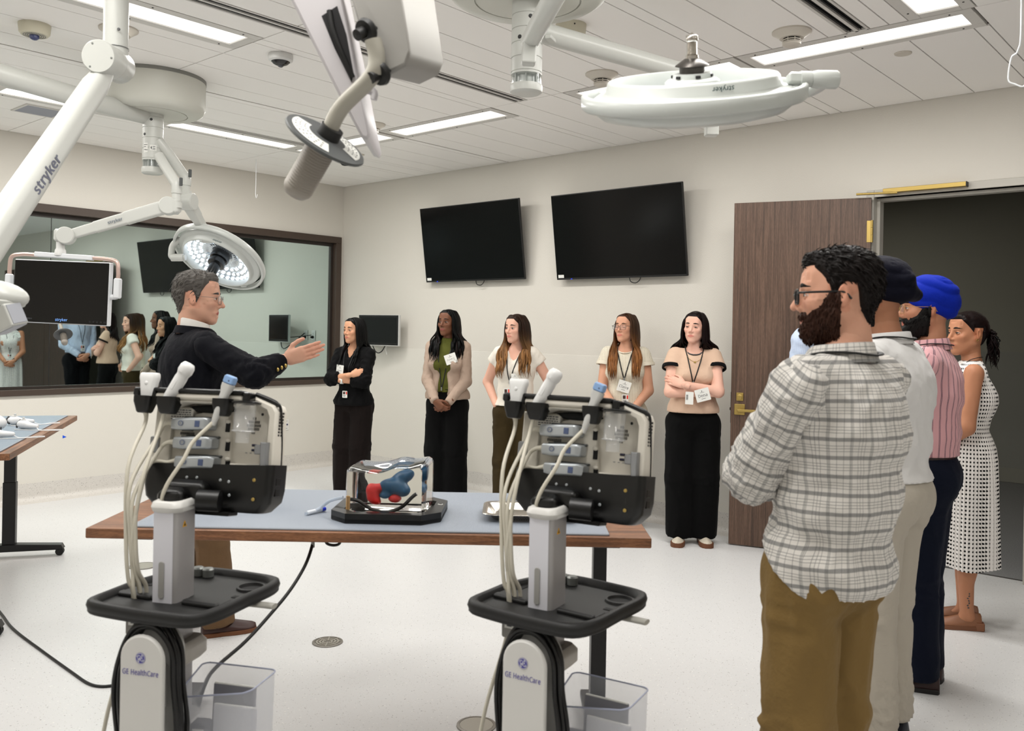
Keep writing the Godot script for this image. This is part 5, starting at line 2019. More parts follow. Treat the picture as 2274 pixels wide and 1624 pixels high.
	for k in 17:
		var a := PI * k / 16.0
		pl.append(Vector2(cos(a) * 0.0605, 0.685 + sin(a) * 0.0605))
	pl.append(Vector2(-0.0605, 0.36))
	pl.append(Vector2(0.0605, 0.36))
	MBv = MB.new()
	MBv.prism(pl, 0.150, 0.163, 0.005, Transform3D(Basis(), Vector3(0.024, 0, 0)), 0.8)
	MBv.commit("logo_panel", cwhite, c)
	MBv = MB.new()
	MBv.prism(pl, 0.078, 0.086, 0.003, Transform3D(Basis().scaled(Vector3(1.06, 1.012, 1)), Vector3(0.024, -0.0, 0)), 0.8)
	MBv.box(Vector3(0.024, 0.6, 0.12), Vector3(0.05, 0.12, 0.07), 0.01)
	MBv.box(Vector3(0.02, 0.55, 0.062), Vector3(0.04, 0.3, 0.034), 0.002)
	MBv.commit("cord_reel", cwhite, c)
	var vio := Color(0.27, 0.25, 0.60)
	var lx := Transform3D(Basis(), Vector3(0.022, 0.690, 0.1636))
	MBv = MB.new()
	MBv.lathe([Vector2(0.0135, 0), Vector2(0.0135, 0.0006), Vector2(0, 0.0006)], 30, lx * Transform3D(Basis(Vector3.RIGHT, PI / 2), Vector3.ZERO))
	MBv.commit("emblem", mat("violetink", vio, 0.5), c)
	MBv = MB.new()
	MBv.t = lx
	var sw := mat("emblemwhite")
	var loop := PackedVector3Array()
	for k in 33:
		var a := TAU * k / 32.0
		loop.append(Vector3(cos(a) * 0.0122, sin(a) * 0.0122, 0.0009))
	MBv.tube(loop, 0.0005, 5, false)
	# flowing twin letters inside the ring
	MBv.tube(curve([Vector3(0.000, 0.0048, 0.0009), Vector3(-0.0035, 0.0075, 0.0009), Vector3(-0.0068, 0.004, 0.0009), Vector3(-0.0062, -0.001, 0.0009), Vector3(-0.0028, -0.0012, 0.0009), Vector3(-0.0005, 0.003, 0.0009), Vector3(-0.001, -0.003, 0.0009), Vector3(-0.004, -0.0072, 0.0009), Vector3(-0.0072, -0.005, 0.0009), Vector3(-0.004, -0.0028, 0.0009), Vector3(0.0, -0.001, 0.0009)], 4), 0.0007, 5)
	MBv.tube(curve([Vector3(0.0068, 0.0045, 0.0009), Vector3(0.0045, 0.0075, 0.0009), Vector3(0.0022, 0.005, 0.0009), Vector3(0.004, 0.0018, 0.0009), Vector3(0.0062, 0.001, 0.0009), Vector3(0.0028, 0.0005, 0.0009), Vector3(0.0012, -0.0035, 0.0009), Vector3(0.0038, -0.0065, 0.0009), Vector3(0.0072, -0.0045, 0.0009), Vector3(0.0068, -0.0015, 0.0009)], 4), 0.0007, 5)
	for k in 4:
		var a := PI / 4 + PI / 2 * k
		MBv.tube(PackedVector3Array([Vector3(cos(a) * 0.0095, sin(a) * 0.0095, 0.0009), Vector3(cos(a + 0.45) * 0.0108, sin(a + 0.45) * 0.0108, 0.0009)]), 0.0006, 5)
	MBv.commit("emblem_letters", sw, c).set_meta("kind", "stuff")
	text("lettering", "GE HealthCare", 0.0128, Color(0.36, 0.34, 0.62), Transform3D(Basis().scaled(Vector3(0.86, 1, 1)), Vector3(0.022, 0.655, 0.1636)), c)
	# wound black cord
	MBv = MB.new()
	var rg := RandomNumberGenerator.new()
	rg.seed = 5 + int(at.x * 100)
	for k in 8:
		var z := 0.094 + 0.0068 * k
		var w := 0.066 + 0.004 * (k % 3) + rg.randf() * 0.008
		var hh := 0.008 * (k % 3)
		var dn := 0.36 + rg.randf() * 0.05
		var pts := [Vector3(0.024 + w * 0.75, dn, z)]
		pts.append_array([Vector3(0.024 + w * 1.12 + rg.randf() * 0.012, 0.50, z + 0.004), Vector3(0.024 + w, 0.62, z), Vector3(0.024 + w * 0.92, 0.70, z), Vector3(0.024 + w * 0.5, 0.742 + hh, z), Vector3(0.024, 0.756 + hh, z), Vector3(0.024 - w * 0.55, 0.742 + hh, z), Vector3(0.024 - w * 0.98, 0.69, z), Vector3(0.024 - w * 1.1 - rg.randf() * 0.016, 0.6, z), Vector3(0.024 - w * 1.05, 0.48, z), Vector3(0.024 - w * (0.7 + rg.randf() * 0.3), dn, z), Vector3(0.024 - w * 0.3, dn - 0.05, z), Vector3(0.024 + w * 0.3, dn - 0.05, z), Vector3(0.024 + w * 0.75, dn, z)])
		MBv.tube(curve(pts, 5), 0.0052, 8, false)
	MBv.commit("power_cord", mat("cordblack"), c)
	# base with casters (mostly below the frame)
	for k in 4:
		var a := PI / 4 + PI / 2 * k
		MBv = MB.new()
		MBv.tube(PackedVector3Array([Vector3(cos(a) * 0.05, 0.16, sin(a) * 0.05), Vector3(cos(a) * 0.16, 0.13, sin(a) * 0.16), Vector3(cos(a) * 0.29, 0.095, sin(a) * 0.29)]), [0.05, 0.04, 0.03], 14, true, 0.7)
		MBv.commit("base_arm", cwhite, c)
		MBv = MB.new()
		var p := Vector3(cos(a) * 0.28, 0, sin(a) * 0.28)
		for q in [-0.014, 0.014]:
			MBv.lathe([Vector2(0, -0.009), Vector2(0.038, -0.009), Vector2(0.042, -0.005), Vector2(0.042, 0.005), Vector2(0.038, 0.009), Vector2(0, 0.009)], 18, axis_y(p + Vector3(q, 0.042, 0), Vector3(1, 0, 0)))
		MBv.box(p + Vector3(0, 0.06, 0), Vector3(0.026, 0.05, 0.03), 0.008)
		MBv.commit("caster", mat("draingrey"), c)
	make_console(c, cream, black)
	# things that stand in the bin
	var g := c.transform
	var pk := thing("power_strip", "grey power strip with outlets standing in the clear bin of the %s cart" % side, "power strip", g * Vector3(0.085, 0.318, -0.005), yaw + 0.12, "power strips in the bins")
	MBv = MB.new()
	MBv.box(Vector3(0, 0.08, 0), Vector3(0.05, 0.16, 0.04), 0.008)
	MBv.commit("body", mat("stripgrey"), pk)
	for k in 3:
		MBv = MB.new()
		MBv.box(Vector3(0.0, 0.13 - k * 0.045, 0.0215), Vector3(0.03, 0.03, 0.004), 0.002)
		MBv.commit("outlet", mat("plate"), pk)
		MBv = MB.new()
		MBv.box(Vector3(-0.006, 0.134 - k * 0.045, 0.024), Vector3(0.003, 0.008, 0.001))
		MBv.box(Vector3(0.006, 0.134 - k * 0.045, 0.024), Vector3(0.003, 0.008, 0.001))
		MBv.box(Vector3(0.0, 0.124 - k * 0.045, 0.024), Vector3(0.005, 0.005, 0.001))
		MBv.commit("slots", mat("blackplastic"), pk).set_meta("kind", "stuff")
	for k in 2:
		var bk := thing("booklet", ["grey card booklet standing at the back of the %s cart's bin", "white card booklet standing in the %s cart's bin"][k] % side, "booklet", g * Vector3(0.15 + k * 0.02, 0.316, -0.045 + k * 0.03), yaw, "booklets in the bins")
		MBv = MB.new()
		MBv.box(Vector3(0, 0.12 - k * 0.02, 0), Vector3(0.12, 0.24 - k * 0.04, 0.01), 0.002, Basis(Vector3.RIGHT, -0.08))
		MBv.commit("cover", mat("bookgrey%d" % k, [Color(0.50, 0.50, 0.53), Color(0.80, 0.80, 0.82)][k], 0.6), bk)
		MBv = MB.new()
		MBv.box(Vector3(0, 0.122 - k * 0.02, 0.0005), Vector3(0.116, 0.24 - k * 0.04, 0.006), 0.0, Basis(Vector3.RIGHT, -0.08))
		MBv.commit("pages", mat("paperwhite"), bk)
	make_probes(c, side, yaw)
	return c

func make_console(c: Node3D, cream: Material, black: Material) -> void:
	var k := Node3D.new()
	k.name = "console"
	c.add_child(k, true)
	k.transform = Transform3D(Basis(Vector3.RIGHT, deg_to_rad(-9.0)), Vector3(0.034, 1.0, -0.083))
	var mb := MB.new()
	# local: x across, y up from the base, back face near z = 0
	var sh := PackedVector2Array([Vector2(-0.186, 0.10), Vector2(0.186, 0.10), Vector2(0.184, 0.27), Vector2(0.176, 0.288), Vector2(0.106, 0.312), Vector2(-0.186, 0.312)])
	mb.prism(sh, -0.065, -0.028, 0.006)
	mb.commit("screen_shell", cream, k)
	mb = MB.new()
	mb.prism(PackedVector2Array([Vector2(-0.176, 0.112), Vector2(0.176, 0.112), Vector2(0.172, 0.264), Vector2(0.1, 0.3), Vector2(-0.176, 0.3)]), -0.068, -0.064, 0.001)
	mb.commit("screen", mat("tvscreen"), k)
	# side walls round a hollow back
	mb = MB.new()
	mb.prism(PackedVector2Array([Vector2(0.158, 0.10), Vector2(0.188, 0.10), Vector2(0.184, 0.27), Vector2(0.172, 0.288), Vector2(0.106, 0.312), Vector2(0.10, 0.292), Vector2(0.15, 0.272), Vector2(0.158, 0.255)]), -0.05, 0.0, 0.006)
	mb.commit("flank", cream, k)
	mb = MB.new()
	mb.prism(PackedVector2Array([Vector2(-0.186, 0.12), Vector2(-0.13, 0.12), Vector2(-0.13, 0.235), Vector2(-0.075, 0.245), Vector2(-0.06, 0.275), Vector2(-0.186, 0.275)]), -0.05, -0.008, 0.004)
	mb.commit("back_rise", cream, k)
	mb = MB.new()
	mb.prism(PackedVector2Array([Vector2(-0.186, 0.1), Vector2(0.055, 0.1), Vector2(0.035, 0.26), Vector2(-0.01, 0.275), Vector2(-0.13, 0.24)]), -0.05, -0.018, 0.004)
	mb.commit("connector_bay", cream, k)
	mb = MB.new()
	mb.prism(PackedVector2Array([Vector2(0.055, 0.1), Vector2(0.16, 0.1), Vector2(0.16, 0.118), Vector2(0.145, 0.13), Vector2(0.06, 0.128)]), -0.05, 0.004, 0.005)
	mb.commit("lower_ledge", cream, k)
	# black rim along the top, and the cream handle under it
	mb = MB.new()
	mb.tube(curve([Vector3(0.112, 0.315, -0.012), Vector3(0.15, 0.303, -0.012), Vector3(0.176, 0.291, -0.014), Vector3(0.185, 0.274, -0.02), Vector3(0.1855, 0.19, -0.04), Vector3(0.187, 0.11, -0.045)], 5), [0.007, 0.007, 0.007, 0.007, 0.007, 0.007, 0.007, 0.007, 0.007, 0.007, 0.006, 0.006, 0.005, 0.004, 0.004, 0.004] + range(20).map(func(_q): return 0.003), 10)
	mb.commit("edge_strip", black, k)
	mb = MB.new()
	mb.box(Vector3(-0.058, 0.301, 0.022), Vector3(0.312, 0.02, 0.03), 0.008)
	mb.prism(PackedVector2Array([Vector2(-0.13, 0.292), Vector2(0.09, 0.292), Vector2(0.08, 0.278), Vector2(0.03, 0.276), Vector2(0.0, 0.284), Vector2(-0.08, 0.284), Vector2(-0.11, 0.272)]), -0.03, 0.03, 0.004)
	mb.commit("handle", cream, k)
	mb = MB.new()
	mb.box(Vector3(-0.06, 0.3155, 0.02), Vector3(0.316, 0.013, 0.042), 0.005)
	mb.box(Vector3(-0.225, 0.309, 0.012), Vector3(0.022, 0.026, 0.05), 0.006)
	mb.box(Vector3(-0.17, 0.307, 0.030), Vector3(0.018, 0.032, 0.028), 0.004)
	mb.commit("handle_grip", black, k)
	mb = MB.new()
	mb.ell(Vector3(-0.02, 0.271, -0.016), Vector3(0.075, 0.011, 0.012))
	mb.commit("grip_slot", mat("holeblack"), k)
	# probe cups
	for q in [[-0.190, 0.026, 0.027], [-0.12, 0.022, 0.031], [0.046, 0.025, 0.026]]:
		mb = MB.new()
		var rows := []
		for w in [[0.0, 1.0], [-0.015, 0.98], [-0.042, 0.68], [-0.046, 0.55]]:
			var ring := PackedVector3Array()
			for e in rounded(q[2] * w[1], 0.026 * w[1], 0.014 * w[1], 4):
				ring.append(Vector3(q[0] + e.x, 0.297 + w[0], q[1] + 0.012 + e.y))
			rows.append(ring)
		mb.loft(rows)
		mb.commit("probe_cup", black, k)
	# three silver connectors; the probes' cables leave them on the left
	for i in 3:
		var y := 0.228 - i * 0.051
		var x := -0.058 + i * 0.011
		mb = MB.new()
		var rows := []
		for s in [[-0.062, 0.011, 0.012], [-0.056, 0.0155, 0.02], [-0.03, 0.0165, 0.026], [0.0, 0.0165, 0.029], [0.045, 0.0165, 0.029], [0.056, 0.0155, 0.025], [0.06, 0.012, 0.018]]:
			var ring := PackedVector3Array()
			for e in rounded(s[1], s[2], 0.007, 3):
				ring.append(Vector3(x + s[0], y + e.x + 0.002 * sin(s[0] * 40.0), 0.003 + e.y))
			rows.append(ring)
		mb.loft(rows)
		mb.commit("connector", mat("consilver"), k)
		mb = MB.new()
		mb.box(Vector3(x + 0.028, y, 0.0325), Vector3(0.015, 0.017, 0.002), 0.001)
		mb.lathe([Vector2(0.0072, 0), Vector2(0.0072, 0.0012), Vector2(0.0056, 0.0012), Vector2(0.0056, 0)], 16, axis_y(Vector3(x - 0.022, y, 0.032), Vector3(0, 0, 1)))
		mb.commit("connector_mark", mat("markblue"), k).set_meta("kind", "stuff")
		mb = MB.new()
		mb.box(Vector3(x + 0.012, y + 0.018, -0.02), Vector3(0.1, 0.006, 0.03), 0.002)
		mb.commit("connector_slot", mat("guardgrey"), k)
		mb = MB.new()
		mb.box(Vector3(0.034 + i * 0.005, y - 0.004, -0.0165), Vector3(0.013, 0.026, 0.004), 0.001)
		mb.commit("latch_slot", mat("holeblack"), k)
		mb = MB.new()
		mb.ell(Vector3(0.034 + i * 0.005, y + 0.012, -0.014), Vector3(0.008, 0.006, 0.006))
		mb.commit("latch", cream, k)
	# round vents of small slots
	for q in [[0.105, 0.232, 0.019], [-0.088, 0.202, 0.02]]:
		mb = MB.new()
		for r in 5:
			for cidx in 11:
				var e := Vector2(-1.0 + 0.2 * cidx, -1.0 + 0.5 * r)
				if e.length() < 1.05:
					mb.box(Vector3(q[0] + e.x * q[2], q[1] + e.y * q[2], -0.0174 if q[0] < 0 else -0.0276), Vector3(0.0021, 0.0076, 0.001))
		mb.commit("vent_slots", mat("ventbrown"), k).set_meta("kind", "stuff")
	mb = MB.new()
	for r in 8:
		for cidx in 2:
			mb.box(Vector3(0.1872 - r * 0.0003, 0.268 - r * 0.0085, -0.018 - cidx * 0.014), Vector3(0.0012, 0.0055, 0.009), 0.0)
	mb.commit("side_vents", mat("ventbrown"), k).set_meta("kind", "stuff")
	# ports
	for i in 4:
		var px := 0.112 + (i % 2) * 0.024
		var py := 0.179 - (i / 2) * 0.013
		mb = MB.new()
		mb.box(Vector3(px, py, -0.0275), Vector3(0.015, 0.0065, 0.003), 0.001)
		mb.commit("port", mat("portdark"), k)
		mb = MB.new()
		mb.box(Vector3(px, py + 0.001, -0.0262), Vector3(0.011, 0.002, 0.001))
		mb.commit("port_tongue", mat("portblue"), k)
	mb = MB.new()
	for i in 5:
		mb.box(Vector3(0.09 + i * 0.013, 0.158, -0.0278), Vector3(0.006, 0.0022, 0.0008))
	mb.commit("port_symbols", mat("greyink"), k).set_meta("kind", "stuff")
	mb = MB.new()
	mb.box(Vector3(0.15, 0.168, -0.006), Vector3(0.032, 0.026, 0.04), 0.003)
	mb.prism(PackedVector2Array([Vector2(0.152, 0.188), Vector2(0.172, 0.188), Vector2(0.172, 0.15), Vector2(0.176, 0.10), Vector2(0.16, 0.10), Vector2(0.154, 0.15)]), -0.02, 0.018, 0.003)
	mb.commit("wireless_adapter", mat("adaptergrey"), k)
	mb = MB.new()
	mb.box(Vector3(-0.178, 0.168, -0.02), Vector3(0.03, 0.045, 0.035), 0.004)
	mb.commit("side_box", mat("adaptergrey"), k)
	# screws
	mb = MB.new()
	mb.lathe([Vector2(0.004, 0), Vector2(0.004, 0.0006), Vector2(0, 0.0006)], 12, axis_y(Vector3(0.142, 0.262, -0.0015), Vector3(0, 0, 1)))
	mb.commit("screw_hole", mat("holeblack"), k)
	# rating label
	mb = MB.new()
	mb.box(Vector3(-0.105, 0.252, -0.0075), Vector3(0.07, 0.032, 0.001))
	mb.commit("rating_label", mat("labelcream"), k)
	mb = MB.new()
	var rg := RandomNumberGenerator.new()
	rg.seed = 3
	for r in 5:
		var x := -0.137
		while x < -0.08:
			var w := rg.randf_range(0.003, 0.009)
			mb.box(Vector3(x + w * 0.5, 0.265 - r * 0.006, -0.0068), Vector3(w, 0.0026, 0.0005))
			x += w + 0.0025
	mb.commit("label_print", mat("inkgrey"), k).set_meta("kind", "stuff")
	# black base tray of the console
	mb = MB.new()
	var rows := []
	for w in [[0.0, 0.80, 0.030], [0.004, 0.86, 0.036], [0.03, 0.98, 0.046], [0.06, 1.0, 0.05], [0.118, 1.0, 0.05]]:
		var ring := PackedVector3Array()
		for e in rounded(0.190 * w[1], w[2], 0.02, 5):
			ring.append(Vector3(e.x + 0.006, w[0] + (0.012 * smoothstep(0.1, 0.2, e.x) if w[0] > 0.1 else 0.0), -0.028 + e.y))
		rows.append(ring)
	mb.loft(rows)
	mb.commit("base_shell", black, k)
	mb = MB.new()
	for q in [[-0.05, 0.085], [-0.02, 0.086], [0.05, 0.083], [0.075, 0.08], [0.08, 0.045], [0.05, 0.018]]:
		mb.lathe([Vector2(0.0042, 0), Vector2(0.003, 0.0015), Vector2(0, 0.0016)], 10, axis_y(Vector3(q[0], q[1], 0.0225), Vector3(0, 0, 1)))
	mb.commit("screw", mat("consilver"), k).set_meta("kind", "stuff")
	mb = MB.new()
	for q in [[0.148, 0.088], [0.15, 0.038]]:
		mb.lathe([Vector2(0.005, 0), Vector2(0.004, 0.0015), Vector2(0, 0.0016)], 10, axis_y(Vector3(q[0], q[1], 0.0225), Vector3(0, 0, 1)))
	mb.commit("brass_screw", mat("brass"), k).set_meta("kind", "stuff")
	for i in 2:
		mb = MB.new()
		mb.box(Vector3(0.1955, 0.085 - i * 0.028, -0.02), Vector3(0.003, 0.02, 0.026), 0.001)
		mb.commit("side_latch", mat("hingedark"), k)
	# knuckle that joins the console to the column
	mb = MB.new()
	mb.box(Vector3(-0.03, 0.05, 0.045), Vector3(0.13, 0.06, 0.055), 0.02)
	mb.box(Vector3(-0.045, 0.035, 0.085), Vector3(0.085, 0.05, 0.05), 0.02)
	mb.tube(PackedVector3Array([Vector3(0.02, 0.03, 0.07), Vector3(0.075, 0.03, 0.055)]), 0.028, 18)
	mb.commit("knuckle", black, k)
	mb = MB.new()
	mb.box(Vector3(0.02, -0.004, 0.0), Vector3(0.13, 0.012, 0.05), 0.003)
	mb.box(Vector3(0.055, 0.008, 0.026), Vector3(0.024, 0.006, 0.001))
	mb.commit("hinge_plate", mat("hingedark"), k)
	# clear gel-bottle cup with black collar
	mb = MB.new()
	var gx := Transform3D(Basis(), Vector3(0.107, 0.213, 0.03))
	mb.lathe([Vector2(0.0, -0.03), Vector2(0.018, -0.03), Vector2(0.018, -0.005), Vector2(0.026, 0.0), Vector2(0.031, 0.003), Vector2(0.031, 0.0), Vector2(0.027, 0.006), Vector2(0.028, 0.075)], 30, gx, 0.5)
	var cl := mat("clearcup")
	cl.transparency = BaseMaterial3D.TRANSPARENCY_ALPHA
	mb.commit("clear_cup", cl, k)
	mb = MB.new()
	mb.lathe([Vector2(0.0275, 0.072), Vector2(0.04, 0.074), Vector2(0.041, 0.078), Vector2(0.03, 0.081), Vector2(0.02, 0.081)], 30, gx)
	mb.box(Vector3(0.107, 0.305, 0.016), Vector3(0.022, 0.026, 0.04), 0.005)
	mb.commit("cup_collar", mat("smokeblack"), k)

func make_probes(c: Node3D, side: String, yaw: float) -> void:
	var con: Transform3D = c.transform * (c.get_node("console") as Node3D).transform
	var inv := c.transform.affine_inverse()
	var T := inv * con
	var cab := mat("cablecream")
	var w := mat("probewhite")
	var bay := func(i): return T * Vector3(-0.122 + i * 0.011, 0.228 - i * 0.051, 0.003)
	for i in 3:
		var o := thing("ultrasound_probe", ["wide white linear probe standing in the leftmost cup of the %s cart", "long white convex probe leaning right in the %s cart's second cup", "pale probe with blue-grey tip leaning in the right-hand cup of the %s cart"][i] % side, "ultrasound probe", c.position, yaw, "ultrasound probes on the carts")
		var mb := MB.new()
		if i == 0:
			mb.t = T * Transform3D(Basis(), Vector3(-0.186, 0.305, 0.036))
			var rows := []
			for s in [[-0.02, 0.016, 0.012], [0.006, 0.02, 0.014], [0.018, 0.0225, 0.014], [0.03, 0.0245, 0.014], [0.04, 0.0275, 0.0135], [0.046, 0.028, 0.013], [0.053, 0.0275, 0.011], [0.056, 0.025, 0.008]]:
				var ring := PackedVector3Array()
				for e in rounded(s[1], s[2], s[2] * 0.7, 4):
					ring.append(Vector3(e.x, s[0], e.y))
				rows.append(ring)
			mb.loft(rows)
			mb.commit("head", w, o)
			mb = MB.new()
			mb.t = T * Transform3D(Basis(), Vector3(-0.186, 0.305, 0.036))
			mb.ell(Vector3(0.0, 0.027, 0.0135), Vector3(0.0055, 0.0055, 0.003))
			mb.commit("marker_button", w, o)
		elif i == 1:
			var b := Basis(Vector3.BACK, -0.50)
			mb.t = T * Transform3D(b, Vector3(-0.118, 0.30, 0.036))
			mb.lathe([Vector2(0.013, -0.03), Vector2(0.0165, 0.0), Vector2(0.0175, 0.055), Vector2(0.0165, 0.066), Vector2(0.018, 0.07), Vector2(0.0205, 0.077), Vector2(0.020, 0.092), Vector2(0.015, 0.101), Vector2(0.0, 0.104)], 24, Transform3D(Basis(), Vector3.ZERO), 0.4)
			mb.box(Vector3(0.0, 0.078, 0.015), Vector3(0.012, 0.012, 0.012), 0.003)
			mb.box(Vector3(0.0, 0.035, 0.0155), Vector3(0.011, 0.03, 0.005), 0.002)
			mb.commit("head", w, o)
		else:
			var b := Basis(Vector3.BACK, -0.30)
			mb.t = T * Transform3D(b, Vector3(0.046, 0.283, 0.05))
			var rows := []
			for s in [[-0.06, 0.006, 0.006], [-0.03, 0.009, 0.009], [0.0, 0.011, 0.011], [0.03, 0.012, 0.011], [0.044, 0.0165, 0.0125], [0.056, 0.017, 0.013]]:
				var ring := PackedVector3Array()
				for e in rounded(s[1], s[2], s[2] * 0.75, 4):
					ring.append(Vector3(e.x, s[0], e.y))
				rows.append(ring)
			mb.loft(rows)
			mb.commit("head", mat("probegrey"), o)
			mb = MB.new()
			mb.t = T * Transform3D(b, Vector3(0.046, 0.283, 0.05))
			mb.box(Vector3(0, 0.067, 0), Vector3(0.032, 0.024, 0.025), 0.005)
			mb.commit("tip", mat("tipblue"), o)
			mb = MB.new()
			mb.t = T * Transform3D(b, Vector3(0.046, 0.283, 0.05))
			mb.box(Vector3(0.004, 0.065, 0.0127), Vector3(0.004, 0.004, 0.0006))
			mb.commit("tip_mark", mat("markblue"), o)
		# lead: from the head down through the tray's notch, a loop below, and the end at the connector
		var notch := Vector3(-0.098 + 0.008 * i, 0.80, 0.03 - 0.015 * i)
		mb = MB.new()
		if i == 0:
			var s0 := T * Vector3(-0.19, 0.262, 0.038)
			mb.tube(curve([s0, s0 + Vector3(0.002, -0.04, 0.0), Vector3(-0.134, 1.12, 0.01), Vector3(-0.122, 0.95, 0.03), Vector3(-0.110, 0.84, 0.035), notch, Vector3(-0.10, 0.70, 0.03), Vector3(-0.15, 0.5, 0.05), Vector3(-0.17, 0.36, 0.05), Vector3(-0.14, 0.31, 0.04)], 6), [0.010, 0.009, 0.008, 0.007, 0.006] + range(50).map(func(_q): return 0.0052), 10)
		elif i == 1:
			var s0 := T * Vector3(-0.128, 0.262, 0.038)
			mb.tube(curve([s0, s0 + Vector3(-0.008, -0.05, 0.01), Vector3(-0.088, 1.10, 0.01), Vector3(-0.098, 0.98, 0.03), Vector3(-0.104, 0.88, 0.03), notch, Vector3(-0.09, 0.70, 0.02), Vector3(-0.10, 0.5, 0.03), Vector3(-0.08, 0.34, 0.03)], 6), 0.0052, 10)
		else:
			var s0 := T * Vector3(0.03, 0.235, 0.05)
			mb.tube(curve([s0 + Vector3(0.004, 0.012, 0), s0, Vector3(0.03, 1.19, -0.03), Vector3(0.018, 1.145, -0.005), Vector3(-0.01, 1.09, 0.015), Vector3(-0.024, 1.052, 0.02), Vector3(-0.028, 1.03, 0.01)], 6), [0.0085, 0.008, 0.008, 0.0075, 0.0075, 0.007, 0.006] + range(50).map(func(_q): return 0.0052), 10)
		mb.commit("cable", cab, o)
		# connector end of the lead
		var e: Vector3 = bay.call(i)
		mb = MB.new()
		mb.tube(curve([e + Vector3(0.008, 0, 0), e, e + Vector3(-0.022, -0.004, 0.006), e + [Vector3(-0.036, -0.035, 0.014), Vector3(-0.04, -0.03, 0.018), Vector3(-0.058, -0.008, 0.034)][i], Vector3(-0.118 + i * 0.010, 1.08 - i * 0.03, 0.02), Vector3(-0.110 + i * 0.008, 0.95, 0.03), Vector3(-0.102 + i * 0.008, 0.86, 0.028), notch + Vector3(0.006, 0, 0.005), Vector3(-0.085, 0.7, 0.01 + i * 0.01), Vector3(-0.11, 0.5, 0.02 + i * 0.012), Vector3(-0.09, 0.3, 0.03)], 6), [0.0125, 0.012, 0.0115, 0.011, 0.010, 0.009, 0.009, 0.0085, 0.0075, 0.007, 0.0065, 0.006] + range(60).map(func(_q): return 0.0052), 10)
		mb.commit("connector_lead", cab, o)
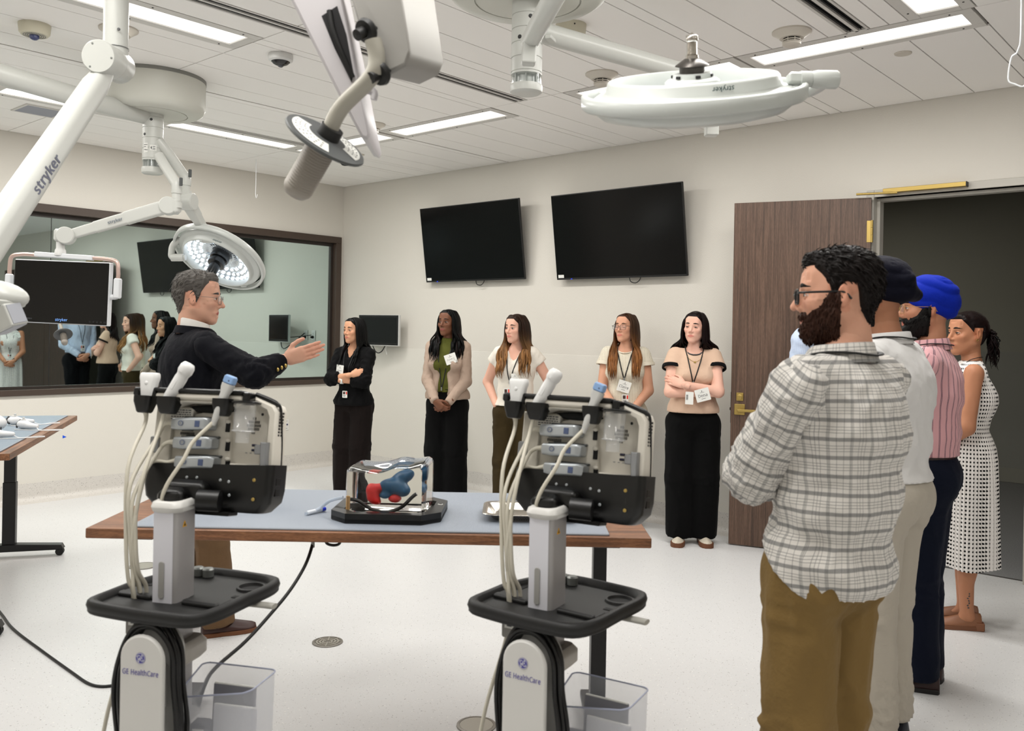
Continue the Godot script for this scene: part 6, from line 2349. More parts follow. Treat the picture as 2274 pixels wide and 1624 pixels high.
# ---------------------------------------------------------------- distance fields meshed as surface nets
class Field:
	var lo: Vector3
	var cell: float
	var nx: int
	var ny: int
	var nz: int
	var f := PackedFloat32Array()
	const B := 4

	func _init(box: AABB, c: float) -> void:
		cell = c
		lo = box.position
		nx = int(ceil(box.size.x / c / B)) * B + 1
		ny = int(ceil(box.size.y / c / B)) * B + 1
		nz = int(ceil(box.size.z / c / B)) * B + 1
		f.resize(nx * ny * nz)
		f.fill(1.0)

	# visits the blocks near a shape; d is asked for the distance
	func _blocks(bmin: Vector3, bmax: Vector3, k: float, d: Callable, sub: bool) -> void:
		var pad := Vector3.ONE * (k + cell * 2.0)
		var a := (bmin - pad - lo) / cell
		var b := (bmax + pad - lo) / cell
		var bx0 := clampi(int(floor(a.x)) / B, 0, (nx - 1) / B)
		var by0 := clampi(int(floor(a.y)) / B, 0, (ny - 1) / B)
		var bz0 := clampi(int(floor(a.z)) / B, 0, (nz - 1) / B)
		var bx1 := clampi(int(ceil(b.x)) / B, 0, (nx - 1) / B)
		var by1 := clampi(int(ceil(b.y)) / B, 0, (ny - 1) / B)
		var bz1 := clampi(int(ceil(b.z)) / B, 0, (nz - 1) / B)
		var rad := cell * (B - 1) * 0.87 + cell * 0.1
		var far := rad + k + cell * 1.8
		var h := (B - 1) * 0.5
		for bz in range(bz0, bz1 + 1):
			for by in range(by0, by1 + 1):
				for bx in range(bx0, bx1 + 1):
					var c := lo + Vector3(bx * B + h, by * B + h, bz * B + h) * cell
					var m: float = d.call(c)
					if m > far:
						continue
					var deep := m < -far and not sub
					for z in range(bz * B, mini(bz * B + B, nz)):
						for y in range(by * B, mini(by * B + B, ny)):
							var i := (z * ny + y) * nx + bx * B
							for x in range(bx * B, mini(bx * B + B, nx)):
								if deep:
									f[i] = minf(f[i], m)
								else:
									var v: float = d.call(lo + Vector3(x, y, z) * cell)
									var o := f[i]
									if sub:
										v = -v
										var hh := maxf(k - absf(v - o), 0.0) / maxf(k, 1e-6)
										f[i] = maxf(v, o) + hh * hh * k * 0.25
									else:
										var hh := maxf(k - absf(v - o), 0.0) / maxf(k, 1e-6)
										f[i] = minf(v, o) - hh * hh * k * 0.25
								i += 1

	func capsule(a: Vector3, b: Vector3, ra: float, rb: float, k := 0.02, sub := false) -> void:
		var ab := b - a
		var l2 := maxf(ab.length_squared(), 1e-9)
		var r := maxf(ra, rb)
		var R := Vector3(r, r, r)
		_blocks(a.min(b) - R, a.max(b) + R, k, func(p: Vector3) -> float:
			var t := clampf((p - a).dot(ab) / l2, 0.0, 1.0)
			return p.distance_to(a + ab * t) - (ra + (rb - ra) * t), sub)

	# a sleeve: rounded at a, ending flat at b
	func sleeve(a: Vector3, b: Vector3, ra: float, rb: float, k := 0.02) -> void:
		var ab := b - a
		var l := ab.length()
		var u := ab / l
		var r := maxf(ra, rb)
		var R := Vector3(r, r, r)
		_blocks(a.min(b) - R, a.max(b) + R, k, func(p: Vector3) -> float:
			var t := clampf((p - a).dot(u) / l, 0.0, 1.0)
			var q := p - a
			var d := q.length() - ra if q.dot(u) < 0.0 else (q - u * q.dot(u)).length() - (ra + (rb - ra) * t)
			return maxf(d, q.dot(u) - l), false)

	# where the front (dir 1) or back (dir -1) surface lies at x, y
	func front(x: float, y: float, dir := 1) -> float:
		var ix := clampi(int(round((x - lo.x) / cell)), 0, nx - 1)
		var iy := clampi(int(round((y - lo.y) / cell)), 0, ny - 1)
		var z := nz - 1 if dir > 0 else 0
		while z >= 0 and z < nz:
			var v := f[(z * ny + iy) * nx + ix]
			if v < 0.0:
				return lo.z + z * cell - dir * v
			z -= dir
		return 0.0

	# tapered bone, wider across one axis: w gives that axis, s how much flatter it is along it
	func flat_capsule(a: Vector3, b: Vector3, ra: float, rb: float, w: Vector3, s: float, k := 0.02) -> void:
		var ab := b - a
		var l2 := maxf(ab.length_squared(), 1e-9)
		var r := maxf(ra, rb) * maxf(1.0, 1.0 / s)
		var R := Vector3(r, r, r)
		_blocks(a.min(b) - R, a.max(b) + R, k, func(p: Vector3) -> float:
			var t := clampf((p - a).dot(ab) / l2, 0.0, 1.0)
			var q := p - (a + ab * t)
			q += w * (q.dot(w) * (s - 1.0))
			return (q.length() - (ra + (rb - ra) * t)) / maxf(1.0, s), false)

	func ellipsoid(c: Vector3, r: Vector3, b := Basis(), k := 0.02, sub := false) -> void:
		var m := maxf(r.x, maxf(r.y, r.z))
		var inv := b.transposed()
		var ir := Vector3(1.0 / r.x, 1.0 / r.y, 1.0 / r.z)
		var ir2 := ir * ir
		var R := Vector3(m, m, m)
		_blocks(c - R, c + R, k, func(p: Vector3) -> float:
			var q := inv * (p - c)
			var k0 := (q * ir).length()
			var k1 := (q * ir2).length()
			return k0 * (k0 - 1.0) / maxf(k1, 1e-5) if k0 > 0.05 else -minf(r.x, minf(r.y, r.z)), sub)

	func cut(p: Plane) -> void:
		# keeps the side under the plane
		var i := 0
		for z in nz:
			for y in ny:
				var row := p.normal.dot(lo + Vector3(0, y, z) * cell) - p.d
				for x in nx:
					f[i] = maxf(f[i], row + p.normal.x * x * cell)
					i += 1

	func mesh(mb: MB, paint = null, warp = null) -> void:
		var sx := 1
		var sy := nx
		var sz := nx * ny
		var idx := {}
		var pos := PackedVector3Array()
		var key := PackedInt32Array()
		var offs := PackedInt32Array([0, sx, sy, sx + sy, sz, sz + sx, sz + sy, sz + sx + sy])
		for z in nz - 1:
			for y in ny - 1:
				var i := (z * ny + y) * nx
				for x in nx - 1:
					var s0 := f[i] < 0.0
					if s0 != (f[i + sx] < 0.0) or s0 != (f[i + sy] < 0.0) or s0 != (f[i + sz] < 0.0) or s0 != (f[i + sx + sy + sz] < 0.0) or s0 != (f[i + sx + sy] < 0.0) or s0 != (f[i + sx + sz] < 0.0) or s0 != (f[i + sy + sz] < 0.0):
						var acc := Vector3.ZERO
						var n := 0
						for e in EDGES:
							var va := f[i + offs[e[0]]]
							var vb := f[i + offs[e[1]]]
							if (va < 0.0) != (vb < 0.0):
								var t := va / (va - vb)
								acc += (e[2] as Vector3).lerp(e[3], t)
								n += 1
						idx[i] = pos.size()
						pos.append(lo + (Vector3(x, y, z) + acc / n) * cell)
						key.append(i)
					i += 1
		var count := pos.size()
		var tris := PackedInt32Array()
		for v in count:
			var i := key[v]
			var s0 := f[i] < 0.0
			# edges along x, y, z that start at this cell's first corner
			for q in [[sx, sy, sz], [sy, sz, sx], [sz, sx, sy]]:
				if s0 == (f[i + q[0]] < 0.0):
					continue
				var a: int = idx.get(i - q[1] - q[2], -1)
				var b: int = idx.get(i - q[2], -1)
				var d: int = idx.get(i - q[1], -1)
				if a < 0 or b < 0 or d < 0:
					continue
				if s0:
					tris.append_array([a, b, v, a, v, d])
				else:
					tris.append_array([a, v, b, a, d, v])
		# one smoothing pass, then normals
		var acc2 := PackedVector3Array()
		acc2.resize(count)
		var num := PackedInt32Array()
		num.resize(count)
		for t in range(0, tris.size(), 3):
			var a := tris[t]
			var b := tris[t + 1]
			var d := tris[t + 2]
			acc2[a] += pos[b] + pos[d]
			acc2[b] += pos[a] + pos[d]
			acc2[d] += pos[a] + pos[b]
			num[a] += 2
			num[b] += 2
			num[d] += 2
		for v in count:
			if num[v]:
				pos[v] = pos[v].lerp(acc2[v] / num[v], 0.45)
		var nor := _normals(pos, tris)
		if warp != null:
			for v in count:
				pos[v] += nor[v] * float(warp.call(pos[v], nor[v]))
			nor = _normals(pos, tris)
		var base := mb.v.size()
		for v in count:
			var u := Vector2.ZERO
			if paint != null:
				var r = paint.call(pos[v], nor[v])
				mb.c = r[0]
				u = r[1]
			mb.vert(pos[v], nor[v], u)
		mb.c = Color.WHITE
		var off := PackedInt32Array()
		off.resize(tris.size())
		for t in range(0, tris.size(), 3):
			off[t] = base + tris[t]
			off[t + 1] = base + tris[t + 2]
			off[t + 2] = base + tris[t + 1]
		mb.ix.append_array(off)

	func _normals(pos: PackedVector3Array, tris: PackedInt32Array) -> PackedVector3Array:
		var nor := PackedVector3Array()
		nor.resize(pos.size())
		for t in range(0, tris.size(), 3):
			var a := tris[t]
			var b := tris[t + 1]
			var d := tris[t + 2]
			var n := (pos[b] - pos[a]).cross(pos[d] - pos[a])
			nor[a] += n
			nor[b] += n
			nor[d] += n
		for v in pos.size():
			nor[v] = nor[v].normalized()
		return nor

	const EDGES := [
		[0, 1, Vector3(0, 0, 0), Vector3(1, 0, 0)], [2, 3, Vector3(0, 1, 0), Vector3(1, 1, 0)], [4, 5, Vector3(0, 0, 1), Vector3(1, 0, 1)], [6, 7, Vector3(0, 1, 1), Vector3(1, 1, 1)],
		[0, 2, Vector3(0, 0, 0), Vector3(0, 1, 0)], [1, 3, Vector3(1, 0, 0), Vector3(1, 1, 0)], [4, 6, Vector3(0, 0, 1), Vector3(0, 1, 1)], [5, 7, Vector3(1, 0, 1), Vector3(1, 1, 1)],
		[0, 4, Vector3(0, 0, 0), Vector3(0, 0, 1)], [1, 5, Vector3(1, 0, 0), Vector3(1, 0, 1)], [2, 6, Vector3(0, 1, 0), Vector3(0, 1, 1)], [3, 7, Vector3(1, 1, 0), Vector3(1, 1, 1)]]
# ---------------------------------------------------------------- people
var cloth_noise := FastNoiseLite.new()

func cloth(key: String, c: Color, rough := 0.85, bumpy := 0.35, t: Texture2D = null) -> StandardMaterial3D:
	if mats.has(key):
		return mats[key]
	var m := mat(key, c, rough)
	m.metallic_specular = 0.25
	m.rim_enabled = true
	m.rim = 0.25
	m.rim_tint = 0.6
	m.vertex_color_use_as_albedo = true
	if t != null:
		m.albedo_texture = t
	elif bumpy > 0.0:
		m.uv1_triplanar = true
		m.uv1_triplanar_sharpness = 3.0
		m.uv1_scale = Vector3(3.2, 2.6, 3.2)
		bump(m, tex.cloth, bumpy)
	return m

func skin_mat(c: Color) -> StandardMaterial3D:
	var m := mat("skin" + c.to_html(), c, 0.52)
	m.vertex_color_use_as_albedo = true
	m.metallic_specular = 0.38
	m.subsurf_scatter_enabled = true
	m.subsurf_scatter_strength = 0.06
	return m

func hair_mat(key: String, c: Color) -> StandardMaterial3D:
	var m := mat(key, c, 0.5)
	m.vertex_color_use_as_albedo = true
	m.metallic_specular = 0.28
	return m

func folds(p: Vector3, s: Vector3, amp: float) -> float:
	var a := cloth_noise.get_noise_3dv(p * s * 1000.0)
	return (0.35 - absf(a)) * amp

# ---- head, in its own axes: +z the face, +y the crown; made for a head 0.225 high
func make_head(o: Dictionary) -> Array:
	var fem: bool = o.get("fem", true)
	var f := Field.new(AABB(Vector3(-0.096, -0.165, -0.125), Vector3(0.192, 0.285, 0.255)), o.get("cell", 0.0045))
	var jw := 0.040 if fem else 0.049
	f.ellipsoid(Vector3(0, 0.028, -0.016), Vector3(0.072, 0.083, 0.094), Basis(), 0.0)
	f.ellipsoid(Vector3(0, -0.028, 0.030), Vector3(0.056 if fem else 0.059, 0.078, 0.058), Basis(), 0.03)
	for s in [-1.0, 1.0]:
		f.capsule(Vector3(s * (jw + 0.006), -0.045, -0.004), Vector3(s * 0.012, -0.094, 0.062), 0.019, 0.013, 0.03)
		f.ellipsoid(Vector3(s * 0.037, -0.020, 0.060), Vector3(0.021, 0.017, 0.018), Basis(), 0.022)
	f.ellipsoid(Vector3(0, -0.095, 0.068), Vector3(0.017 if fem else 0.022, 0.015, 0.014), Basis(), 0.02)
	f.capsule(Vector3(-0.032, 0.024, 0.073), Vector3(0.032, 0.024, 0.073), 0.010 if fem else 0.0125, 0.010 if fem else 0.0125, 0.022)
	f.ellipsoid(Vector3(0, 0.06, 0.055), Vector3(0.05, 0.035, 0.026), Basis(), 0.03)
	for s in [-1.0, 1.0]:
		f.ellipsoid(Vector3(s * 0.031, 0.001, 0.094), Vector3(0.0172, 0.0122, 0.0145), Basis(), 0.012, true)
	var nl: float = o.get("nose", 1.0)
	f.capsule(Vector3(0, 0.014, 0.084), Vector3(0, -0.027, 0.091 + 0.0135 * nl), 0.0065, 0.0098 * (0.5 + 0.5 * nl), 0.012)
	for s in [-1.0, 1.0]:
		f.ellipsoid(Vector3(s * 0.0115, -0.033, 0.091), Vector3(0.0078, 0.007, 0.009), Basis(), 0.007)
		f.ellipsoid(Vector3(s * 0.006, -0.041, 0.097), Vector3(0.0035, 0.004, 0.005), Basis(), 0.003, true)
	f.ellipsoid(Vector3(0, -0.063, 0.0735), Vector3(0.028, 0.018, 0.016), Basis(), 0.016)
	f.capsule(Vector3(-0.018, -0.0580, 0.0845), Vector3(0.018, -0.0580, 0.0845), 0.0050, 0.0050, 0.007)
	f.capsule(Vector3(-0.014, -0.0675, 0.0835), Vector3(0.014, -0.0675, 0.0835), 0.0060, 0.0060, 0.006)
	if o.get("open", false):
		f.ellipsoid(Vector3(0, -0.066, 0.090), Vector3(0.018, 0.0095, 0.026), Basis(), 0.005, true)
		f.capsule(Vector3(-0.012, -0.079, 0.083), Vector3(0.012, -0.079, 0.083), 0.006, 0.006, 0.006)
	else:
		f.capsule(Vector3(-0.021, -0.0625, 0.0915), Vector3(0.021, -0.0625, 0.0915), 0.0022, 0.0022, 0.003, true)
	for s in [-1.0, 1.0]:
		var eb := Basis(Vector3.UP, s * 0.5) * Basis(Vector3.RIGHT, -0.2)
		f.ellipsoid(Vector3(s * 0.0775, -0.002, -0.012), Vector3(0.0085, 0.031, 0.0185), eb, 0.006)
		f.ellipsoid(Vector3(s * 0.070, -0.022, -0.004), Vector3(0.007, 0.011, 0.010), eb, 0.006)
		f.ellipsoid(Vector3(s * 0.0885, 0.002, -0.006), Vector3(0.0065, 0.019, 0.0105), eb, 0.004, true)
	f.capsule(Vector3(0, -0.05, -0.022), Vector3(0, -0.17, -0.030), 0.046 if fem else 0.056, 0.047 if fem else 0.060, 0.03)
	var mb := MB.new()
	f.mesh(mb, func(p: Vector3, _n: Vector3) -> Array:
		var c := Color.WHITE
		var blush := clampf(1.0 - (Vector2(absf(p.x) - 0.04, p.y + 0.025).length() / 0.026), 0.0, 1.0) * (1.0 if p.z > 0.03 else 0.0)
		c = c.lerp(Color(1.0, 0.80, 0.77), blush * 0.4)
		var nose := clampf(1.0 - p.distance_to(Vector3(0, -0.028, 0.1)) / 0.02, 0.0, 1.0)
		c = c.lerp(Color(1.0, 0.82, 0.78), nose * 0.35)
		if absf(p.x) > 0.066 and absf(p.y) < 0.045:
			c = c.lerp(Color(1.0, 0.80, 0.74), 0.5)
		return [c, Vector2.ZERO])
	return [f, mb]

func face_parts(o: Dictionary, f: Field, hm: MB, n: Node3D, hx: Transform3D) -> void:
	var put := func(mb: MB, called: String, m: Material) -> void: mb.commit(called, m, n).transform = hx
	var sk := skin_mat(o.skin)
	# lips
	var lip := MB.new()
	var lc: Color = o.get("lips", o.skin.lerp(Color(0.72, 0.30, 0.28), 0.5))
	lip.shell(hm, func(p: Vector3, _n: Vector3) -> float:
		if p.z < 0.06:
			return -1.0
		var q := Vector2(p.x / 0.0265, (p.y + 0.0625) / (0.0105 - absf(p.x) * 0.18))
		return 0.0014 * (1.0 - q.length_squared()))
	if lip.ix.size():
		put.call(lip, "lips", mat("lips" + lc.to_html(), lc, 0.42))
	# brows
	var br := MB.new()
	var bw: float = o.get("brow", 0.0040 if o.get("fem", true) else 0.0050)
	br.shell(hm, func(p: Vector3, _n: Vector3) -> float:
		if p.z < 0.04:
			return -1.0
		var u := (absf(p.x) - 0.032) / 0.0205
		var yc := 0.0245 + 0.004 * (1.0 - u * u) - 0.0012 * u
		return 0.0020 * (1.0 - u * u - pow((p.y - yc) / (bw * (1.1 - 0.35 * u)), 2)))
	if br.ix.size():
		put.call(br, "eyebrows", hair_mat("brow" + (o.hair as Color).to_html(), (o.hair as Color).darkened(0.15)))
	# eyes
	var gaze: Vector3 = o.get("gaze", Vector3(0, 0, 1))
	var op: float = o.get("eye_open", 0.50)
	for s in [-1.0, 1.0]:
		var c := Vector3(s * 0.031, 0.001, 0.0)
		var zf := f.front(c.x, 0.026)
		var r := 0.0130
		c.z = minf(f.front(c.x + s * 0.004, -0.016), zf) - r * 0.80
		var eye := MB.new()
		var rows := []
		for i in 15:
			var ring := PackedVector3Array()
			var th := deg_to_rad(lerpf(0.5, 88.0, i / 14.0))
			for k in 20:
				var a := TAU * k / 20.0
				ring.append(Vector3(sin(th) * cos(a), sin(th) * sin(a), cos(th)))
			rows.append(ring)
		var gb := Basis.looking_at(-gaze.normalized(), Vector3.UP)
		for band in [[0, 3, Color(0.01, 0.01, 0.01)], [3, 6, o.get("iris", Color(0.10, 0.05, 0.025))], [6, 15, Color(0.72, 0.70, 0.68)]]:
			eye.c = band[2]
			var sub := []
			for i in range(band[0], mini(band[1] + 1, 15)):
				var ring := PackedVector3Array()
				for q in rows[i]:
					ring.append(c + gb * q * r)
				sub.append(ring)
			eye.grid(sub, true)
		var em := mat("eyeball", Color.WHITE, 0.12)
		em.vertex_color_use_as_albedo = true
		put.call(eye, "eye", em)
		var lid := MB.new()
		var lash := PackedVector3Array()
		for up in [1.0, -1.0]:
			var lr := []
			for k in 13:
				var t := lerpf(0.0, 1.0, k / 12.0)
				var ring := PackedVector3Array()
				for j in 21:
					var lam := lerpf(-75.0, 75.0, j / 20.0)
					var e := pow(maxf(0.0, cos(deg_to_rad(lam * 90.0 / 66.0))), 0.7) if absf(lam) < 66.0 else 0.0
					var edge: float = op * e * (1.0 if up > 0 else -0.62) + deg_to_rad(lam) * s * 0.05
					var phi := lerpf(edge, up * 1.30, t)
					var l := deg_to_rad(lam)
					var d := Vector3(sin(l) * cos(phi), sin(phi), cos(l) * cos(phi))
					ring.append(c + d * r * (1.10 - 0.02 * t))
					if k == 0 and up > 0 and absf(lam) <= 66.0:
						lash.append(c + d * r * 1.12)
				lr.append(ring)
			lid.grid(lr, false, up > 0)
		put.call(lid, "eyelids", sk)
		var lm := MB.new()
		lm.tube(lash, 0.0011 if o.get("fem", true) else 0.0008, 5)
		put.call(lm, "lashes", mat("lashdark"))
	if o.get("open", false):
		var mo := MB.new()
		mo.ell(Vector3(0, -0.066, 0.074), Vector3(0.0165, 0.008, 0.01))
		put.call(mo, "mouth", mat("mouthdark"))
		mo = MB.new()
		mo.box(Vector3(0, -0.0605, 0.0805), Vector3(0.022, 0.005, 0.005), 0.002)
		put.call(mo, "teeth", mat("toothwhite"))
	if o.has("glasses"):
		var g := MB.new()
		var gc: Color = o.glasses
		var th: float = o.get("rim", 0.0013)
		for s in [-1.0, 1.0]:
			var lens := PackedVector3Array()
			for q in rounded(0.0255, 0.0185, 0.013, 5):
				lens.append(Vector3(s * 0.033 + q.x, -0.002 + q.y, 0.1035 - absf(s * 0.033 + q.x) * 0.12))
			lens.append(lens[0])
			g.tube(lens, th, 6, false)
			g.tube(curve([Vector3(s * 0.058, 0.008, 0.0965), Vector3(s * 0.074, 0.008, 0.088), Vector3(s * 0.080, 0.008, 0.03), Vector3(s * 0.080, 0.006, -0.012), Vector3(s * 0.078, -0.012, -0.03)], 4), th * 1.15, 6, true, 1.0)
			var ln := MB.new()
			var ring := PackedVector3Array()
			for q in rounded(0.025, 0.018, 0.0125, 5):
				ring.append(Vector3(s * 0.033 + q.x, -0.002 + q.y, 0.1035 - absf(s * 0.033 + q.x) * 0.12))
			ln.cap(ring, Vector3(0, 0, 1))
			var gm := mat("spectacle_lens")
			gm.transparency = BaseMaterial3D.TRANSPARENCY_ALPHA
			put.call(ln, "lens", gm)
		g.tube(curve([Vector3(-0.008, 0.002, 0.103), Vector3(0, 0.005, 0.105), Vector3(0.008, 0.002, 0.103)], 4), th, 6)
		put.call(g, "glasses", mat("specs" + gc.to_html(), gc, 0.3))
	if o.get("earring", false):
		var er := MB.new()
		for s in [-1.0, 1.0]:
			for k in 3:
				var cc := Vector3(s * (0.077 + 0.001 * k), -0.034 + 0.007 * k, -0.003 - 0.007 * k)
				var loop := PackedVector3Array()
				for j in 11:
					var a := TAU * j / 10.0
					loop.append(cc + Vector3(0, cos(a) * 0.006, sin(a) * 0.006))
				er.tube(loop, 0.0014, 5, false)
		put.call(er, "earring", mat("brass"))

func short_hair(o: Dictionary, hm: MB, n: Node3D, hx: Transform3D) -> void:
	var hc: Color = o.hair
	var noise := FastNoiseLite.new()
	noise.frequency = 1.0
	var top: float = o.get("hair_top", 0.022)
	var side: float = o.get("hair_side", 0.008)
	var up: float = o.get("hairline", 0.078)
	var line := func(p: Vector3) -> float:
		# how far p lies above the hairline
		var a := absf(atan2(absf(p.x), p.z + 0.016))
		var y := up
		var ks := [[0.0, up], [0.55, up + 0.004], [0.82, up - 0.02], [1.05, 0.03], [1.16, 0.0], [1.3, -0.025], [1.45, -0.02], [1.56, 0.034], [1.95, 0.028], [2.15, -0.03], [2.6, -0.072], [3.2, -0.078]]
		for i in ks.size() - 1:
			if a >= ks[i][0] and a <= ks[i + 1][0]:
				y = lerpf(ks[i][1], ks[i + 1][1], (a - ks[i][0]) / (ks[i + 1][0] - ks[i][0]))
		return p.y - y
	var mb := MB.new()
	mb.shell(hm, func(p: Vector3, _n: Vector3) -> float:
		var d: float = line.call(p)
		if p.y < -0.09 or d < -0.02:
			return -1.0
		if absf(p.x) > 0.0735 and absf(p.y + 0.002) < 0.03 and absf(p.z + 0.012) < 0.022:
			return -1.0
		var t := lerpf(side, top, smoothstep(0.03, 0.085, p.y))
		var w := clampf(d / 0.016, -1.0, 1.0)
		var no := noise.get_noise_3dv(p * Vector3(160, 90, 60)) * 0.004 + noise.get_noise_3dv(p * 45.0) * 0.005
		return (t + no * smoothstep(0.0, 0.02, d)) * w if w > 0.0 else w * 0.01, func(p: Vector3) -> Color:
		var v := 1.0 + 0.35 * noise.get_noise_3dv(p * Vector3(420, 260, 160)) + 0.2 * noise.get_noise_3dv(p * 60.0)
		return Color(v, v, v))
	var hmats := hair_mat("hair" + hc.to_html(), hc)
	mb.commit("hair", hmats, n).transform = hx
	var nv := mb.v.size()
	if nv < 10:
		return
	var rg := RandomNumberGenerator.new()
	rg.seed = 11
	var tf := MB.new()
	for i in int(o.get("tufts", 260)):
		var k := rg.randi_range(0, nv - 1)
		var p := mb.v[k]
		var nrm := mb.nn[k]
		if p.y < -0.07 and rg.randf() < 0.6:
			continue
		if line.call(p) < 0.004:
			continue
		var flow := Vector3(rg.randf_range(-0.35, 0.35) + 0.3 * o.get("sweep", 0.0), -0.75, -0.55) if p.y < 0.05 or p.z < -0.03 else Vector3(0.5 * o.get("sweep", 1.0) + rg.randf_range(-0.4, 0.4), -0.1, -0.65 + rg.randf_range(-0.2, 0.5))
		flow = (flow - nrm * flow.dot(nrm)).normalized()
		var L := rg.randf_range(0.016, 0.030) * (0.6 if p.y < 0.03 else 1.0)
		var b := rg.randf_range(0.7, 1.35)
		tf.c = Color(b, b, b)
		tf.tube(PackedVector3Array([p - nrm * 0.002, p + flow * L * 0.4 + nrm * 0.0014, p + flow * L * 0.75 + nrm * 0.0014, p + flow * L - nrm * 0.001]), [0.0016, 0.0020, 0.0014, 0.0003], 5, false, 0.5, nrm)
	tf.commit("hair_tufts", hmats, n).transform = hx

func beard(o: Dictionary, hm: MB, n: Node3D, hx: Transform3D) -> void:
	var bc: Color = o.beard
	var noise := FastNoiseLite.new()
	noise.frequency = 1.0
	var thick: float = o.get("beard_len", 0.007)
	var mb := MB.new()
	mb.shell(hm, func(p: Vector3, _n: Vector3) -> float:
		if p.y < -0.128 or p.y > 0.01:
			return -1.0
		var a := atan2(absf(p.x), p.z - 0.0)
		var yt := -0.041
		if a > 0.42:
			yt = lerpf(-0.050, -0.030, (a - 0.42) / 0.5)
		if a > 0.92:
			yt = lerpf(-0.030, 0.01, (a - 0.92) / 0.35)
		var d := yt - p.y
		d = minf(d, (1.62 - a) * 0.06)
		d = minf(d, (p.y + 0.118) * 1.2 if p.z < 0.03 else 1.0)
		var q := Vector2(p.x / 0.0225, (p.y + 0.064) / 0.0095)
		d = minf(d, (q.length() - 1.0) * 0.012)
		return clampf(d / 0.009, -1.0, 1.0) * (thick * (0.55 + 0.45 * smoothstep(-0.05, -0.1, p.y)) + 0.0022 * noise.get_noise_3dv(p * 130.0)), func(p: Vector3) -> Color:
		var v := 1.0 + 0.5 * noise.get_noise_3dv(p * Vector3(330, 200, 330))
		return Color(v, v, v))
	if mb.ix.size():
		mb.commit("beard", hair_mat("beard" + bc.to_html(), bc), n).transform = hx
		var rg := RandomNumberGenerator.new()
		rg.seed = 4
		var tf := MB.new()
		for i in int(o.get("beard_tufts", 220)):
			var k := rg.randi_range(0, mb.v.size() - 1)
			var p := mb.v[k]
			var nrm := mb.nn[k]
			var fl := Vector3(0, -1, 0.25)
			fl = (fl - nrm * fl.dot(nrm) * 0.8).normalized()
			var b := rg.randf_range(0.65, 1.4)
			tf.c = Color(b, b, b)
			tf.tube(PackedVector3Array([p - nrm * 0.003, p + fl * 0.006 + nrm * 0.001, p + fl * 0.013]), [0.0022, 0.0022, 0.0004], 4, false)
		tf.commit("beard_tufts", hair_mat("beard" + bc.to_html(), bc), n).transform = hx

# ---- hand: w wrist, d towards the fingertips, palm normal pn, thumb side ts; curl 0 flat .. 1 fist
func make_hand(body: MB, w: Vector3, d: Vector3, pn: Vector3, ts: float, curl: float, size: float, cell: float, spread := 0.1, thumb := 0.5) -> void:
	d = d.normalized()
	pn = (pn - d * pn.dot(d)).normalized()
	var x := d.cross(pn).normalized() * ts
	var f := Field.new(AABB(Vector3(-0.075, -0.075, -0.05), Vector3(0.15, 0.15, 0.27)) if curl < 0.3 else AABB(Vector3(-0.075, -0.075, -0.05), Vector3(0.15, 0.13, 0.22)), cell)
	var s := size / 0.185
	# local: x to the thumb side, y to the back of the hand, z to the fingertips
	f.capsule(Vector3(0, 0, -0.035) * s, Vector3(0, 0, 0.012) * s, 0.023 * s, 0.022 * s, 0.01)
	f.capsule(Vector3(0.018, 0, 0.02) * s, Vector3(0.026, 0.0, 0.088) * s, 0.0150 * s, 0.0125 * s, 0.012)
	f.capsule(Vector3(0.004, 0.001, 0.02) * s, Vector3(0.009, 0.003, 0.094) * s, 0.0155 * s, 0.0125 * s, 0.014)
	f.capsule(Vector3(-0.010, 0.001, 0.02) * s, Vector3(-0.009, 0.002, 0.090) * s, 0.0155 * s, 0.012 * s, 0.014)
	f.capsule(Vector3(-0.020, 0, 0.02) * s, Vector3(-0.026, 0.0, 0.080) * s, 0.0145 * s, 0.0115 * s, 0.012)
	var fg := [[0.026, 0.088, 0.044, 0.026, 0.021, 1.0], [0.0085, 0.094, 0.047, 0.030, 0.022, 0.35], [-0.009, 0.090, 0.044, 0.028, 0.021, -0.35], [-0.026, 0.080, 0.034, 0.022, 0.019, -1.0]]
	for i in 4:
		var q: Array = fg[i]
		var p := Vector3(q[0], 0.001, q[1]) * s
		var r: float = [0.0098, 0.0102, 0.0097, 0.0086][i] * s
		var ang := curl * (0.9 + 0.1 * i)
		for j in 3:
			ang += 0.0 if j == 0 else curl * (1.2 if j == 1 else 0.9) + 0.04
			var dir := Vector3(sin(spread * q[5]), -sin(ang), cos(ang)).normalized()
			var e: Vector3 = p + dir * q[2 + j] * s
			f.capsule(p, e, r, r * 0.9, 0.004)
			p = e
			r *= 0.9
	var tb := Vector3(0.022, -0.006, 0.022) * s
	var t1 := tb + Vector3(0.030 * thumb + 0.008, -0.012 * (1.2 - thumb), 0.030) * s
	var t2 := t1 + Vector3(0.014 * thumb, -0.012 * (1.2 - thumb) - 0.006 * curl, 0.030) * s
	var t3 := t2 + Vector3(0.004 * thumb - 0.008 * curl, -0.008 * (1.2 - thumb), 0.024) * s
	f.capsule(tb, t1, 0.0145 * s, 0.0112 * s, 0.012)
	f.capsule(t1, t2, 0.0108 * s, 0.0098 * s, 0.004)
	f.capsule(t2, t3, 0.0098 * s, 0.0080 * s, 0.004)
	var hb := MB.new()
	f.mesh(hb, func(p: Vector3, _n: Vector3) -> Array:
		var k := smoothstep(0.075, 0.14, p.z)
		return [Color.WHITE.lerp(Color(1.0, 0.80, 0.75), k * 0.5), Vector2.ZERO])
	body.append(hb, Transform3D(Basis(x, -pn, d), w))

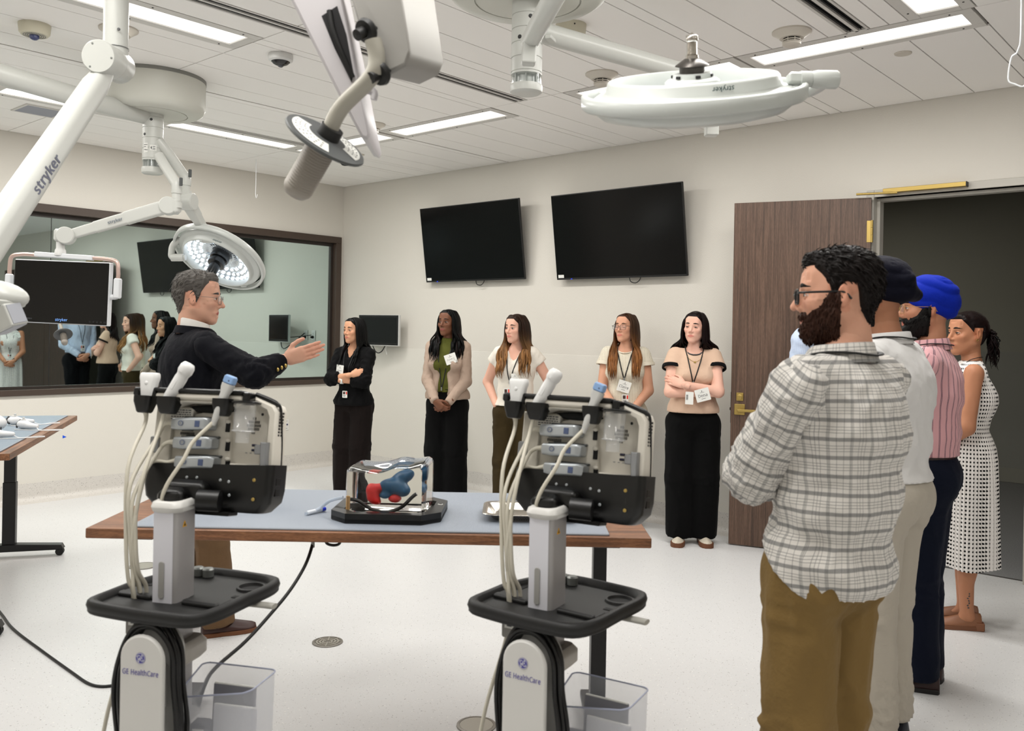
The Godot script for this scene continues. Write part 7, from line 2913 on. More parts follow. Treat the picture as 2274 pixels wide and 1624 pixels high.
func bend(a: Vector3, b: Vector3, la: float, lb: float, pole: Vector3) -> Vector3:
	# the elbow between shoulder a and wrist b, bent towards pole
	var d := b - a
	var l := clampf(d.length(), 0.05, (la + lb) * 0.999)
	var u := d.normalized()
	var x := (la * la - lb * lb + l * l) / (2.0 * l)
	var h := sqrt(maxf(la * la - x * x, 0.0))
	var p := (pole - u * pole.dot(u)).normalized()
	return a + u * x + p * h

func shoe(n: Node3D, at: Vector3, yaw: float, L: float, upper: Color, sole: Color, kind := 0) -> void:
	var T := Transform3D(Basis(Vector3.UP, yaw), at)
	var rows := []
	var pr := [[-0.292, 0.010, 0.03], [-0.285, 0.022, 0.055], [-0.265, 0.030, 0.075], [-0.15, 0.034, 0.082], [0.0, 0.036, 0.078], [0.15, 0.041, 0.062], [0.35, 0.047, 0.046], [0.52, 0.046, 0.034], [0.64, 0.036, 0.026], [0.70, 0.020, 0.018]]
	for q in pr:
		var ring := PackedVector3Array()
		for k in 16:
			var a := TAU * k / 16.0
			var y := sin(a)
			var wz := 1.0 if y < 0.0 else lerpf(1.0, 0.5, y)
			ring.append(Vector3(cos(a) * q[1] * wz * (0.85 if kind == 2 else 1.0), 0.018 + (maxf(y, -0.25) + 0.25) / 1.25 * q[2] * (0.9 if kind == 2 else 1.0), q[0] * L))
		rows.append(ring)
	var m := Node3D.new()
	m.name = "shoe"
	n.add_child(m, true)
	m.transform = T
	var mb := MB.new()
	mb.loft(rows)
	mb.commit("upper", mat("shoe" + upper.to_html(), upper, 0.45), m)
	var sl := PackedVector2Array()
	for q in [[-0.29, 0.02], [-0.27, 0.032], [-0.1, 0.037], [0.1, 0.039], [0.3, 0.049], [0.5, 0.049], [0.64, 0.04], [0.71, 0.02]]:
		sl.append(Vector2(q[1] * (0.86 if kind == 2 else 1.0), -q[0] * L))
	for i in range(7, -1, -1):
		sl.append(Vector2(-sl[i].x, sl[i].y))
	mb = MB.new()
	mb.prism(sl, 0.0, 0.02 if kind != 1 else 0.032, 0.003, Transform3D(Basis(Vector3.RIGHT, -PI / 2), Vector3.ZERO))
	mb.commit("sole", mat("sole" + sole.to_html(), sole, 0.6), m)
	if kind == 1:
		mb = MB.new()
		for k in 5:
			mb.tube(curve([Vector3(-0.022, 0.075 - k * 0.006, (0.08 + k * 0.05) * L), Vector3(0, 0.088 - k * 0.009, (0.09 + k * 0.05) * L), Vector3(0.022, 0.075 - k * 0.006, (0.08 + k * 0.05) * L)], 4), 0.0028, 6)
		mb.commit("laces", mat("paperwhite"), m)

func card(n: Node3D, called: String, xf: Transform3D, w: float, h: float, kind: int, name_text := "") -> void:
	# a badge or name tag hanging at xf, facing +z
	var b := Node3D.new()
	b.name = called
	n.add_child(b, true)
	b.transform = xf
	var mb := MB.new()
	mb.prism(rounded(w * 0.5, h * 0.5, 0.004, 3), -0.001, 0.001, 0.0003)
	mb.commit("card", mat("paperwhite"), b)
	mb = MB.new()
	var ink := mat("inkgrey")
	if kind == 0:
		mb.box(Vector3(-w * 0.14, h * 0.2, 0.0012), Vector3(w * 0.44, h * 0.38, 0.0006))
		mb.commit("photo", mat("photobrown"), b)
		mb = MB.new()
		mb.box(Vector3(w * 0.34, h * 0.2, 0.0012), Vector3(w * 0.24, h * 0.4, 0.0006))
		mb.commit("red_band", mat("bandred"), b)
		mb = MB.new()
		for k in 3:
			mb.box(Vector3(-w * 0.1, -h * (0.12 + 0.1 * k), 0.0012), Vector3(w * (0.6 - 0.1 * k), h * 0.04, 0.0006))
		mb.commit("print", ink, b).set_meta("kind", "stuff")
	elif kind == 2:
		for k in 8:
			mb.box(Vector3(-w * 0.28 + 0.0 * k, h * (0.26 - 0.055 * k), 0.0012), Vector3(w * 0.24, h * (0.018 + 0.014 * (k % 3)), 0.0006))
		mb.commit("barcode", ink, b).set_meta("kind", "stuff")
	else:
		mb.face([Vector3(-w * 0.035, h * 0.26, 0.0013), Vector3(w * 0.035, h * 0.26, 0.0013), Vector3(0, h * 0.4, 0.0013)], Vector3(0, 0, 1))
		mb.box(Vector3(0, -h * 0.3, 0.0012), Vector3(w * 0.3, h * 0.03, 0.0005))
		mb.box(Vector3(0, h * 0.2, 0.0012), Vector3(w * 0.3, h * 0.025, 0.0005))
		mb.commit("print", ink, b).set_meta("kind", "stuff")
		if name_text != "":
			text("lettering", name_text, h * 0.24, Color(0.25, 0.25, 0.27), Transform3D(Basis(), Vector3(0, -h * 0.04, 0.0012)), b)
		else:
			mb = MB.new()
			var pts := []
			for k in 9:
				pts.append(Vector3(lerpf(-w * 0.34, w * 0.34, k / 8.0), h * (-0.04 + 0.09 * (1 if k % 2 else -1) * (1.0 if k < 3 else 0.6)), 0.0013))
			mb.tube(curve(pts, 4), 0.0007, 4)
			mb.commit("handwriting", ink, b)

# ---- a whole figure
func person(o: Dictionary) -> Node3D:
	var H: float = o.h
	var fem: bool = o.get("fem", true)
	var n := thing("person", o.label, "person", o.at, deg_to_rad(41.34 - o.theta))
	var lean: float = o.get("lean", 0.0)
	var sw := (0.087 if fem else 0.112) * H
	var sy := 0.810 * H
	var L0: float = o.get("loose", 0.012)
	var b: float = o.get("build", 1.0)
	var sh := {1: Vector3(sw, sy, -0.006), -1: Vector3(-sw, sy, -0.006)}
	var la := 0.172 * H
	var lf := 0.150 * H
	var wr := {}
	var el := {}
	var arms: Dictionary = o.arms
	for s in [1, -1]:
		var a: Dictionary = arms[s]
		wr[s] = a.w
		if a.has("e"):
			el[s] = a.e
		else:
			el[s] = bend(sh[s], wr[s], la, lf, a.get("pole", Vector3(s * 0.6, -0.4, -0.6)))
	var hz := Vector3(0, 0, o.get("hip_z", 0.0))
	var hip := {1: Vector3(0.052 * H * b, 0.515 * H, -0.004 * H) + hz, -1: Vector3(-0.052 * H * b, 0.515 * H, -0.004 * H) + hz}
	var ft := {1: o.get("foot_l", Vector3(0.075, 0, 0.0)), -1: o.get("foot_r", Vector3(-0.075, 0, 0.0))}
	var an := {}
	var kn := {}
	for s in [1, -1]:
		an[s] = ft[s] + Vector3(0, 0.05 * H, 0) + hz * 0.6
		kn[s] = (hip[s] as Vector3).lerp(an[s], 0.5) + Vector3(0, 0, 0.018)
	var sk := skin_mat(o.skin)
	# ---------- head
	var hs: float = o.get("head", 0.222 if fem else 0.238) / 0.225
	var hb := Basis(Vector3.UP, deg_to_rad(o.get("turn", 0.0))) * Basis(Vector3.RIGHT, deg_to_rad(o.get("nod", 0.0))) * Basis(Vector3.BACK, deg_to_rad(o.get("tilt", 0.0)))
	var hc := Vector3(0, H - 0.112 * hs, 0.016 + o.get("head_z", 0.0))
	var hx := Transform3D(hb.scaled(Vector3(hs, hs, hs)), hc)
	var hd := make_head(o)
	# ---------- body under the clothes
	var bx := AABB(Vector3(-0.42, 0.0, -0.28), Vector3(0.84, H - 0.12, 0.62))
	var bf := Field.new(bx, 0.0135)
	torso(bf, H, fem, b, -0.012, sw * 0.96, sy, hz.z)
	bf.capsule(Vector3(0, 0.80 * H, -0.016), hc + hb * Vector3(0, -0.10, -0.024), (0.052 if fem else 0.064) * hs, (0.0475 if fem else 0.058) * hs, 0.035)
	var ar: float = o.get("arm_r", 0.040 if fem else 0.049)
	for s in [1, -1]:
		bf.capsule(sh[s], el[s], ar, ar * 0.84, 0.03)
		bf.capsule(el[s], wr[s], ar * 0.86, ar * 0.60, 0.015)
		var lr := 0.068 if fem else 0.072
		bf.capsule(hip[s], kn[s], lr, lr * 0.70, 0.02)
		bf.capsule(kn[s], an[s], lr * 0.70, lr * 0.50, 0.02)
		bf.ellipsoid((kn[s] as Vector3).lerp(an[s], 0.32) + Vector3(0, 0, -0.016), Vector3(0.046, 0.10, 0.046), Basis(), 0.02)
		bf.capsule(an[s] + Vector3(0, -0.02, -0.012), ft[s] + hz * 0.6 + Vector3(0, 0.026, 0.085), 0.031, 0.017, 0.02)
	var body := MB.new()
	bf.mesh(body)
	body.append(hd[1], hx)
	for s in [1, -1]:
		var a: Dictionary = arms[s]
		if a.get("hand", true):
			make_hand(body, wr[s], a.d, a.n, a.get("ts", 1.0), a.get("curl", 0.25), 0.108 * H * (0.96 if fem else 1.0), o.get("hand_cell", 0.0048), a.get("spread", 0.08), a.get("thumb", 0.5))
	body.commit("body", sk, n)
	face_parts(o, hd[0], hd[1], n, hx)
	# ---------- top
	if o.has("top"):
		var t: Dictionary = o.top
		var hem: float = t.hem
		var m: Material = t.mat
		var tc: float = o.get("top_cell", 0.011)
		var tf := Field.new(AABB(Vector3(-0.36, hem - 0.02, -0.26), Vector3(0.72, 0.87 * H - hem + 0.02, 0.54)), tc)
		torso(tf, H, fem, b, L0, sw, sy, hz.z * 0.8)
		if t.has("flare"):
			tf.ellipsoid(hz + Vector3(0, hem + 0.02, 0.0), Vector3(0.093 * H * b + t.flare, 0.12, 0.072 * H * b + t.flare), Basis(), 0.05)
		var sl: String = t.sleeve
		if sl == "cap":
			for s in [1, -1]:
				var d: Vector3 = (el[s] - sh[s]).normalized()
				tf.sleeve(sh[s] + Vector3(-s * 0.01, 0.0, 0), sh[s] + d * t.get("len", 0.10), ar + 0.013, ar + 0.024, 0.03)
		elif t.get("join", true):
			for s in [1, -1]:
				tf.capsule(sh[s], (sh[s] as Vector3).lerp(el[s], 0.25), ar - 0.004 + L0 * 0.4, ar - 0.004 + L0 * 0.4, 0.03)
		var dip: Vector3 = t.get("hem_dip", Vector3.ZERO)
		tf.cut(Plane(Vector3(0, -1, 0) + dip, -hem))
		# neckline
		var nr: float = t.get("neck", 0.062)
		var nk := Vector3(0, 0.826 * H, 0.010)
		if t.get("collar", "") == "crew":
			tf.ellipsoid(nk + Vector3(0, 0.012, 0.012), Vector3(nr, 0.05, nr + 0.005), Basis(), 0.004, true)
		elif t.get("collar", "") == "vee":
			tf.capsule(nk + Vector3(0, 0.03, 0.01), nk + Vector3(0, -0.10, 0.12), nr, 0.012, 0.004, true)
		elif t.get("collar", "") == "high":
			tf.sleeve(Vector3(0, 0.80 * H, -0.006), hc + hb * Vector3(0, -0.125, -0.02), 0.062, 0.056 if fem else 0.066, 0.03)
		else:
			tf.ellipsoid(nk + Vector3(0, 0.02, -0.01), Vector3(0.064, 0.045, 0.068), Basis(), 0.004, true)
		var amp: float = t.get("fold", 0.010)
		var fs: Vector3 = t.get("fold_scale", Vector3(0.09, 0.035, 0.09))
		var pat: float = t.get("pattern", 0.0)
		var tm := MB.new()
		var paint = null
		if pat > 0.0:
			paint = func(p: Vector3, _n: Vector3) -> Array: return [Color.WHITE, Vector2(atan2(p.x, -p.z - 0.01) * 0.155 / pat, p.y / pat)]
		tf.mesh(tm, paint, func(p: Vector3, _n: Vector3) -> float:
			return (folds(p, fs, amp) * smoothstep(sy + 0.02, sy - 0.18, p.y) + folds(p + Vector3(3, 1, 2), fs * Vector3(2.4, 2.2, 2.4), amp * 0.5)) * smoothstep(0.004, 0.04, p.y - dip.dot(p) - hem))
		tm.commit(t.get("name", "shirt"), m, n)
		if sl == "long" or sl == "rolled":
			for s in [1, -1]:
				var E: Vector3 = el[s]
				var W: Vector3 = wr[s]
				var fd := (W - E).normalized()
				var ud: Vector3 = (E - sh[s]).normalized()
				var end: Vector3 = W + fd * t.get("cuff", -0.005) if sl == "long" else E.lerp(W, 0.45)
				var c0 := (sh[s] as Vector3).min(E).min(end) - Vector3.ONE * 0.10
				var c1 := (sh[s] as Vector3).max(E).max(end) + Vector3.ONE * 0.10
				var sf := Field.new(AABB(c0, c1 - c0), tc)
				var r0: float = ar + 0.009 + L0 * 0.4 + t.get("sleeve_extra", 0.0) * 0.6
				sf.capsule(sh[s] + Vector3(s * 0.010, -0.022, 0), E, r0 * 0.95, r0 * 0.92, 0.02)
				sf.sleeve(E, end, r0 * 0.92, ar * 0.62 + 0.012 + t.get("sleeve_extra", 0.0) * 0.5 if sl == "long" else r0 * 0.86, 0.02)
				var sm := MB.new()
				var side: Vector3 = ud.cross(fd)
				if side.length() < 0.05:
					side = Vector3(0, 0, 1)
				side = side.normalized()
				var spaint = null
				if pat > 0.0:
					spaint = func(p: Vector3, _n: Vector3) -> Array:
						var ax := ud if (p - E).dot(ud + fd) < 0.0 else fd
						var o2 := p - E
						return [Color.WHITE, Vector2(atan2(o2.dot(ax.cross(side)), o2.dot(side)) * 0.062 / pat, -o2.dot(ax) / pat)]
				sf.mesh(sm, spaint, func(p: Vector3, _n: Vector3) -> float:
					var e := p.distance_to(E)
					var crease := sin((p - E).dot(ud - fd) * 95.0 + cloth_noise.get_noise_3dv(p * 700.0) * 2.5) * 0.0045 * smoothstep(0.17, 0.03, e)
					return folds(p, Vector3(0.12, 0.12, 0.12), amp * 0.8) + crease)
				sm.commit("sleeve", m, n)
				if t.has("cuff_mat"):
					var cf := MB.new()
					cf.lathe([Vector2(ar * 0.62 + L0 + 0.001, 0.0), Vector2(ar * 0.62 + L0 + 0.003, -0.002), Vector2(ar * 0.62 + L0 + 0.005, -0.03), Vector2(ar * 0.62 + L0, -0.032)], 20, axis_y(end, fd))
					cf.commit("cuff", t.cuff_mat, n)
		if sl == "cap" and t.has("trim_mat"):
			for s in [1, -1]:
				var d: Vector3 = (el[s] - sh[s]).normalized()
				var tr := MB.new()
				tr.lathe([Vector2(ar + 0.012, -0.012), Vector2(ar + 0.0245, -0.012), Vector2(ar + 0.027, 0.0), Vector2(ar + 0.0265, 0.012), Vector2(ar + 0.012, 0.012)], 26, axis_y(sh[s] + d * (t.get("len", 0.10) - 0.006), d))
				tr.commit("sleeve_trim", t.trim_mat, n)
		if t.get("collar", "") == "shirt":
			shirt_collar(n, H, hc, m, t, b, fem)
		if t.get("collar", "") == "crew":
			var rib := PackedVector3Array()
			for k in 25:
				var a := TAU * k / 24.0
				var q := Vector3(sin(a) * (nr - 0.006), 0.0, cos(a) * (nr - 0.002) + 0.012)
				rib.append(nk + q + Vector3(0, 0.002 - 0.020 * cos(a), 0))
			var rm := MB.new()
			rm.tube(rib, 0.0085, 8, false, 0.6, Vector3(0, 1, 0))
			rm.commit("neckband", t.get("band_mat", m), n)
		lanyard(n, o, tf, H, hc)
		o.tf_front = func(x: float, y: float) -> float: return tf.front(x, y)
		o.tf_back = func(x: float, y: float) -> float: return tf.front(x, y, -1)
	# ---------- trousers
	if o.has("legs"):
		var g: Dictionary = o.legs
		var waist: float = g.get("waist", 0.60) * H
		var gf := Field.new(AABB(Vector3(-0.30, 0.0, -0.28), Vector3(0.60, waist + 0.03, 0.56)), o.get("leg_cell", 0.012))
		gf.ellipsoid(hz + Vector3(0, 0.60 * H, 0.0), Vector3(0.083 * H * b, 0.09, 0.062 * H * b), Basis(), 0.0)
		gf.ellipsoid(hz + Vector3(0, 0.525 * H, -0.008 * H), Vector3(0.098 * H * b, 0.072 * H, 0.074 * H * b), Basis(), 0.04)
		for s in [1, -1]:
			gf.ellipsoid(hip[s] + Vector3(s * 0.002, -0.010 * H, -0.026 * H), Vector3(0.050 * H, 0.052 * H, 0.042 * H) * b, Basis(), 0.04)
			gf.capsule(hip[s], kn[s], g.get("r0", 0.056 * H * b), g.get("r1", 0.07), 0.03)
			var end: Vector3 = (kn[s] as Vector3).lerp(an[s], 1.0)
			end += ((an[s] as Vector3) - kn[s]).normalized() * (an[s].y - g.get("hem", 0.03))
			gf.sleeve(kn[s], end, g.get("r1", 0.07), g.get("r2", 0.07), 0.02)
		gf.cut(Plane(Vector3(0, 1, 0), waist))
		var la2: float = g.get("fold", 0.010)
		var stack: float = g.get("stack", 0.0)
		var gm := MB.new()
		gf.mesh(gm, null, func(p: Vector3, _n: Vector3) -> float:
			var k := folds(p, Vector3(0.10, 0.03, 0.10), la2) * smoothstep(0.58 * H, 0.5 * H, p.y)
			k += folds(p + Vector3(5, 2, 1), Vector3(0.05, 0.16, 0.06), la2) * (smoothstep(0.12, 0.0, absf(p.y - 0.27 * H)) + smoothstep(0.07, 0.0, absf(p.y - 0.455 * H)) * 0.8)
			if stack > 0.0:
				k += sin(p.y * 125.0 + cloth_noise.get_noise_3dv(p * 500.0) * 3.0 + atan2(p.x - signf(p.x) * 0.08, p.z) * 1.5) * stack * smoothstep(0.34, 0.2, p.y)
			return k)
		gm.commit("trousers", g.mat, n)
		if g.has("belt"):
			var bl := MB.new()
			var y0 := waist - 0.024
			var rows := []
			for w in [[-0.018, 0.0], [-0.018, 0.005], [0.018, 0.005], [0.018, 0.0]]:
				var ring := PackedVector3Array()
				for k in 36:
					var a := TAU * k / 36.0
					ring.append(Vector3(sin(a) * (0.084 * H * b + w[1]), y0 + w[0], cos(a) * (0.064 * H * b + w[1])) + hz)
				rows.append(ring)
			bl.grid(rows, true)
			bl.commit("belt", mat("belt" + (g.belt as Color).to_html(), g.belt, 0.4), n)
	if o.has("shoes"):
		for s in [1, -1]:
			shoe(n, ft[s] + hz * 0.6, s * 0.14 + o.get("toe", 0.0), 0.155 * H * 0.96, o.shoes[0], o.shoes[1], o.shoes[2])
	n.set_meta("hx", hx)
	o.hx = hx
	o.hm = hd[1]
	o.hc = hc
	o.sh = sh
	o.wr = wr
	o.el = el
	return n

func torso(f: Field, H: float, fem: bool, b: float, L: float, sw: float, sy: float, hz := 0.0) -> void:
	var k := 0.045
	if fem:
		f.ellipsoid(Vector3(0, 0.735 * H, -0.004), Vector3(0.083 * H * b + L, 0.105 * H, 0.060 * H * b + L), Basis(), 0.0)
		f.ellipsoid(Vector3(0, 0.625 * H, 0), Vector3(0.074 * H * b + L, 0.09 * H, 0.056 * H * b + L), Basis(), k)
		f.ellipsoid(Vector3(0, 0.535 * H, -0.004 * H + hz), Vector3(0.096 * H * b + L, 0.075 * H, 0.069 * H * b + L), Basis(), k)
		for s in [-1.0, 1.0]:
			f.ellipsoid(Vector3(s * 0.043 * H, 0.722 * H, 0.044 * H), Vector3(0.038 * H + L * 0.5, 0.036 * H, 0.030 * H + L), Basis(), 0.035)
	else:
		f.ellipsoid(Vector3(0, 0.735 * H, -0.004), Vector3(0.096 * H * b + L, 0.11 * H, 0.067 * H * b + L), Basis(), 0.0)
		f.ellipsoid(Vector3(0, 0.63 * H, 0.004), Vector3(0.087 * H * b + L, 0.09 * H, 0.066 * H * b + L), Basis(), k)
		f.ellipsoid(Vector3(0, 0.535 * H, -0.002 * H + hz), Vector3(0.094 * H * b + L, 0.075 * H, 0.071 * H * b + L), Basis(), k)
	var r := (0.026 if fem else 0.031) * H + L * 0.6
	f.capsule(Vector3(-sw + r * 0.45, sy - r * 0.28, -0.010), Vector3(sw - r * 0.45, sy - r * 0.28, -0.010), r, r, 0.05)
	for s in [-1.0, 1.0]:
		f.capsule(Vector3(s * 0.012, 0.828 * H, -0.020), Vector3(s * sw * 0.75, sy - 0.010, -0.014), 0.028 + L * 0.4, 0.028 + L * 0.5, 0.03)

func shirt_collar(n: Node3D, H: float, hc: Vector3, m: Material, t: Dictionary, _b: float, fem: bool) -> void:
	var y0 := 0.842 * H - 0.012
	var r := 0.056 if fem else 0.068
	r = t.get("collar_r", r)
	var ht: float = t.get("collar_h", 0.042)
	var rows := []
	var pat: float = t.get("pattern", 0.0)
	# stand and fall of the collar, open at the front
	for q in [[-0.008, 0.010], [ht * 0.9, -0.001], [ht, 0.002], [ht * 0.96, 0.0055], [ht * 0.4, 0.012], [-0.006, 0.020]]:
		var row := PackedVector3Array()
		for k in 33:
			var a := lerpf(0.22, TAU - 0.22, k / 32.0)
			var fr := smoothstep(0.9, 0.2, minf(a, TAU - a))
			var rr: float = r + q[1]
			row.append(Vector3(sin(a) * rr, y0 + q[0] - 0.022 * fr + 0.008 * -cos(a), cos(a) * (rr + 0.004) - 0.002 + fr * 0.018))
		rows.append(row)
	var mb := MB.new()
	mb.grid(rows, false, false, 0.43 / pat if pat > 0.0 else 1.0, 0.1 / pat if pat > 0.0 else 1.0)
	mb.commit("collar", m, n)

func lanyard(n: Node3D, o: Dictionary, tf: Field, H: float, hc: Vector3) -> void:
	if not o.has("lanyard"):
		return
	var y1: float = o.lanyard.y
	var vx: float = o.lanyard.get("x", 0.0)
	var mb := MB.new()
	var black := mat("lanyardblack")
	for s in [-1.0, 1.0]:
		var pts := [Vector3(0, 0.858 * H, tf.front(0.0, 0.842 * H, -1) - 0.004), Vector3(s * 0.052, 0.856 * H, -0.03), Vector3(s * 0.064, 0.842 * H, 0.02)]
		if o.get("top", {}).get("collar", "") == "shirt":
			var rr: float = o.top.get("collar_r", 0.068) + 0.021
			pts = [Vector3(0, 0.842 * H + 0.006, -rr - 0.006), Vector3(s * rr * 0.40, 0.842 * H + 0.008, -rr * 0.94 - 0.004), Vector3(s * rr * 0.74, 0.842 * H + 0.012, -rr * 0.68 - 0.002), Vector3(s * (rr + 0.002), 0.842 * H + 0.010, 0.0), Vector3(s * (rr - 0.004), 0.836 * H, 0.05)]
		for k in 5:
			var t := (k + 1) / 5.0
			var x := lerpf(s * 0.058, vx + s * 0.004, t)
			var y := lerpf(0.825 * H, y1, t)
			pts.append(Vector3(x, y, tf.front(x, y) + 0.006))
		mb.tube(curve(pts, 4), o.lanyard.get("w", 0.0042), 8, true, 0.4, Vector3(0, 1, 0))
	mb.commit("lanyard", black, n)
	var z := tf.front(vx, y1) + 0.009
	mb = MB.new()
	mb.box(Vector3(vx, y1 - 0.012, z), Vector3(0.012, 0.03, 0.005), 0.002)
	mb.commit("clip", mat("greymetal"), n)
	for c in o.lanyard.get("cards", []):
		var p := Vector3(vx + c[1], y1 + c[2], 0)
		p.z = tf.front(p.x, p.y) + c[6] if c.size() > 6 else tf.front(p.x, p.y) + 0.012
		card(n, "badge" if c[0] != 1 else "name_tag", Transform3D(Basis(Vector3.BACK, c[5]) * Basis(Vector3.UP, p.x * 2.2), p), c[3], c[4], c[0], c[7] if c.size() > 7 else "")

# ---- long hair: locks that start at the parting, lie over the skull and fall to targets in body axes
func long_hair(n: Node3D, o: Dictionary, H: float, style: Dictionary) -> void:
	var hx: Transform3D = o.hx
	var hm: MB = o.hm
	var hc: Color = o.hair
	var tip: Color = style.get("tip", hc)
	var m := hair_mat("hair" + hc.to_html(), Color.WHITE)
	var base := hc.srgb_to_linear()
	var tipl := tip.srgb_to_linear()
	var cap := MB.new()
	var line: float = style.get("line", 0.078)
	cap.shell(hm, func(p: Vector3, _n: Vector3) -> float:
		var a := absf(atan2(absf(p.x), p.z + 0.016))
		var y := line - 0.25 * maxf(0.0, a - 0.35) * 0.35
		if a > 0.78:
			y = lerpf(line - 0.045, -0.03, clampf((a - 0.78) / 0.5, 0.0, 1.0))
		if a > 1.28:
			y = -0.1
		if p.y < -0.105:
			return -1.0
		return clampf((p.y - y) / 0.02, -1.0, 1.0) * 0.009, func(_p: Vector3) -> Color: return base)
	cap.commit("hair_cap", m, n).transform = hx
	var rg := RandomNumberGenerator.new()
	rg.seed = style.get("seed", 1)
	var wave: float = style.get("wave", 0.004)
	var freq: float = style.get("freq", 26.0)
	var mb := MB.new()
	var count: int = style.get("count", 110)
	var yend: float = style.get("end", 0.72) * H
	for i in count:
		var s := 1.0 if i % 2 else -1.0
		var u := rg.randf()
		var a := lerpf(style.get("a0", 0.82), PI, pow(u, 0.8)) * s
		var is_front: bool = absf(a) < style.get("front_a", 1.75) and style.get("front", true)
		var zp := lerpf(0.055, -0.07, clampf((absf(a) - 0.8) / 1.6, 0.0, 1.0))
		var px: float = style.get("part", 0.0)
		var pts := []
		var puff := rg.randf_range(0.002, 0.012)
		pts.append(hx * Vector3(px + s * 0.004, 0.106 + 0.004 * rg.randf(), zp))
		pts.append(hx * Vector3(px * 0.6 + sin(a) * 0.045, 0.098 + puff * 0.5, zp * 0.5 + cos(a) * 0.05 - 0.008))
		pts.append(hx * Vector3(sin(a) * (0.074 + puff), 0.050, cos(a) * (0.092 + puff) - 0.014))
		pts.append(hx * Vector3(sin(a) * (0.083 + puff), -0.005, cos(a) * (0.098 + puff) - 0.016))
		pts.append(hx * Vector3(sin(a) * (0.083 + puff * 1.5), -0.055, cos(a) * (0.096 + puff) - 0.020))
		var p0: Vector3 = pts[-1]
		var ye := yend + rg.randf_range(-0.03, 0.05)
		var ph := rg.randf() * TAU
		var spread := rg.randf()
		var nseg := 9
		for k in range(1, nseg + 1):
			var t := float(k) / nseg
			var y := lerpf(p0.y, ye, t)
			var tx: float
			var tz: float
			if is_front:
				tx = s * lerpf(0.062, style.get("fx", 0.10), spread)
				tz = lerpf(0.05, o.tf_front.call(tx, minf(y, 0.80 * H)) + 0.014 + 0.012 * rg.randf(), smoothstep(0.86 * H, 0.79 * H, y))
				if y > 0.83 * H:
					tz = lerpf(p0.z, 0.055, smoothstep(p0.y, 0.82 * H, y))
			else:
				tx = lerpf(p0.x, signf(p0.x) * lerpf(0.01, style.get("bx", 0.12), spread), smoothstep(0.0, 0.5, t))
				tz = lerpf(p0.z, minf(-0.062, o.tf_back.call(tx, minf(y, 0.80 * H)) - 0.014), smoothstep(0.88 * H, 0.80 * H, y))
			var x := lerpf(p0.x, tx, smoothstep(0.0, 0.55, t))
			var z := lerpf(p0.z, tz, smoothstep(0.0, 0.5, t))
			var w := wave * smoothstep(0.1, 0.6, t)
			pts.append(Vector3(x + sin(y * freq + ph) * w, y, z + cos(y * freq * 0.9 + ph * 1.3) * w))
		var path := curve(pts, 3)
		var rad := PackedFloat32Array()
		var r0: float = rg.randf_range(0.0065, 0.0105) * style.get("thick", 1.0)
		for k in path.size():
			var t := float(k) / (path.size() - 1)
			rad.append(r0 * (0.45 + 0.85 * smoothstep(0.0, 0.3, t)) * (1.0 - 0.9 * smoothstep(0.72, 1.0, t)))
		var v := rg.randf_range(0.72, 1.35)
		# colour runs from root to tip
		var first := mb.v.size()
		mb.tube(path, rad, 6, true, 0.6)
		var mixk: float = rg.randf_range(0.5, 1.0)
		for q in range(first, mb.v.size()):
			var t := clampf((hc_y(hx) - mb.v[q].y) / (hc_y(hx) - yend), 0.0, 1.0)
			mb.cc[q] = (base.lerp(tipl, smoothstep(0.12, 0.75, t) * mixk)) * v
	mb.commit("hair", m, n)

func hc_y(hx: Transform3D) -> float:
	return hx.origin.y + 0.05
func flat(v: Vector3) -> Vector3:
	return Vector3(v.x, 0, v.z)

func own(at: Vector3, theta: float, p: Vector3) -> Vector3:
	# a place in the room, in the axes of someone who stands at `at`
	return Basis(Vector3.UP, deg_to_rad(41.34 - theta)).inverse() * (p - at)

func crossed(H: float, left_over: bool, w := 0.0) -> Dictionary:
	var k := 1.0 if left_over else -1.0
	return {
		int(k): {"w": Vector3(-k * 0.075, 0.688 * H, 0.165 + w), "d": Vector3(-k * 0.9, 0.28, -0.42), "n": Vector3(-k * 0.25, -0.1, -1), "ts": -k, "curl": 0.22, "pole": Vector3(k * 0.75, -0.62, 0.12)},
		-int(k): {"w": Vector3(k * 0.070, 0.655 * H, 0.150 + w), "d": Vector3(k * 0.95, 0.1, -0.3), "n": Vector3(0, -0.1, -1), "ts": k, "curl": 0.3, "pole": Vector3(-k * 0.75, -0.62, 0.12)},
	}

func clasped(H: float, y: float, z := 0.17) -> Dictionary:
	return {
		1: {"w": Vector3(0.062, y * H, z), "d": Vector3(-0.75, -0.62, 0.12), "n": Vector3(-0.35, 0.1, -0.9), "ts": -1.0, "curl": 0.55, "pole": Vector3(0.7, 0, -0.7)},
		-1: {"w": Vector3(-0.050, (y + 0.006) * H, z + 0.028), "d": Vector3(0.75, -0.62, 0.10), "n": Vector3(0.3, 0.1, -0.95), "ts": 1.0, "curl": 0.6, "pole": Vector3(-0.7, 0, -0.7)},
	}

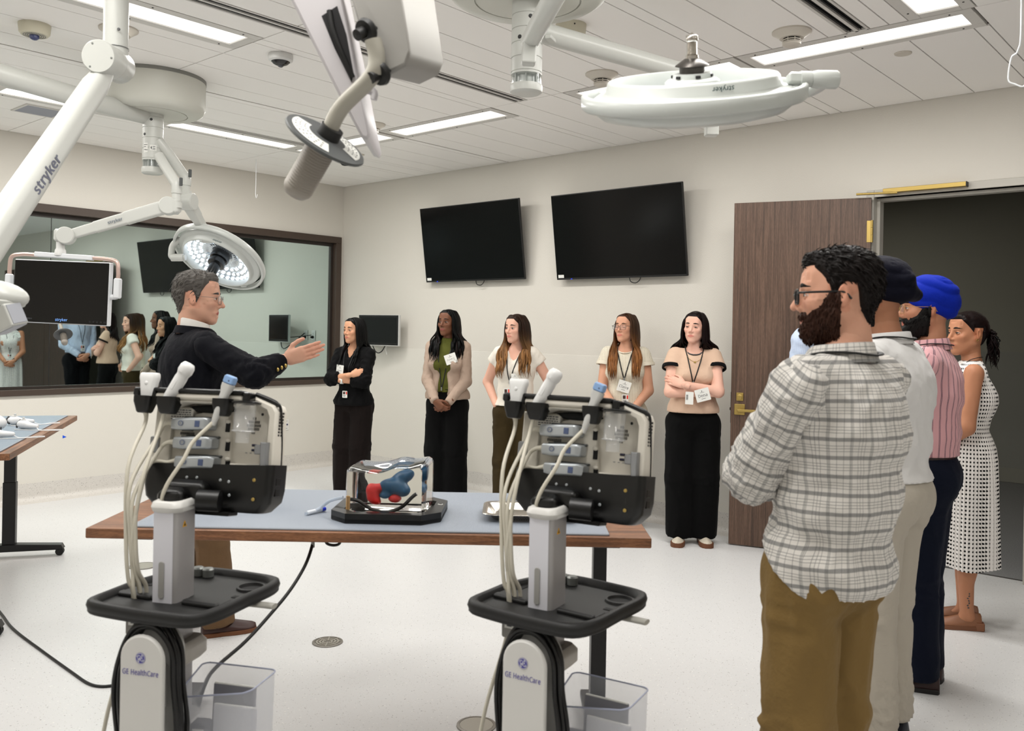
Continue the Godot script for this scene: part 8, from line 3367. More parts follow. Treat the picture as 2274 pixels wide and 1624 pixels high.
func cloth_textures() -> void:
	cloth_noise.frequency = 1.0
	cloth_noise.noise_type = FastNoiseLite.TYPE_SIMPLEX_SMOOTH
	cloth_noise.fractal_type = FastNoiseLite.FRACTAL_NONE
	cloth_noise.frequency = 0.1
	# plaid: tile of 92 mm
	var S := 276
	var im := Image.create(S, S, false, Image.FORMAT_RGB8)
	var hb := PackedFloat32Array()
	var vb := PackedFloat32Array()
	for i in S:
		var mm := i / 3.0
		var h := 0.0
		for c in [[6.0, 5.0, 0.62], [52.0, 5.0, 0.62]]:
			if absf(mm - c[0]) < c[1]:
				h = c[2] * (0.75 + 0.25 * sin(mm * 6.0))
		for c in [[22.0, 0.7], [29.0, 0.7], [36.0, 0.7], [68.0, 0.7], [75.0, 0.7], [82.0, 0.7]]:
			if absf(mm - c[0]) < c[1]:
				h = 0.42
		hb.append(h)
		var v := 0.0
		for c in [[8.0, 4.0, 0.42], [54.0, 4.0, 0.42]]:
			if absf(mm - c[0]) < c[1]:
				v = c[2] * (0.55 + 0.45 * signf(sin(mm * 2.6)))
		for c in [[24.0, 0.6], [31.0, 0.6], [38.0, 0.6], [70.0, 0.6], [84.0, 0.6]]:
			if absf(mm - c[0]) < c[1]:
				v = 0.5
		vb.append(v)
	for y in S:
		for x in S:
			var k := 1.0 - (1.0 - hb[y]) * (1.0 - vb[x])
			im.set_pixel(x, y, Color(0.86, 0.845, 0.82).lerp(Color(0.27, 0.275, 0.285), k))
	tex.plaid = ImageTexture.create_from_image(im)
	# pink with dark twin stripes: tile of 29 mm
	im = Image.create(64, 8, false, Image.FORMAT_RGB8)
	im.fill(Color(0.85, 0.65, 0.665))
	im.fill_rect(Rect2i(24, 0, 4, 8), Color(0.22, 0.19, 0.27))
	im.fill_rect(Rect2i(32, 0, 4, 8), Color(0.22, 0.19, 0.27))
	tex.stripe = ImageTexture.create_from_image(im)
	# white with black dots: tile of 20 mm
	im = Image.create(48, 48, false, Image.FORMAT_RGB8)
	for y in 48:
		for x in 48:
			var d := Vector2(x - 24, y - 24).length()
			im.set_pixel(x, y, Color(0.90, 0.885, 0.87).lerp(Color(0.02, 0.02, 0.03), smoothstep(13.0, 11.0, d)))
	tex.dots = ImageTexture.create_from_image(im)
	# pale blue with a fine check
	im = Image.create(32, 32, false, Image.FORMAT_RGB8)
	im.fill(Color(0.77, 0.82, 0.90))
	im.fill_rect(Rect2i(0, 0, 32, 3), Color(0.58, 0.66, 0.82))
	im.fill_rect(Rect2i(0, 0, 3, 32), Color(0.58, 0.66, 0.82))
	tex.check = ImageTexture.create_from_image(im)
	# open knit
	im = Image.create(32, 32, false, Image.FORMAT_RGB8)
	for y in 32:
		for x in 32:
			var d := minf(Vector2(fposmod(x, 32) - 16, (fposmod(y, 32) - 16) * 0.8).length(), 20.0)
			im.set_pixel(x, y, Color(0.89, 0.86, 0.79).lerp(Color(0.52, 0.46, 0.38), smoothstep(8.0, 5.0, d)))
	tex.knit = ImageTexture.create_from_image(im)

func build_people() -> void:
	cloth_textures()
	people_standing_back()
	people_front()

func people_standing_back() -> void:
	var black := cloth("cloth_black", Color(0.030, 0.030, 0.034), 0.85, 0.3)
	var jet := cloth("cloth_jet", Color(0.022, 0.022, 0.024), 0.9, 0.15)
	# woman in a black shirt, arms crossed
	var H := 1.585
	var o := {
		"label": "woman in black shirt and dark brown trousers with crossed arms, beside the window corner", "at": Vector3(1.632, 0, 1.116), "theta": 22.0, "h": H, "turn": -14.0, "skin": Color(0.80, 0.595, 0.47), "hair": Color(0.035, 0.028, 0.028), "eye_open": 0.34, "nose": 0.8,
		"arms": crossed(H, false), "loose": 0.020, "build": 1.02, "earring": true,
		"top": {"hem": 0.515 * H, "mat": black, "sleeve": "rolled", "collar": "vee", "neck": 0.05, "fold": 0.014, "flare": 0.024, "sleeve_extra": 0.012},
		"legs": {"mat": cloth("brown_trousers", Color(0.085, 0.062, 0.056), 0.9, 0.2), "waist": 0.60, "r0": 0.098, "r1": 0.098, "r2": 0.105, "hem": 0.012}, "shoes": [Color(0.8, 0.8, 0.8), Color(0.75, 0.75, 0.75), 1],
		"lanyard": {"y": 0.66 * H, "cards": [[1, -0.055, 0.08, 0.078, 0.09, -0.10, 0.012], [0, 0.0, -0.13, 0.05, 0.06, 0.0, 0.022]]},
	}
	var n := person(o)
	long_hair(n, o, H, {"a0": 0.95, "end": 0.745, "count": 120, "fx": 0.085, "wave": 0.003, "seed": 3, "front_a": 1.7, "line": 0.082})
	var wt := MB.new()
	wt.lathe([Vector2(0.026, -0.014), Vector2(0.032, -0.013), Vector2(0.032, 0.013), Vector2(0.026, 0.014)], 18, axis_y(o.wr[1].lerp(o.el[1], 0.16), o.el[1] - o.wr[1]))
	wt.commit("watch_band", mat("paperwhite"), n)
	# woman in an olive top and beige cardigan
	H = 1.665
	o = {
		"label": "woman with long dark hair in beige cardigan over olive top, under the left television", "at": Vector3(2.46, 0, 0.77), "theta": 12.0, "h": H, "turn": -16.0, "nod": -3.0, "skin": Color(0.44, 0.285, 0.205), "hair": Color(0.045, 0.030, 0.027), "lips": Color(0.50, 0.24, 0.21),
		"arms": clasped(H, 0.535), "loose": 0.010,
		"top": {"hem": 0.58 * H, "mat": cloth("olive_jersey", Color(0.31, 0.32, 0.13), 0.8, 0.25), "sleeve": "none", "collar": "high", "fold": 0.006, "join": false},
		"legs": {"mat": jet, "waist": 0.605, "r0": 0.098, "r1": 0.105, "r2": 0.115, "hem": 0.012, "fold": 0.007}, "shoes": [Color(0.03, 0.03, 0.03), Color(0.03, 0.03, 0.03), 0],
		"lanyard": {"y": 0.605 * H, "x": -0.02, "cards": [[0, 0.0, -0.075, 0.062, 0.092, 0.0, 0.045], [1, 0.085, 0.245, 0.098, 0.085, 0.35, 0.03]]},
	}
	n = person(o)
	cardigan(n, o, H)
	long_hair(n, o, H, {"a0": 0.9, "end": 0.75, "count": 150, "fx": 0.145, "bx": 0.15, "wave": 0.012, "freq": 22.0, "seed": 5, "front_a": 1.9, "thick": 1.15, "line": 0.082, "part": 0.006})
	# woman in a white top, hands in pockets
	H = 1.625
	o = {
		"label": "woman with long highlighted wavy hair in white top and olive trousers, behind the right cart", "at": Vector3(3.23, 0, 0.767), "theta": 14.0, "h": H, "turn": -26.0, "skin": Color(0.88, 0.685, 0.60), "hair": Color(0.16, 0.105, 0.075), "iris": Color(0.12, 0.12, 0.11),
		"arms": {1: {"w": Vector3(0.150, 0.555 * H, 0.03), "hand": false, "d": Vector3(-0.4, -0.9, 0.1), "n": Vector3(-1, 0, 0), "ts": -1.0, "curl": 0.2, "pole": Vector3(0.7, 0, -0.7)}, -1: {"w": Vector3(-0.150, 0.555 * H, 0.03), "hand": false, "d": Vector3(0.35, -0.9, 0.1), "n": Vector3(1, 0, 0), "ts": 1.0, "curl": 0.2, "pole": Vector3(-0.7, 0, -0.7)}}, "loose": 0.018, "build": 1.06, "arm_r": 0.047,
		"top": {"hem": 0.555 * H, "mat": cloth("white_blouse", Color(0.88, 0.855, 0.81), 0.75, 0.25), "sleeve": "cap", "collar": "vee", "neck": 0.062, "fold": 0.010, "len": 0.09},
		"legs": {"mat": cloth("olive_twill", Color(0.205, 0.165, 0.085), 0.85, 0.25), "waist": 0.60, "r0": 0.095, "r1": 0.085, "r2": 0.10, "hem": 0.015}, "shoes": [Color(0.05, 0.04, 0.04), Color(0.03, 0.03, 0.03), 0],
		"lanyard": {"y": 0.68 * H, "x": -0.02, "cards": [[1, 0.045, 0.02, 0.06, 0.075, 0.05, 0.016], [0, -0.02, -0.1, 0.05, 0.08, 0.0, 0.016]]},
	}
	n = person(o)
	long_hair(n, o, H, {"a0": 0.88, "end": 0.705, "count": 150, "fx": 0.135, "bx": 0.15, "wave": 0.013, "freq": 24.0, "seed": 8, "front_a": 2.0, "tip": Color(0.60, 0.43, 0.26), "thick": 1.1, "part": -0.008})
	# woman with glasses in a cream knit
	H = 1.645
	o = {
		"label": "woman with dark glasses and long light brown hair in cream knit, under the right television", "at": Vector3(3.985, 0, 0.34), "theta": 10.0, "h": H, "turn": -28.0, "nod": -4.0, "skin": Color(0.83, 0.62, 0.51), "hair": Color(0.22, 0.145, 0.095), "glasses": Color(0.05, 0.045, 0.05), "eye_open": 0.10,
		"arms": clasped(H, 0.55), "loose": 0.018, "build": 1.04, "arm_r": 0.047,
		"top": {"hem": 0.545 * H, "mat": knit_mat(), "sleeve": "cap", "collar": "crew", "neck": 0.06, "fold": 0.008, "len": 0.085, "band_mat": cloth("cream_rib", Color(0.87, 0.84, 0.77), 0.85, 0.3), "trim_mat": cloth("cream_rib", Color(0.87, 0.84, 0.77), 0.85, 0.3)},
		"legs": {"mat": jet, "waist": 0.60, "r0": 0.095, "r1": 0.085, "r2": 0.09, "hem": 0.03}, "shoes": [Color(0.03, 0.03, 0.03), Color(0.03, 0.03, 0.03), 0],
		"lanyard": {"y": 0.70 * H, "x": 0.0, "cards": [[1, 0.0, -0.065, 0.098, 0.088, -0.28, 0.018, "Claire"], [0, 0.01, -0.16, 0.05, 0.07, 0.0, 0.016]]},
	}
	n = person(o)
	long_hair(n, o, H, {"a0": 0.9, "end": 0.70, "count": 130, "fx": 0.125, "bx": 0.12, "wave": 0.005, "seed": 13, "front_a": 1.9, "tip": Color(0.55, 0.36, 0.20), "part": 0.008, "line": 0.084})
	# woman in a beige top with crossed arms
	H = 1.655
	o = {
		"label": "woman in pale pink knit top and black wide trousers, arms crossed, beside the wooden door", "at": Vector3(4.645, 0, 0.44), "theta": 8.0, "h": H, "turn": -20.0, "tilt": -3.0, "skin": Color(0.89, 0.70, 0.62), "hair": Color(0.062, 0.038, 0.033), "eye_open": 0.36,
		"arms": crossed(H, true, 0.012), "loose": 0.016, "build": 1.08, "arm_r": 0.048,
		"top": {"hem": 0.565 * H, "mat": cloth("pink_knit", Color(0.82, 0.70, 0.61), 0.85, 0.2), "sleeve": "cap", "collar": "crew", "neck": 0.058, "fold": 0.006, "len": 0.10, "flare": 0.012, "band_mat": cloth("navy_white_rib", Color(0.32, 0.31, 0.31), 0.85, 0.2), "trim_mat": cloth("navy_rib", Color(0.05, 0.05, 0.06), 0.85, 0.2)},
		"legs": {"mat": jet, "waist": 0.625, "r0": 0.104, "r1": 0.104, "r2": 0.095, "hem": 0.045, "fold": 0.008}, "shoes": [Color(0.80, 0.765, 0.70), Color(0.40, 0.235, 0.13), 1], "foot_l": Vector3(0.085, 0, 0.015), "foot_r": Vector3(-0.085, 0, 0.04),
		"lanyard": {"y": 0.70 * H, "x": -0.01, "cards": [[2, -0.03, -0.11, 0.056, 0.088, -0.03, 0.085], [1, 0.06, -0.085, 0.10, 0.088, 0.27, 0.10, "Dena"]]},
	}
	n = person(o)
	long_hair(n, o, H, {"a0": 1.0, "end": 0.765, "count": 130, "front": false, "bx": 0.165, "wave": 0.016, "freq": 30.0, "seed": 21, "thick": 1.15, "part": 0.01})
	var nk := MB.new()
	var pts := []
	for k in 9:
		var x := lerpf(-0.055, 0.055, k / 8.0)
		var y := 0.80 * H - 0.022 + 0.035 * pow(absf(x) / 0.055, 2)
		pts.append(Vector3(x, y, o.tf_front.call(x, y) + 0.003))
	nk.tube(curve(pts, 3), 0.0014, 5)
	nk.box(pts[4] + Vector3(0, -0.006, 0.002), Vector3(0.016, 0.009, 0.002), 0.001)
	nk.commit("necklace", mat("brass"), n)

func knit_mat() -> StandardMaterial3D:
	var m := cloth("cream_knit", Color(1, 1, 1), 0.9, 0.0, tex.knit)
	m.uv1_triplanar = true
	m.uv1_triplanar_sharpness = 6.0
	m.uv1_scale = Vector3(85, 95, 85)
	return m

func cardigan(n: Node3D, o: Dictionary, H: float) -> void:
	var m := cloth("beige_cardigan", Color(0.665, 0.585, 0.525), 0.9, 0.3)
	var hem := 0.545 * H
	var f := Field.new(AABB(Vector3(-0.32, hem - 0.02, -0.24), Vector3(0.64, 0.86 * H - hem, 0.5)), 0.011)
	torso(f, H, true, 1.0, 0.022, 0.087 * H, 0.81 * H)
	f.ellipsoid(Vector3(0, hem + 0.03, -0.01), Vector3(0.093 * H + 0.035, 0.10, 0.07 * H + 0.03), Basis(), 0.05)
	for s in [1, -1]:
		f.capsule(o.sh[s], (o.sh[s] as Vector3).lerp(o.el[s], 0.3), 0.055, 0.052, 0.03)
	f.cut(Plane(Vector3(0, -1, 0), -hem))
	# open down the front
	f.capsule(Vector3(-0.015, hem - 0.1, 0.16), Vector3(-0.01, 0.76 * H, 0.17), 0.085, 0.078, 0.004, true)
	f.capsule(Vector3(-0.01, 0.76 * H, 0.17), Vector3(0, 0.87 * H, 0.02), 0.078, 0.066, 0.004, true)
	var mb := MB.new()
	f.mesh(mb, null, func(p: Vector3, _n: Vector3) -> float: return folds(p, Vector3(0.09, 0.04, 0.09), 0.010))
	mb.commit("cardigan", m, n)
	for s in [1, -1]:
		var E: Vector3 = o.el[s]
		var W: Vector3 = o.wr[s]
		var end := W + (W - E).normalized() * 0.01
		var c0 := (o.sh[s] as Vector3).min(E).min(end) - Vector3.ONE * 0.1
		var c1 := (o.sh[s] as Vector3).max(E).max(end) + Vector3.ONE * 0.1
		var sf := Field.new(AABB(c0, c1 - c0), 0.011)
		sf.capsule(o.sh[s], E, 0.056, 0.052, 0.02)
		sf.sleeve(E, end, 0.052, 0.036, 0.02)
		mb = MB.new()
		sf.mesh(mb, null, func(p: Vector3, _n: Vector3) -> float: return folds(p, Vector3(0.13, 0.13, 0.13), 0.006))
		mb.commit("sleeve", m, n)
	mb = MB.new()
	for k in 5:
		var y := lerpf(0.60 * H, 0.77 * H, k / 4.0)
		mb.ell(Vector3(-0.088, y, f.front(-0.088, y) + 0.002), Vector3(0.006, 0.006, 0.003), Basis(), 5, 10)
	mb.commit("button", mat("buttonpearl"), n).set_meta("kind", "stuff")

func people_front() -> void:
	# man in the navy blazer
	var H := 1.745
	var at := flat(Vector3(3.88, 0.889, 3.888))
	var th := -128.0
	var navy := cloth("navy_blazer", Color(0.030, 0.034, 0.062), 0.8, 0.25)
	var wR := own(at, th, Vector3(4.297, 1.342, 3.655))
	var eR := own(at, th, Vector3(4.312, 1.275, 3.828))
	var turn_b := Basis(Vector3.UP, deg_to_rad(41.34 - th)).inverse()
	var o := {
		"label": "grey-haired man in navy blazer seen from behind, pointing right with his open hand", "at": at, "theta": th, "h": H, "fem": false, "turn": -30.0, "nod": 3.0, "skin": Color(0.80, 0.615, 0.525), "hair": Color(0.33, 0.315, 0.30), "open": true, "cell": 0.0036, "hand_cell": 0.0036,
		"glasses": Color(0.42, 0.40, 0.38), "rim": 0.0009, "nose": 1.25, "build": 1.10, "loose": 0.026, "head": 0.240, "hair_top": 0.020, "hair_side": 0.009, "hairline": 0.080, "tufts": 420, "brow": 0.005,
		"arms": {-1: {"w": wR, "e": eR, "d": turn_b * Vector3(0.7897, 0.3047, -0.5325), "n": turn_b * Vector3(-0.5763, 0.1476, -0.8038), "ts": 1.0, "curl": 0.13, "spread": 0.02, "thumb": 0.75}, 1: {"w": Vector3(0.24, 0.52 * H, 0.12), "d": Vector3(0, -1, 0.2), "n": Vector3(-1, 0, 0), "ts": -1.0, "curl": 0.4}},
		"top": {"hem": 0.475 * H, "mat": navy, "name": "blazer", "sleeve": "long", "collar": "shirt", "fold": 0.010, "cuff": -0.022, "sleeve_extra": 0.006, "collar_r": 0.077, "collar_h": 0.030},
		"legs": {"mat": cloth("tan_trousers", Color(0.40, 0.31, 0.22), 0.8, 0.25), "waist": 0.58, "r0": 0.10, "r1": 0.082, "r2": 0.076, "hem": 0.05}, "shoes": [Color(0.20, 0.075, 0.04), Color(0.42, 0.25, 0.13), 0], "foot_r": Vector3(-0.10, 0, 0.10), "foot_l": Vector3(0.10, 0, -0.02),
	}
	var n := person(o)
	short_hair(o, o.hm, n, o.hx)
	var wc := MB.new()
	var rows := []
	for q in [[-0.01, 0.071], [0.034, 0.064], [0.040, 0.066], [0.036, 0.070], [0.0, 0.074]]:
		var row := PackedVector3Array()
		for k in 25:
			var a := lerpf(0.3, TAU - 0.3, k / 24.0)
			row.append(Vector3(sin(a) * q[1], 0.845 * H + q[0] - 0.018 * cos(a), cos(a) * q[1] + 0.0))
		rows.append(row)
	wc.grid(rows, false)
	wc.commit("shirt_collar", cloth("white_shirt", Color(0.86, 0.85, 0.83), 0.8, 0.1), n)
	var bt := MB.new()
	var fd := (wR - eR).normalized()
	var outn := turn_b * Vector3(0.6765, -0.2423, 0.6954)
	for k in 3:
		var ax := wR - fd * (0.055 + 0.024 * k)
		var pn := (outn - fd * outn.dot(fd)).normalized()
		bt.ell(ax + pn * 0.0605 + fd.cross(pn) * 0.012, Vector3(0.0095, 0.0095, 0.006), Basis(), 6, 12)
	bt.commit("cuff_buttons", mat("brass"), n).set_meta("kind", "stuff")
	# ---- the man in the plaid shirt
	H = 1.715
	at = flat(Vector3(6.994, 1.2, 3.8))
	var plaid := cloth("plaid", Color(1, 1, 1), 0.85, 0.0, tex.plaid)
	bump(plaid, tex.fine, 0.15)
	o = {
		"label": "bearded man with glasses in white and grey plaid shirt and khaki trousers, nearest the camera", "at": at, "theta": 140.0, "h": H, "fem": false, "turn": 34.0, "nod": 2.0, "skin": Color(0.84, 0.63, 0.53), "hip_z": 0.05, "hair": Color(0.075, 0.052, 0.044), "cell": 0.0032, "beard": Color(0.21, 0.12, 0.08), "beard_len": 0.007, "beard_tufts": 700,
		"glasses": Color(0.03, 0.03, 0.03), "rim": 0.0027, "nose": 1.15, "build": 1.06, "loose": 0.030, "head": 0.226, "hair_top": 0.018, "hair_side": 0.007, "hairline": 0.075, "tufts": 1300, "top_cell": 0.0095, "leg_cell": 0.010,
		"arms": crossed(H, true, 0.03),
		"top": {"hem": 0.86, "hem_dip": Vector3(0, 0, 0.85), "mat": plaid, "pattern": 0.092, "sleeve": "long", "collar": "shirt", "fold": 0.021, "fold_scale": Vector3(0.055, 0.05, 0.055), "flare": 0.036, "sleeve_extra": 0.012, "cuff": -0.03, "collar_h": 0.044, "collar_r": 0.070},
		"legs": {"mat": cloth("khaki", Color(0.49, 0.395, 0.235), 0.8, 0.35), "waist": 0.58, "r0": 0.098, "r1": 0.090, "r2": 0.082, "hem": 0.03, "fold": 0.016, "stack": 0.006}, "shoes": [Color(0.05, 0.05, 0.07), Color(0.8, 0.8, 0.8), 1],
		"lanyard": {"y": 0.62 * H, "w": 0.0075},
	}
	n = person(o)
	short_hair(o, o.hm, n, o.hx)
	beard(o, o.hm, n, o.hx)
	# ---- white polo, navy turban
	H = 1.765
	at = flat(Vector3(6.748, 1.078, 2.711))
	o = {
		"label": "man in navy head wrap, white polo shirt and cream trousers, behind the man in plaid", "at": at, "theta": 132.0, "h": H, "fem": false, "turn": 16.0, "skin": Color(0.64, 0.44, 0.33), "hair": Color(0.03, 0.025, 0.025), "loose": 0.024, "build": 1.14, "head": 0.226, "head_z": 0.03, "beard": Color(0.03, 0.025, 0.022), "beard_len": 0.006,
		"arms": crossed(H, false, 0.02),
		"top": {"hem": 0.555 * H, "mat": cloth("white_polo", Color(0.85, 0.845, 0.84), 0.85, 0.25), "name": "polo_shirt", "sleeve": "rolled", "collar": "shirt", "fold": 0.014, "fold_scale": Vector3(0.06, 0.05, 0.06), "sleeve_extra": 0.006, "collar_h": 0.038},
		"legs": {"mat": cloth("cream_trousers", Color(0.71, 0.68, 0.63), 0.8, 0.3), "waist": 0.585, "r0": 0.105, "r1": 0.088, "r2": 0.086, "hem": 0.072, "fold": 0.013, "stack": 0.003}, "shoes": [Color(0.035, 0.06, 0.12), Color(0.82, 0.79, 0.74), 1],
		"lanyard": {"y": 0.62 * H, "w": 0.007},
	}
	n = person(o)
	beard(o, o.hm, n, o.hx)
	turban(n, o.hx, Color(0.025, 0.028, 0.085), 1)
	# ---- pink stripes, blue turban
	H = 1.735
	at = flat(Vector3(6.697, 1.013, 2.036))
	var st := cloth("striped_shirt", Color(1, 1, 1), 0.8, 0.0, tex.stripe)
	bump(st, tex.fine, 0.15)
	o = {
		"label": "bearded man in bright blue turban, pink striped shirt and navy trousers, before the doorway", "at": at, "theta": 122.0, "h": H, "fem": false, "turn": 20.0, "skin": Color(0.70, 0.49, 0.38), "hair": Color(0.035, 0.028, 0.025), "loose": 0.022, "head": 0.228, "beard": Color(0.035, 0.027, 0.024), "beard_len": 0.016, "glasses": Color(0.65, 0.5, 0.25), "rim": 0.0008,
		"arms": crossed(H, true, 0.02),
		"top": {"hem": 0.575 * H, "mat": st, "pattern": 0.029, "sleeve": "long", "collar": "shirt", "fold": 0.012, "fold_scale": Vector3(0.06, 0.05, 0.06), "collar_h": 0.042},
		"legs": {"mat": cloth("navy_trousers", Color(0.038, 0.062, 0.125), 0.8, 0.3), "waist": 0.59, "r0": 0.100, "r1": 0.082, "r2": 0.074, "hem": 0.05, "belt": Color(0.14, 0.035, 0.03), "fold": 0.010}, "shoes": [Color(0.15, 0.03, 0.025), Color(0.03, 0.02, 0.02), 0],
		"lanyard": {"y": 0.62 * H, "w": 0.006},
	}
	n = person(o)
	beard(o, o.hm, n, o.hx)
	turban(n, o.hx, Color(0.02, 0.13, 0.58), 0)
	# ---- woman in the dotted dress
	H = 1.635
	at = flat(Vector3(6.611, 0.914, 1.033))
	o = {
		"label": "woman with tied dark curly hair in white dress with black dots, nearest the doorway", "at": at + Vector3(0, 0.0, 0), "theta": 112.0, "h": H, "turn": 32.0, "skin": Color(0.70, 0.485, 0.365), "hair": Color(0.055, 0.036, 0.030), "earring": true, "eye_open": 0.42,
		"arms": clasped(H, 0.55, 0.18), "loose": 0.0, "arm_r": 0.047, "cell": 0.004,
		"shoes": [Color(0.52, 0.335, 0.22), Color(0.45, 0.28, 0.18), 2], "toe": 0.0,
	}
	n = person(o)
	dress(n, o, H)
	tied_hair(n, o, H)
	for s in [1, -1]:
		var hl := MB.new()
		hl.box(Vector3(s * 0.075, 0.022, -0.06), Vector3(0.048, 0.044, 0.045), 0.006)
		hl.commit("shoe_heel", mat("heeltan"), n)
	var tt := MB.new()
	for k in 7:
		var y := 0.12 + 0.012 * k
		tt.box(Vector3(0.075 + 0.036, y, -0.004 + 0.004 * sin(k * 2.0)), Vector3(0.002, 0.006, 0.008), 0.0, Basis(Vector3.RIGHT, k * 0.7))
	tt.commit("ankle_tattoo", mat("inkgrey"), n).set_meta("kind", "stuff")
	# ---- tall man in pale blue, mostly hidden by the man in plaid
	H = 1.845
	at = flat(Vector3(5.563, 0.758, 0.477))
	var ck := cloth("blue_check", Color(1, 1, 1), 0.8, 0.0, tex.check)
	bump(ck, tex.fine, 0.12)
	o = {
		"label": "tall man with glasses in pale blue checked shirt, half hidden behind the man in plaid", "at": at, "theta": 136.0, "h": H, "fem": false, "turn": 30.0, "skin": Color(0.80, 0.58, 0.47), "hair": Color(0.10, 0.07, 0.055), "glasses": Color(0.03, 0.03, 0.03), "rim": 0.0018, "loose": 0.022,
		"arms": clasped(H, 0.555, 0.19),
		"top": {"hem": 0.575 * H, "mat": ck, "pattern": 0.010, "sleeve": "long", "collar": "shirt", "fold": 0.010, "fold_scale": Vector3(0.06, 0.05, 0.06)},
		"legs": {"mat": black_trousers(), "waist": 0.59, "r0": 0.100, "r1": 0.082, "r2": 0.074, "hem": 0.05, "belt": Color(0.02, 0.02, 0.02)}, "shoes": [Color(0.04, 0.03, 0.03), Color(0.03, 0.02, 0.02), 0],
		"lanyard": {"y": 0.66 * H, "cards": [[0, 0.0, -0.09, 0.06, 0.09, 0.0, 0.014]]},
	}
	n = person(o)
	short_hair(o, o.hm, n, o.hx)

func black_trousers() -> StandardMaterial3D:
	return cloth("dark_navy", Color(0.028, 0.030, 0.042), 0.85, 0.25)

func turban(n: Node3D, hx: Transform3D, c: Color, kind: int) -> void:
	var f := Field.new(AABB(Vector3(-0.13, -0.09, -0.16), Vector3(0.26, 0.27, 0.30)), 0.0045)
	f.ellipsoid(Vector3(0, 0.046, -0.018), Vector3(0.089, 0.090, 0.115), Basis(Vector3.RIGHT, -0.25), 0.0)
	f.ellipsoid(Vector3(0, 0.085, -0.045), Vector3(0.078, 0.056, 0.085), Basis(Vector3.RIGHT, -0.35), 0.03)
	if kind == 1:
		f.capsule(Vector3(0.02, 0.02, -0.10), Vector3(-0.03, 0.005, -0.128), 0.045, 0.030, 0.02)
		f.capsule(Vector3(-0.05, 0.075, -0.06), Vector3(0.05, 0.06, -0.105), 0.04, 0.03, 0.015)
	else:
		f.ellipsoid(Vector3(0, 0.01, -0.085), Vector3(0.062, 0.05, 0.045), Basis(), 0.03)
	# lower edge: over the brow in front, over the ears, down at the nape
	f.cut(Plane(Vector3(0, -1, 0.42).normalized(), 0.008))
	var mb := MB.new()
	f.mesh(mb, null, func(p: Vector3, _n: Vector3) -> float:
		var u := p.y * 0.95 - p.z * (0.30 if kind == 0 else 0.10) + absf(p.x) * 0.30
		return (absf(sin(u * 62.0 + cloth_noise.get_noise_3dv(p * 70.0) * 1.2)) - 0.5) * 0.0055)
	mb.commit("turban", cloth("turban%d" % kind, c, 0.8, 0.25), n).transform = hx

func dress(n: Node3D, o: Dictionary, H: float) -> void:
	var m := cloth("dotted_dress", Color(1, 1, 1), 0.75, 0.0, tex.dots)
	var prof := [[0.846, 0.060, 0.052], [0.838, 0.085, 0.058], [0.828, 0.118, 0.066], [0.815, 0.146, 0.074], [0.795, 0.158, 0.082], [0.765, 0.150, 0.110], [0.74, 0.148, 0.128], [0.715, 0.145, 0.132], [0.69, 0.137, 0.120], [0.66, 0.128, 0.098], [0.635, 0.121, 0.092], [0.628, 0.118, 0.090], [0.62, 0.122, 0.094], [0.60, 0.136, 0.108], [0.57, 0.155, 0.125], [0.53, 0.164, 0.134], [0.47, 0.166, 0.138], [0.40, 0.168, 0.141], [0.33, 0.170, 0.144], [0.26, 0.172, 0.147], [0.196, 0.174, 0.150]]
	var rows := []
	var N := 220
	for i in prof.size():
		var q: Array = prof[i]
		var ring := PackedVector3Array()
		for k in N:
			var a := TAU * k / N
			var pl: float = sin(a * 44.0) * 0.0052 * smoothstep(0.63, 0.45, q[0]) + sin(a * 5.0 + q[0] * 4.0) * 0.008 * smoothstep(0.6, 0.3, q[0]) + sin(a * 44.0) * 0.0016 * smoothstep(0.63, 0.66, q[0])
			var front := 0.012 * maxf(0.0, cos(a)) * (1.0 if q[0] > 0.69 and q[0] < 0.77 else 0.0)
			ring.append(Vector3(sin(a) * (q[1] + pl), q[0] * H + (0.006 * sin(a * 3.0) if i == prof.size() - 1 else 0.0), cos(a) * (q[2] + pl + front) - 0.004))
		rows.append(ring)
	var mb := MB.new()
	mb.grid(rows, true, false, 1.0, 1.0)
	# dots by arc and height
	for i in mb.uv.size():
		var p := mb.v[i]
		mb.uv[i] = Vector2(mb.uv[i].x * 52.0, p.y / 0.0205)
	mb.commit("dress", m, n)
	# lanyard and tags
	var f := Field.new(AABB(Vector3(-0.3, 0.55 * H, -0.22), Vector3(0.6, 0.35 * H, 0.46)), 0.012)
	torso(f, H, true, 1.0, 0.014, 0.087 * H, 0.81 * H)
	o.lanyard = {"y": 0.64 * H, "cards": [[0, 0.0, -0.07, 0.055, 0.075, 0.0, 0.014], [1, -0.09, 0.245, 0.09, 0.08, -0.3, 0.012]]}
	lanyard(n, o, f, H, o.hc)
	o.tf_front = func(x: float, y: float) -> float: return f.front(x, y)
	o.tf_back = func(x: float, y: float) -> float: return f.front(x, y, -1)
	var wt := MB.new()
	wt.lathe([Vector2(0.026, -0.012), Vector2(0.031, -0.011), Vector2(0.031, 0.011), Vector2(0.026, 0.012)], 18, axis_y((o.wr[-1] as Vector3).lerp(o.el[-1], 0.1), o.el[-1] - o.wr[-1]))
	wt.commit("watch_band", mat("blackplastic"), n)

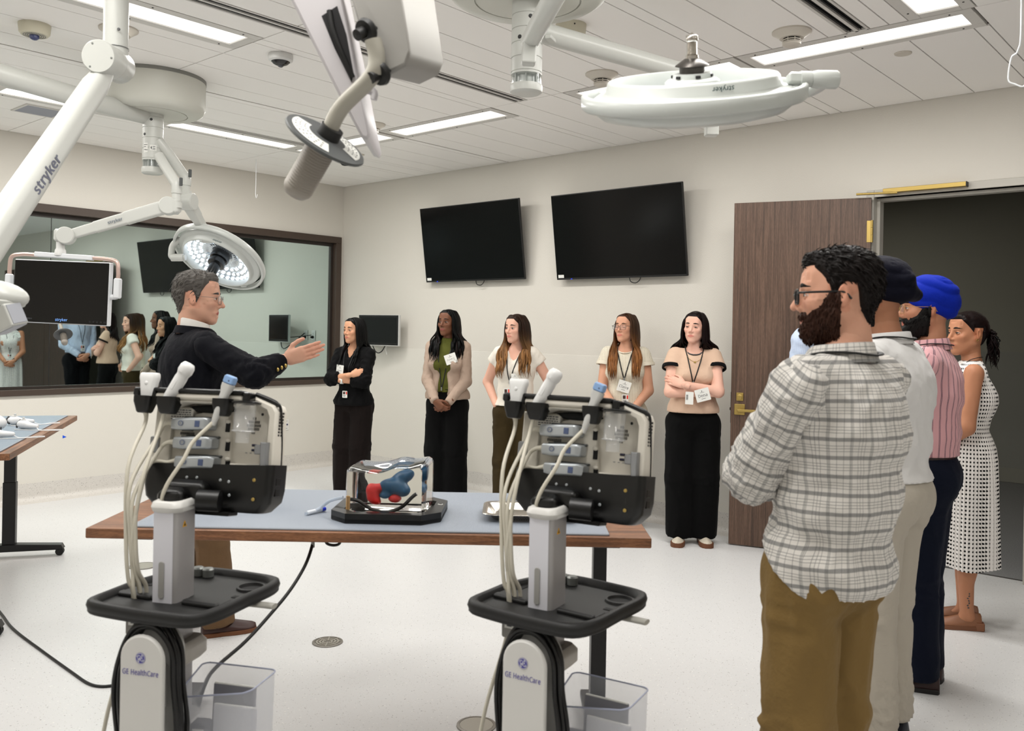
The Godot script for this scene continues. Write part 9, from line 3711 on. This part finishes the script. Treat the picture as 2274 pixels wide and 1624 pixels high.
func tied_hair(n: Node3D, o: Dictionary, H: float) -> void:
	var hc: Color = o.hair
	var m := hair_mat("hair" + hc.to_html(), Color.WHITE)
	var base := hc.srgb_to_linear()
	var noise := FastNoiseLite.new()
	noise.frequency = 1.0
	var cap := MB.new()
	cap.shell(o.hm, func(p: Vector3, _n: Vector3) -> float:
		var a := absf(atan2(absf(p.x), p.z + 0.016))
		var y := 0.074
		if a > 0.5:
			y = lerpf(0.074, 0.005, clampf((a - 0.5) / 0.7, 0.0, 1.0))
		if a > 1.2:
			y = 0.03 if a < 1.95 else lerpf(0.0, -0.065, clampf((a - 1.95) / 0.6, 0.0, 1.0))
		if p.y < -0.09:
			return -1.0
		return clampf((p.y - y) / 0.016, -1.0, 1.0) * (0.010 + 0.002 * noise.get_noise_3dv(p * Vector3(70, 200, 30))), func(p: Vector3) -> Color:
		return base * (1.0 + 0.4 * noise.get_noise_3dv(p * Vector3(90, 500, 60))))
	cap.commit("hair", m, n).transform = o.hx
	var mb := MB.new()
	var rg := RandomNumberGenerator.new()
	rg.seed = 31
	for i in 90:
		var a := rg.randf() * TAU
		var r := sqrt(rg.randf()) * 0.02
		var p: Vector3 = o.hx * Vector3(cos(a) * r, 0.012 + sin(a) * r, -0.105)
		var L := rg.randf_range(0.10, 0.20)
		var sp := Vector3(rg.randf_range(-1, 1) * 0.055, 0, rg.randf_range(-0.8, 0.3) * 0.045)
		var ph := rg.randf() * TAU
		var pts := []
		for k in 9:
			var t := k / 8.0
			pts.append(p + Vector3(0, 0.012 * sin(t * PI) - L * t * t * 0.6 - L * t * 0.3, -0.045 * sin(minf(t * 2.2, 1.57)) + 0.015 * t) + sp * t + Vector3(sin(t * 16.0 + ph), sin(t * 11.0 + ph), cos(t * 16.0 + ph)) * 0.008 * smoothstep(0.1, 0.5, t))
		var v := rg.randf_range(0.7, 1.5)
		mb.c = base * v
		mb.tube(curve(pts, 2), [0.005, 0.0055, 0.006, 0.006, 0.006, 0.006, 0.006, 0.0058, 0.0055, 0.0052, 0.005, 0.0045, 0.004, 0.0035, 0.003, 0.002, 0.001], 5, false, 0.7)
	mb.commit("ponytail", m, n)
	mb = MB.new()
	mb.lathe([Vector2(0.019, -0.008), Vector2(0.027, -0.004), Vector2(0.027, 0.004), Vector2(0.019, 0.008)], 14, o.hx * axis_y(Vector3(0, 0.012, -0.108), Vector3(0, 0.1, 1)))
	mb.commit("hair_tie", mat("tiebrown"), n)
func build_small_things() -> void:
	pass

func palette() -> void:
	mat("lampframe", Color(0.83, 0.82, 0.8), 0.5)
	mat("darkscrew", Color(0.2, 0.2, 0.2), 0.4, 0.6)
	mat("lampglow", Color(0.95, 0.95, 0.95), 0.4)
	mat("wallpaint", Color(0.835, 0.818, 0.783), 0.62)
	mat("wainscot", Color(0.86, 0.845, 0.81), 0.5)
	mat("padtop", Color(1, 1, 1), 0.5)
	mat("bronze", Color(0.255, 0.205, 0.17), 0.5)
	mat("bronze_dark", Color(0.16, 0.13, 0.11), 0.5)
	mat("observation_glass", Color(0.80, 0.868, 0.862), 0.015, 1.0)
	mat("blackseal", Color(0.05, 0.06, 0.06), 0.6)
	mat("brass", Color(0.72, 0.62, 0.36), 0.36, 0.8)
	mat("doorframe", Color(0.74, 0.725, 0.69), 0.45)
	mat("blackplastic", Color(0.03, 0.03, 0.03), 0.5)
	mat("unseen_corridor_glow", Color(0.9, 0.9, 0.88), 0.5)
	mat("corridorpaint", Color(0.62, 0.615, 0.575), 0.6)
	mat("corridorlow", Color(0.60, 0.60, 0.575), 0.5)
	mat("threshold", Color(0.3, 0.29, 0.28), 0.4, 0.5)
	mat("plenum", Color(0.46, 0.42, 0.38), 0.9)
	mat("ceilingpanel", Color(0.975, 0.965, 0.95), 0.55)
	mat("tvshell", Color(0.025, 0.025, 0.028), 0.45)
	mat("tvscreen", Color(0.010, 0.011, 0.014), 0.16)
	mat("paperwhite", Color(0.9, 0.9, 0.88), 0.6)
	mat("standby_led", Color(0.1, 0.2, 0.9), 0.4)
	mat("palegrey", Color(0.80, 0.80, 0.79), 0.45)
	mat("greyscreen", Color(0.035, 0.04, 0.05), 0.2)
	mat("plate", Color(0.88, 0.875, 0.86), 0.4)
	mat("portblue", Color(0.03, 0.07, 0.32), 0.4)
	mat("greyink", Color(0.55, 0.55, 0.55), 0.6)
	mat("bluetape", Color(0.0, 0.32, 0.85), 0.5)
	mat("detector", Color(0.80, 0.775, 0.73), 0.5)
	mat("darkchamber", Color(0.10, 0.095, 0.09), 0.7)
	mat("slotblack", Color(0.012, 0.012, 0.013), 0.6)
	mat("louvregrey", Color(0.62, 0.63, 0.66), 0.5)
	mat("sensorcream", Color(0.80, 0.78, 0.70), 0.5)
	mat("sensorblue", Color(0.22, 0.25, 0.42), 0.3)
	mat("camwhite", Color(0.83, 0.83, 0.82), 0.4)
	mat("domeblack", Color(0.02, 0.02, 0.025), 0.15)
	mat("lensglass", Color(0.25, 0.26, 0.28), 0.08)
	mat("clearwire", Color(0.92, 0.93, 0.94), 0.2)
	mat("draingrey", Color(0.50, 0.48, 0.45), 0.4, 0.5)
	mat("drainlight", Color(0.62, 0.6, 0.56), 0.4, 0.5)
	mat("boomwhite", Color(0.775, 0.78, 0.76), 0.34)
	mat("greymetal", Color(0.55, 0.56, 0.55), 0.35, 0.6)
	mat("clearring", Color(0.9, 0.95, 0.93, 0.12), 0.05)
	mat("canopygrey", Color(0.80, 0.80, 0.765), 0.38)
	mat("canopyband", Color(0.52, 0.52, 0.50), 0.5)
	mat("lightwhite", Color(0.77, 0.785, 0.77), 0.28)
	mat("reflector", Color(0.80, 0.83, 0.85), 0.16, 0.85)
	mat("ledlens", Color(0.9, 0.92, 0.95), 0.12)
	mat("ledlit", Color(0.95, 0.97, 1.0), 0.2)
	mat("warmgrey", Color(0.66, 0.645, 0.60), 0.45)
	mat("guardgrey", Color(0.30, 0.31, 0.31), 0.5)
	mat("inkgrey", Color(0.25, 0.25, 0.26), 0.6)
	mat("gripgrey", Color(0.60, 0.575, 0.54), 0.5)
	mat("handleblack", Color(0.02, 0.024, 0.035), 0.28)
	mat("monsilver", Color(0.85, 0.86, 0.87), 0.35)
	mat("monitor_glass", Color(0.006, 0.006, 0.010), 0.06)
	mat("buttongrey", Color(0.09, 0.09, 0.10), 0.4)
	mat("rosetube", Color(0.80, 0.70, 0.66), 0.3, 0.5)
	mat("seamdark", Color(0.3, 0.3, 0.3), 0.5)
	mat("collardark", Color(0.27, 0.255, 0.24), 0.35, 0.6)
	mat("steel", Color(0.78, 0.76, 0.73), 0.22, 1.0)
	mat("lilacwhite", Color(0.78, 0.765, 0.775), 0.4)
	mat("slotdark", Color(0.06, 0.055, 0.07), 0.5)
	mat("backgrey", Color(0.60, 0.59, 0.57), 0.5)
	mat("tableblack", Color(0.022, 0.022, 0.025), 0.4)
	mat("padedge", Color(0.56, 0.585, 0.62), 0.5)
	mat("padplain", Color(0.49, 0.54, 0.59), 0.5)
	mat("cordblack", Color(0.02, 0.02, 0.022), 0.45)
	mat("trayblack", Color(0.022, 0.022, 0.024), 0.38)
	mat("cleargel", Color(0.93, 0.925, 0.91, 0.0), 0.02)
	mat("reflectionblack", Color(0.05, 0.05, 0.055), 0.3)
	mat("plugtan", Color(0.80, 0.64, 0.42), 0.5)
	mat("cleartube", Color(0.75, 0.80, 0.86, 0.55), 0.3)
	mat("connectorwhite", Color(0.85, 0.87, 0.9), 0.3)
	mat("capblue", Color(0.03, 0.16, 0.75), 0.4)
	mat("ctrlwhite", Color(0.88, 0.88, 0.88), 0.35)
	mat("trigdark", Color(0.08, 0.08, 0.09), 0.4)
	mat("cream", Color(0.84, 0.82, 0.775), 0.4)
	mat("consoleblack", Color(0.014, 0.014, 0.016), 0.38)
	mat("cartwhite", Color(0.83, 0.825, 0.81), 0.38)
	mat("columngrey", Color(0.66, 0.65, 0.65), 0.38, 0.25)
	mat("columnface", Color(0.86, 0.86, 0.89), 0.4)
	mat("clipgrey", Color(0.62, 0.615, 0.60), 0.4)
	mat("warnyellow", Color(0.90, 0.66, 0.03), 0.5)
	mat("trayplastic", Color(0.028, 0.028, 0.030), 0.55)
	mat("holeblack", Color(0.004, 0.004, 0.004), 0.8)
	mat("levergrey", Color(0.64, 0.63, 0.6), 0.4)
	mat("bracketgrey", Color(0.50, 0.49, 0.47), 0.4, 0.3)
	mat("collargrey", Color(0.70, 0.68, 0.65), 0.4)
	mat("frostbin", Color(0.86, 0.87, 0.90, 0.34), 0.45)
	mat("lipclear", Color(0.62, 0.64, 0.72), 0.3)
	mat("emblemwhite", Color(0.86, 0.86, 0.88), 0.5)
	mat("stripgrey", Color(0.45, 0.45, 0.48), 0.5)
	mat("consilver", Color(0.70, 0.72, 0.735), 0.3, 0.5)
	mat("markblue", Color(0.28, 0.33, 0.46), 0.4)
	mat("ventbrown", Color(0.10, 0.09, 0.085), 0.6)
	mat("portdark", Color(0.03, 0.03, 0.05), 0.4)
	mat("adaptergrey", Color(0.52, 0.525, 0.53), 0.4)
	mat("labelcream", Color(0.88, 0.87, 0.84), 0.5)
	mat("hingedark", Color(0.06, 0.06, 0.06), 0.3, 0.5)
	mat("clearcup", Color(0.93, 0.94, 0.95, 0.16), 0.08)
	mat("smokeblack", Color(0.05, 0.055, 0.06), 0.2)
	mat("cablecream", Color(0.80, 0.78, 0.72), 0.45)
	mat("probewhite", Color(0.885, 0.885, 0.88), 0.33)
	mat("probegrey", Color(0.78, 0.78, 0.77), 0.35)
	mat("tipblue", Color(0.53, 0.66, 0.83), 0.35)
	mat("lashdark", Color(0.05, 0.035, 0.03), 0.6)
	mat("mouthdark", Color(0.18, 0.05, 0.05), 0.6)
	mat("toothwhite", Color(0.82, 0.79, 0.72), 0.3)
	mat("spectacle_lens", Color(0.9, 0.92, 0.95, 0.07), 0.03)
	mat("photobrown", Color(0.25, 0.15, 0.12), 0.5)
	mat("bandred", Color(0.85, 0.20, 0.12), 0.5)
	mat("lanyardblack", Color(0.015, 0.015, 0.017), 0.6)
	mat("buttonpearl", Color(0.7, 0.64, 0.58), 0.3)
	mat("heeltan", Color(0.50, 0.32, 0.21), 0.5)
	mat("tiebrown", Color(0.35, 0.12, 0.06), 0.6)
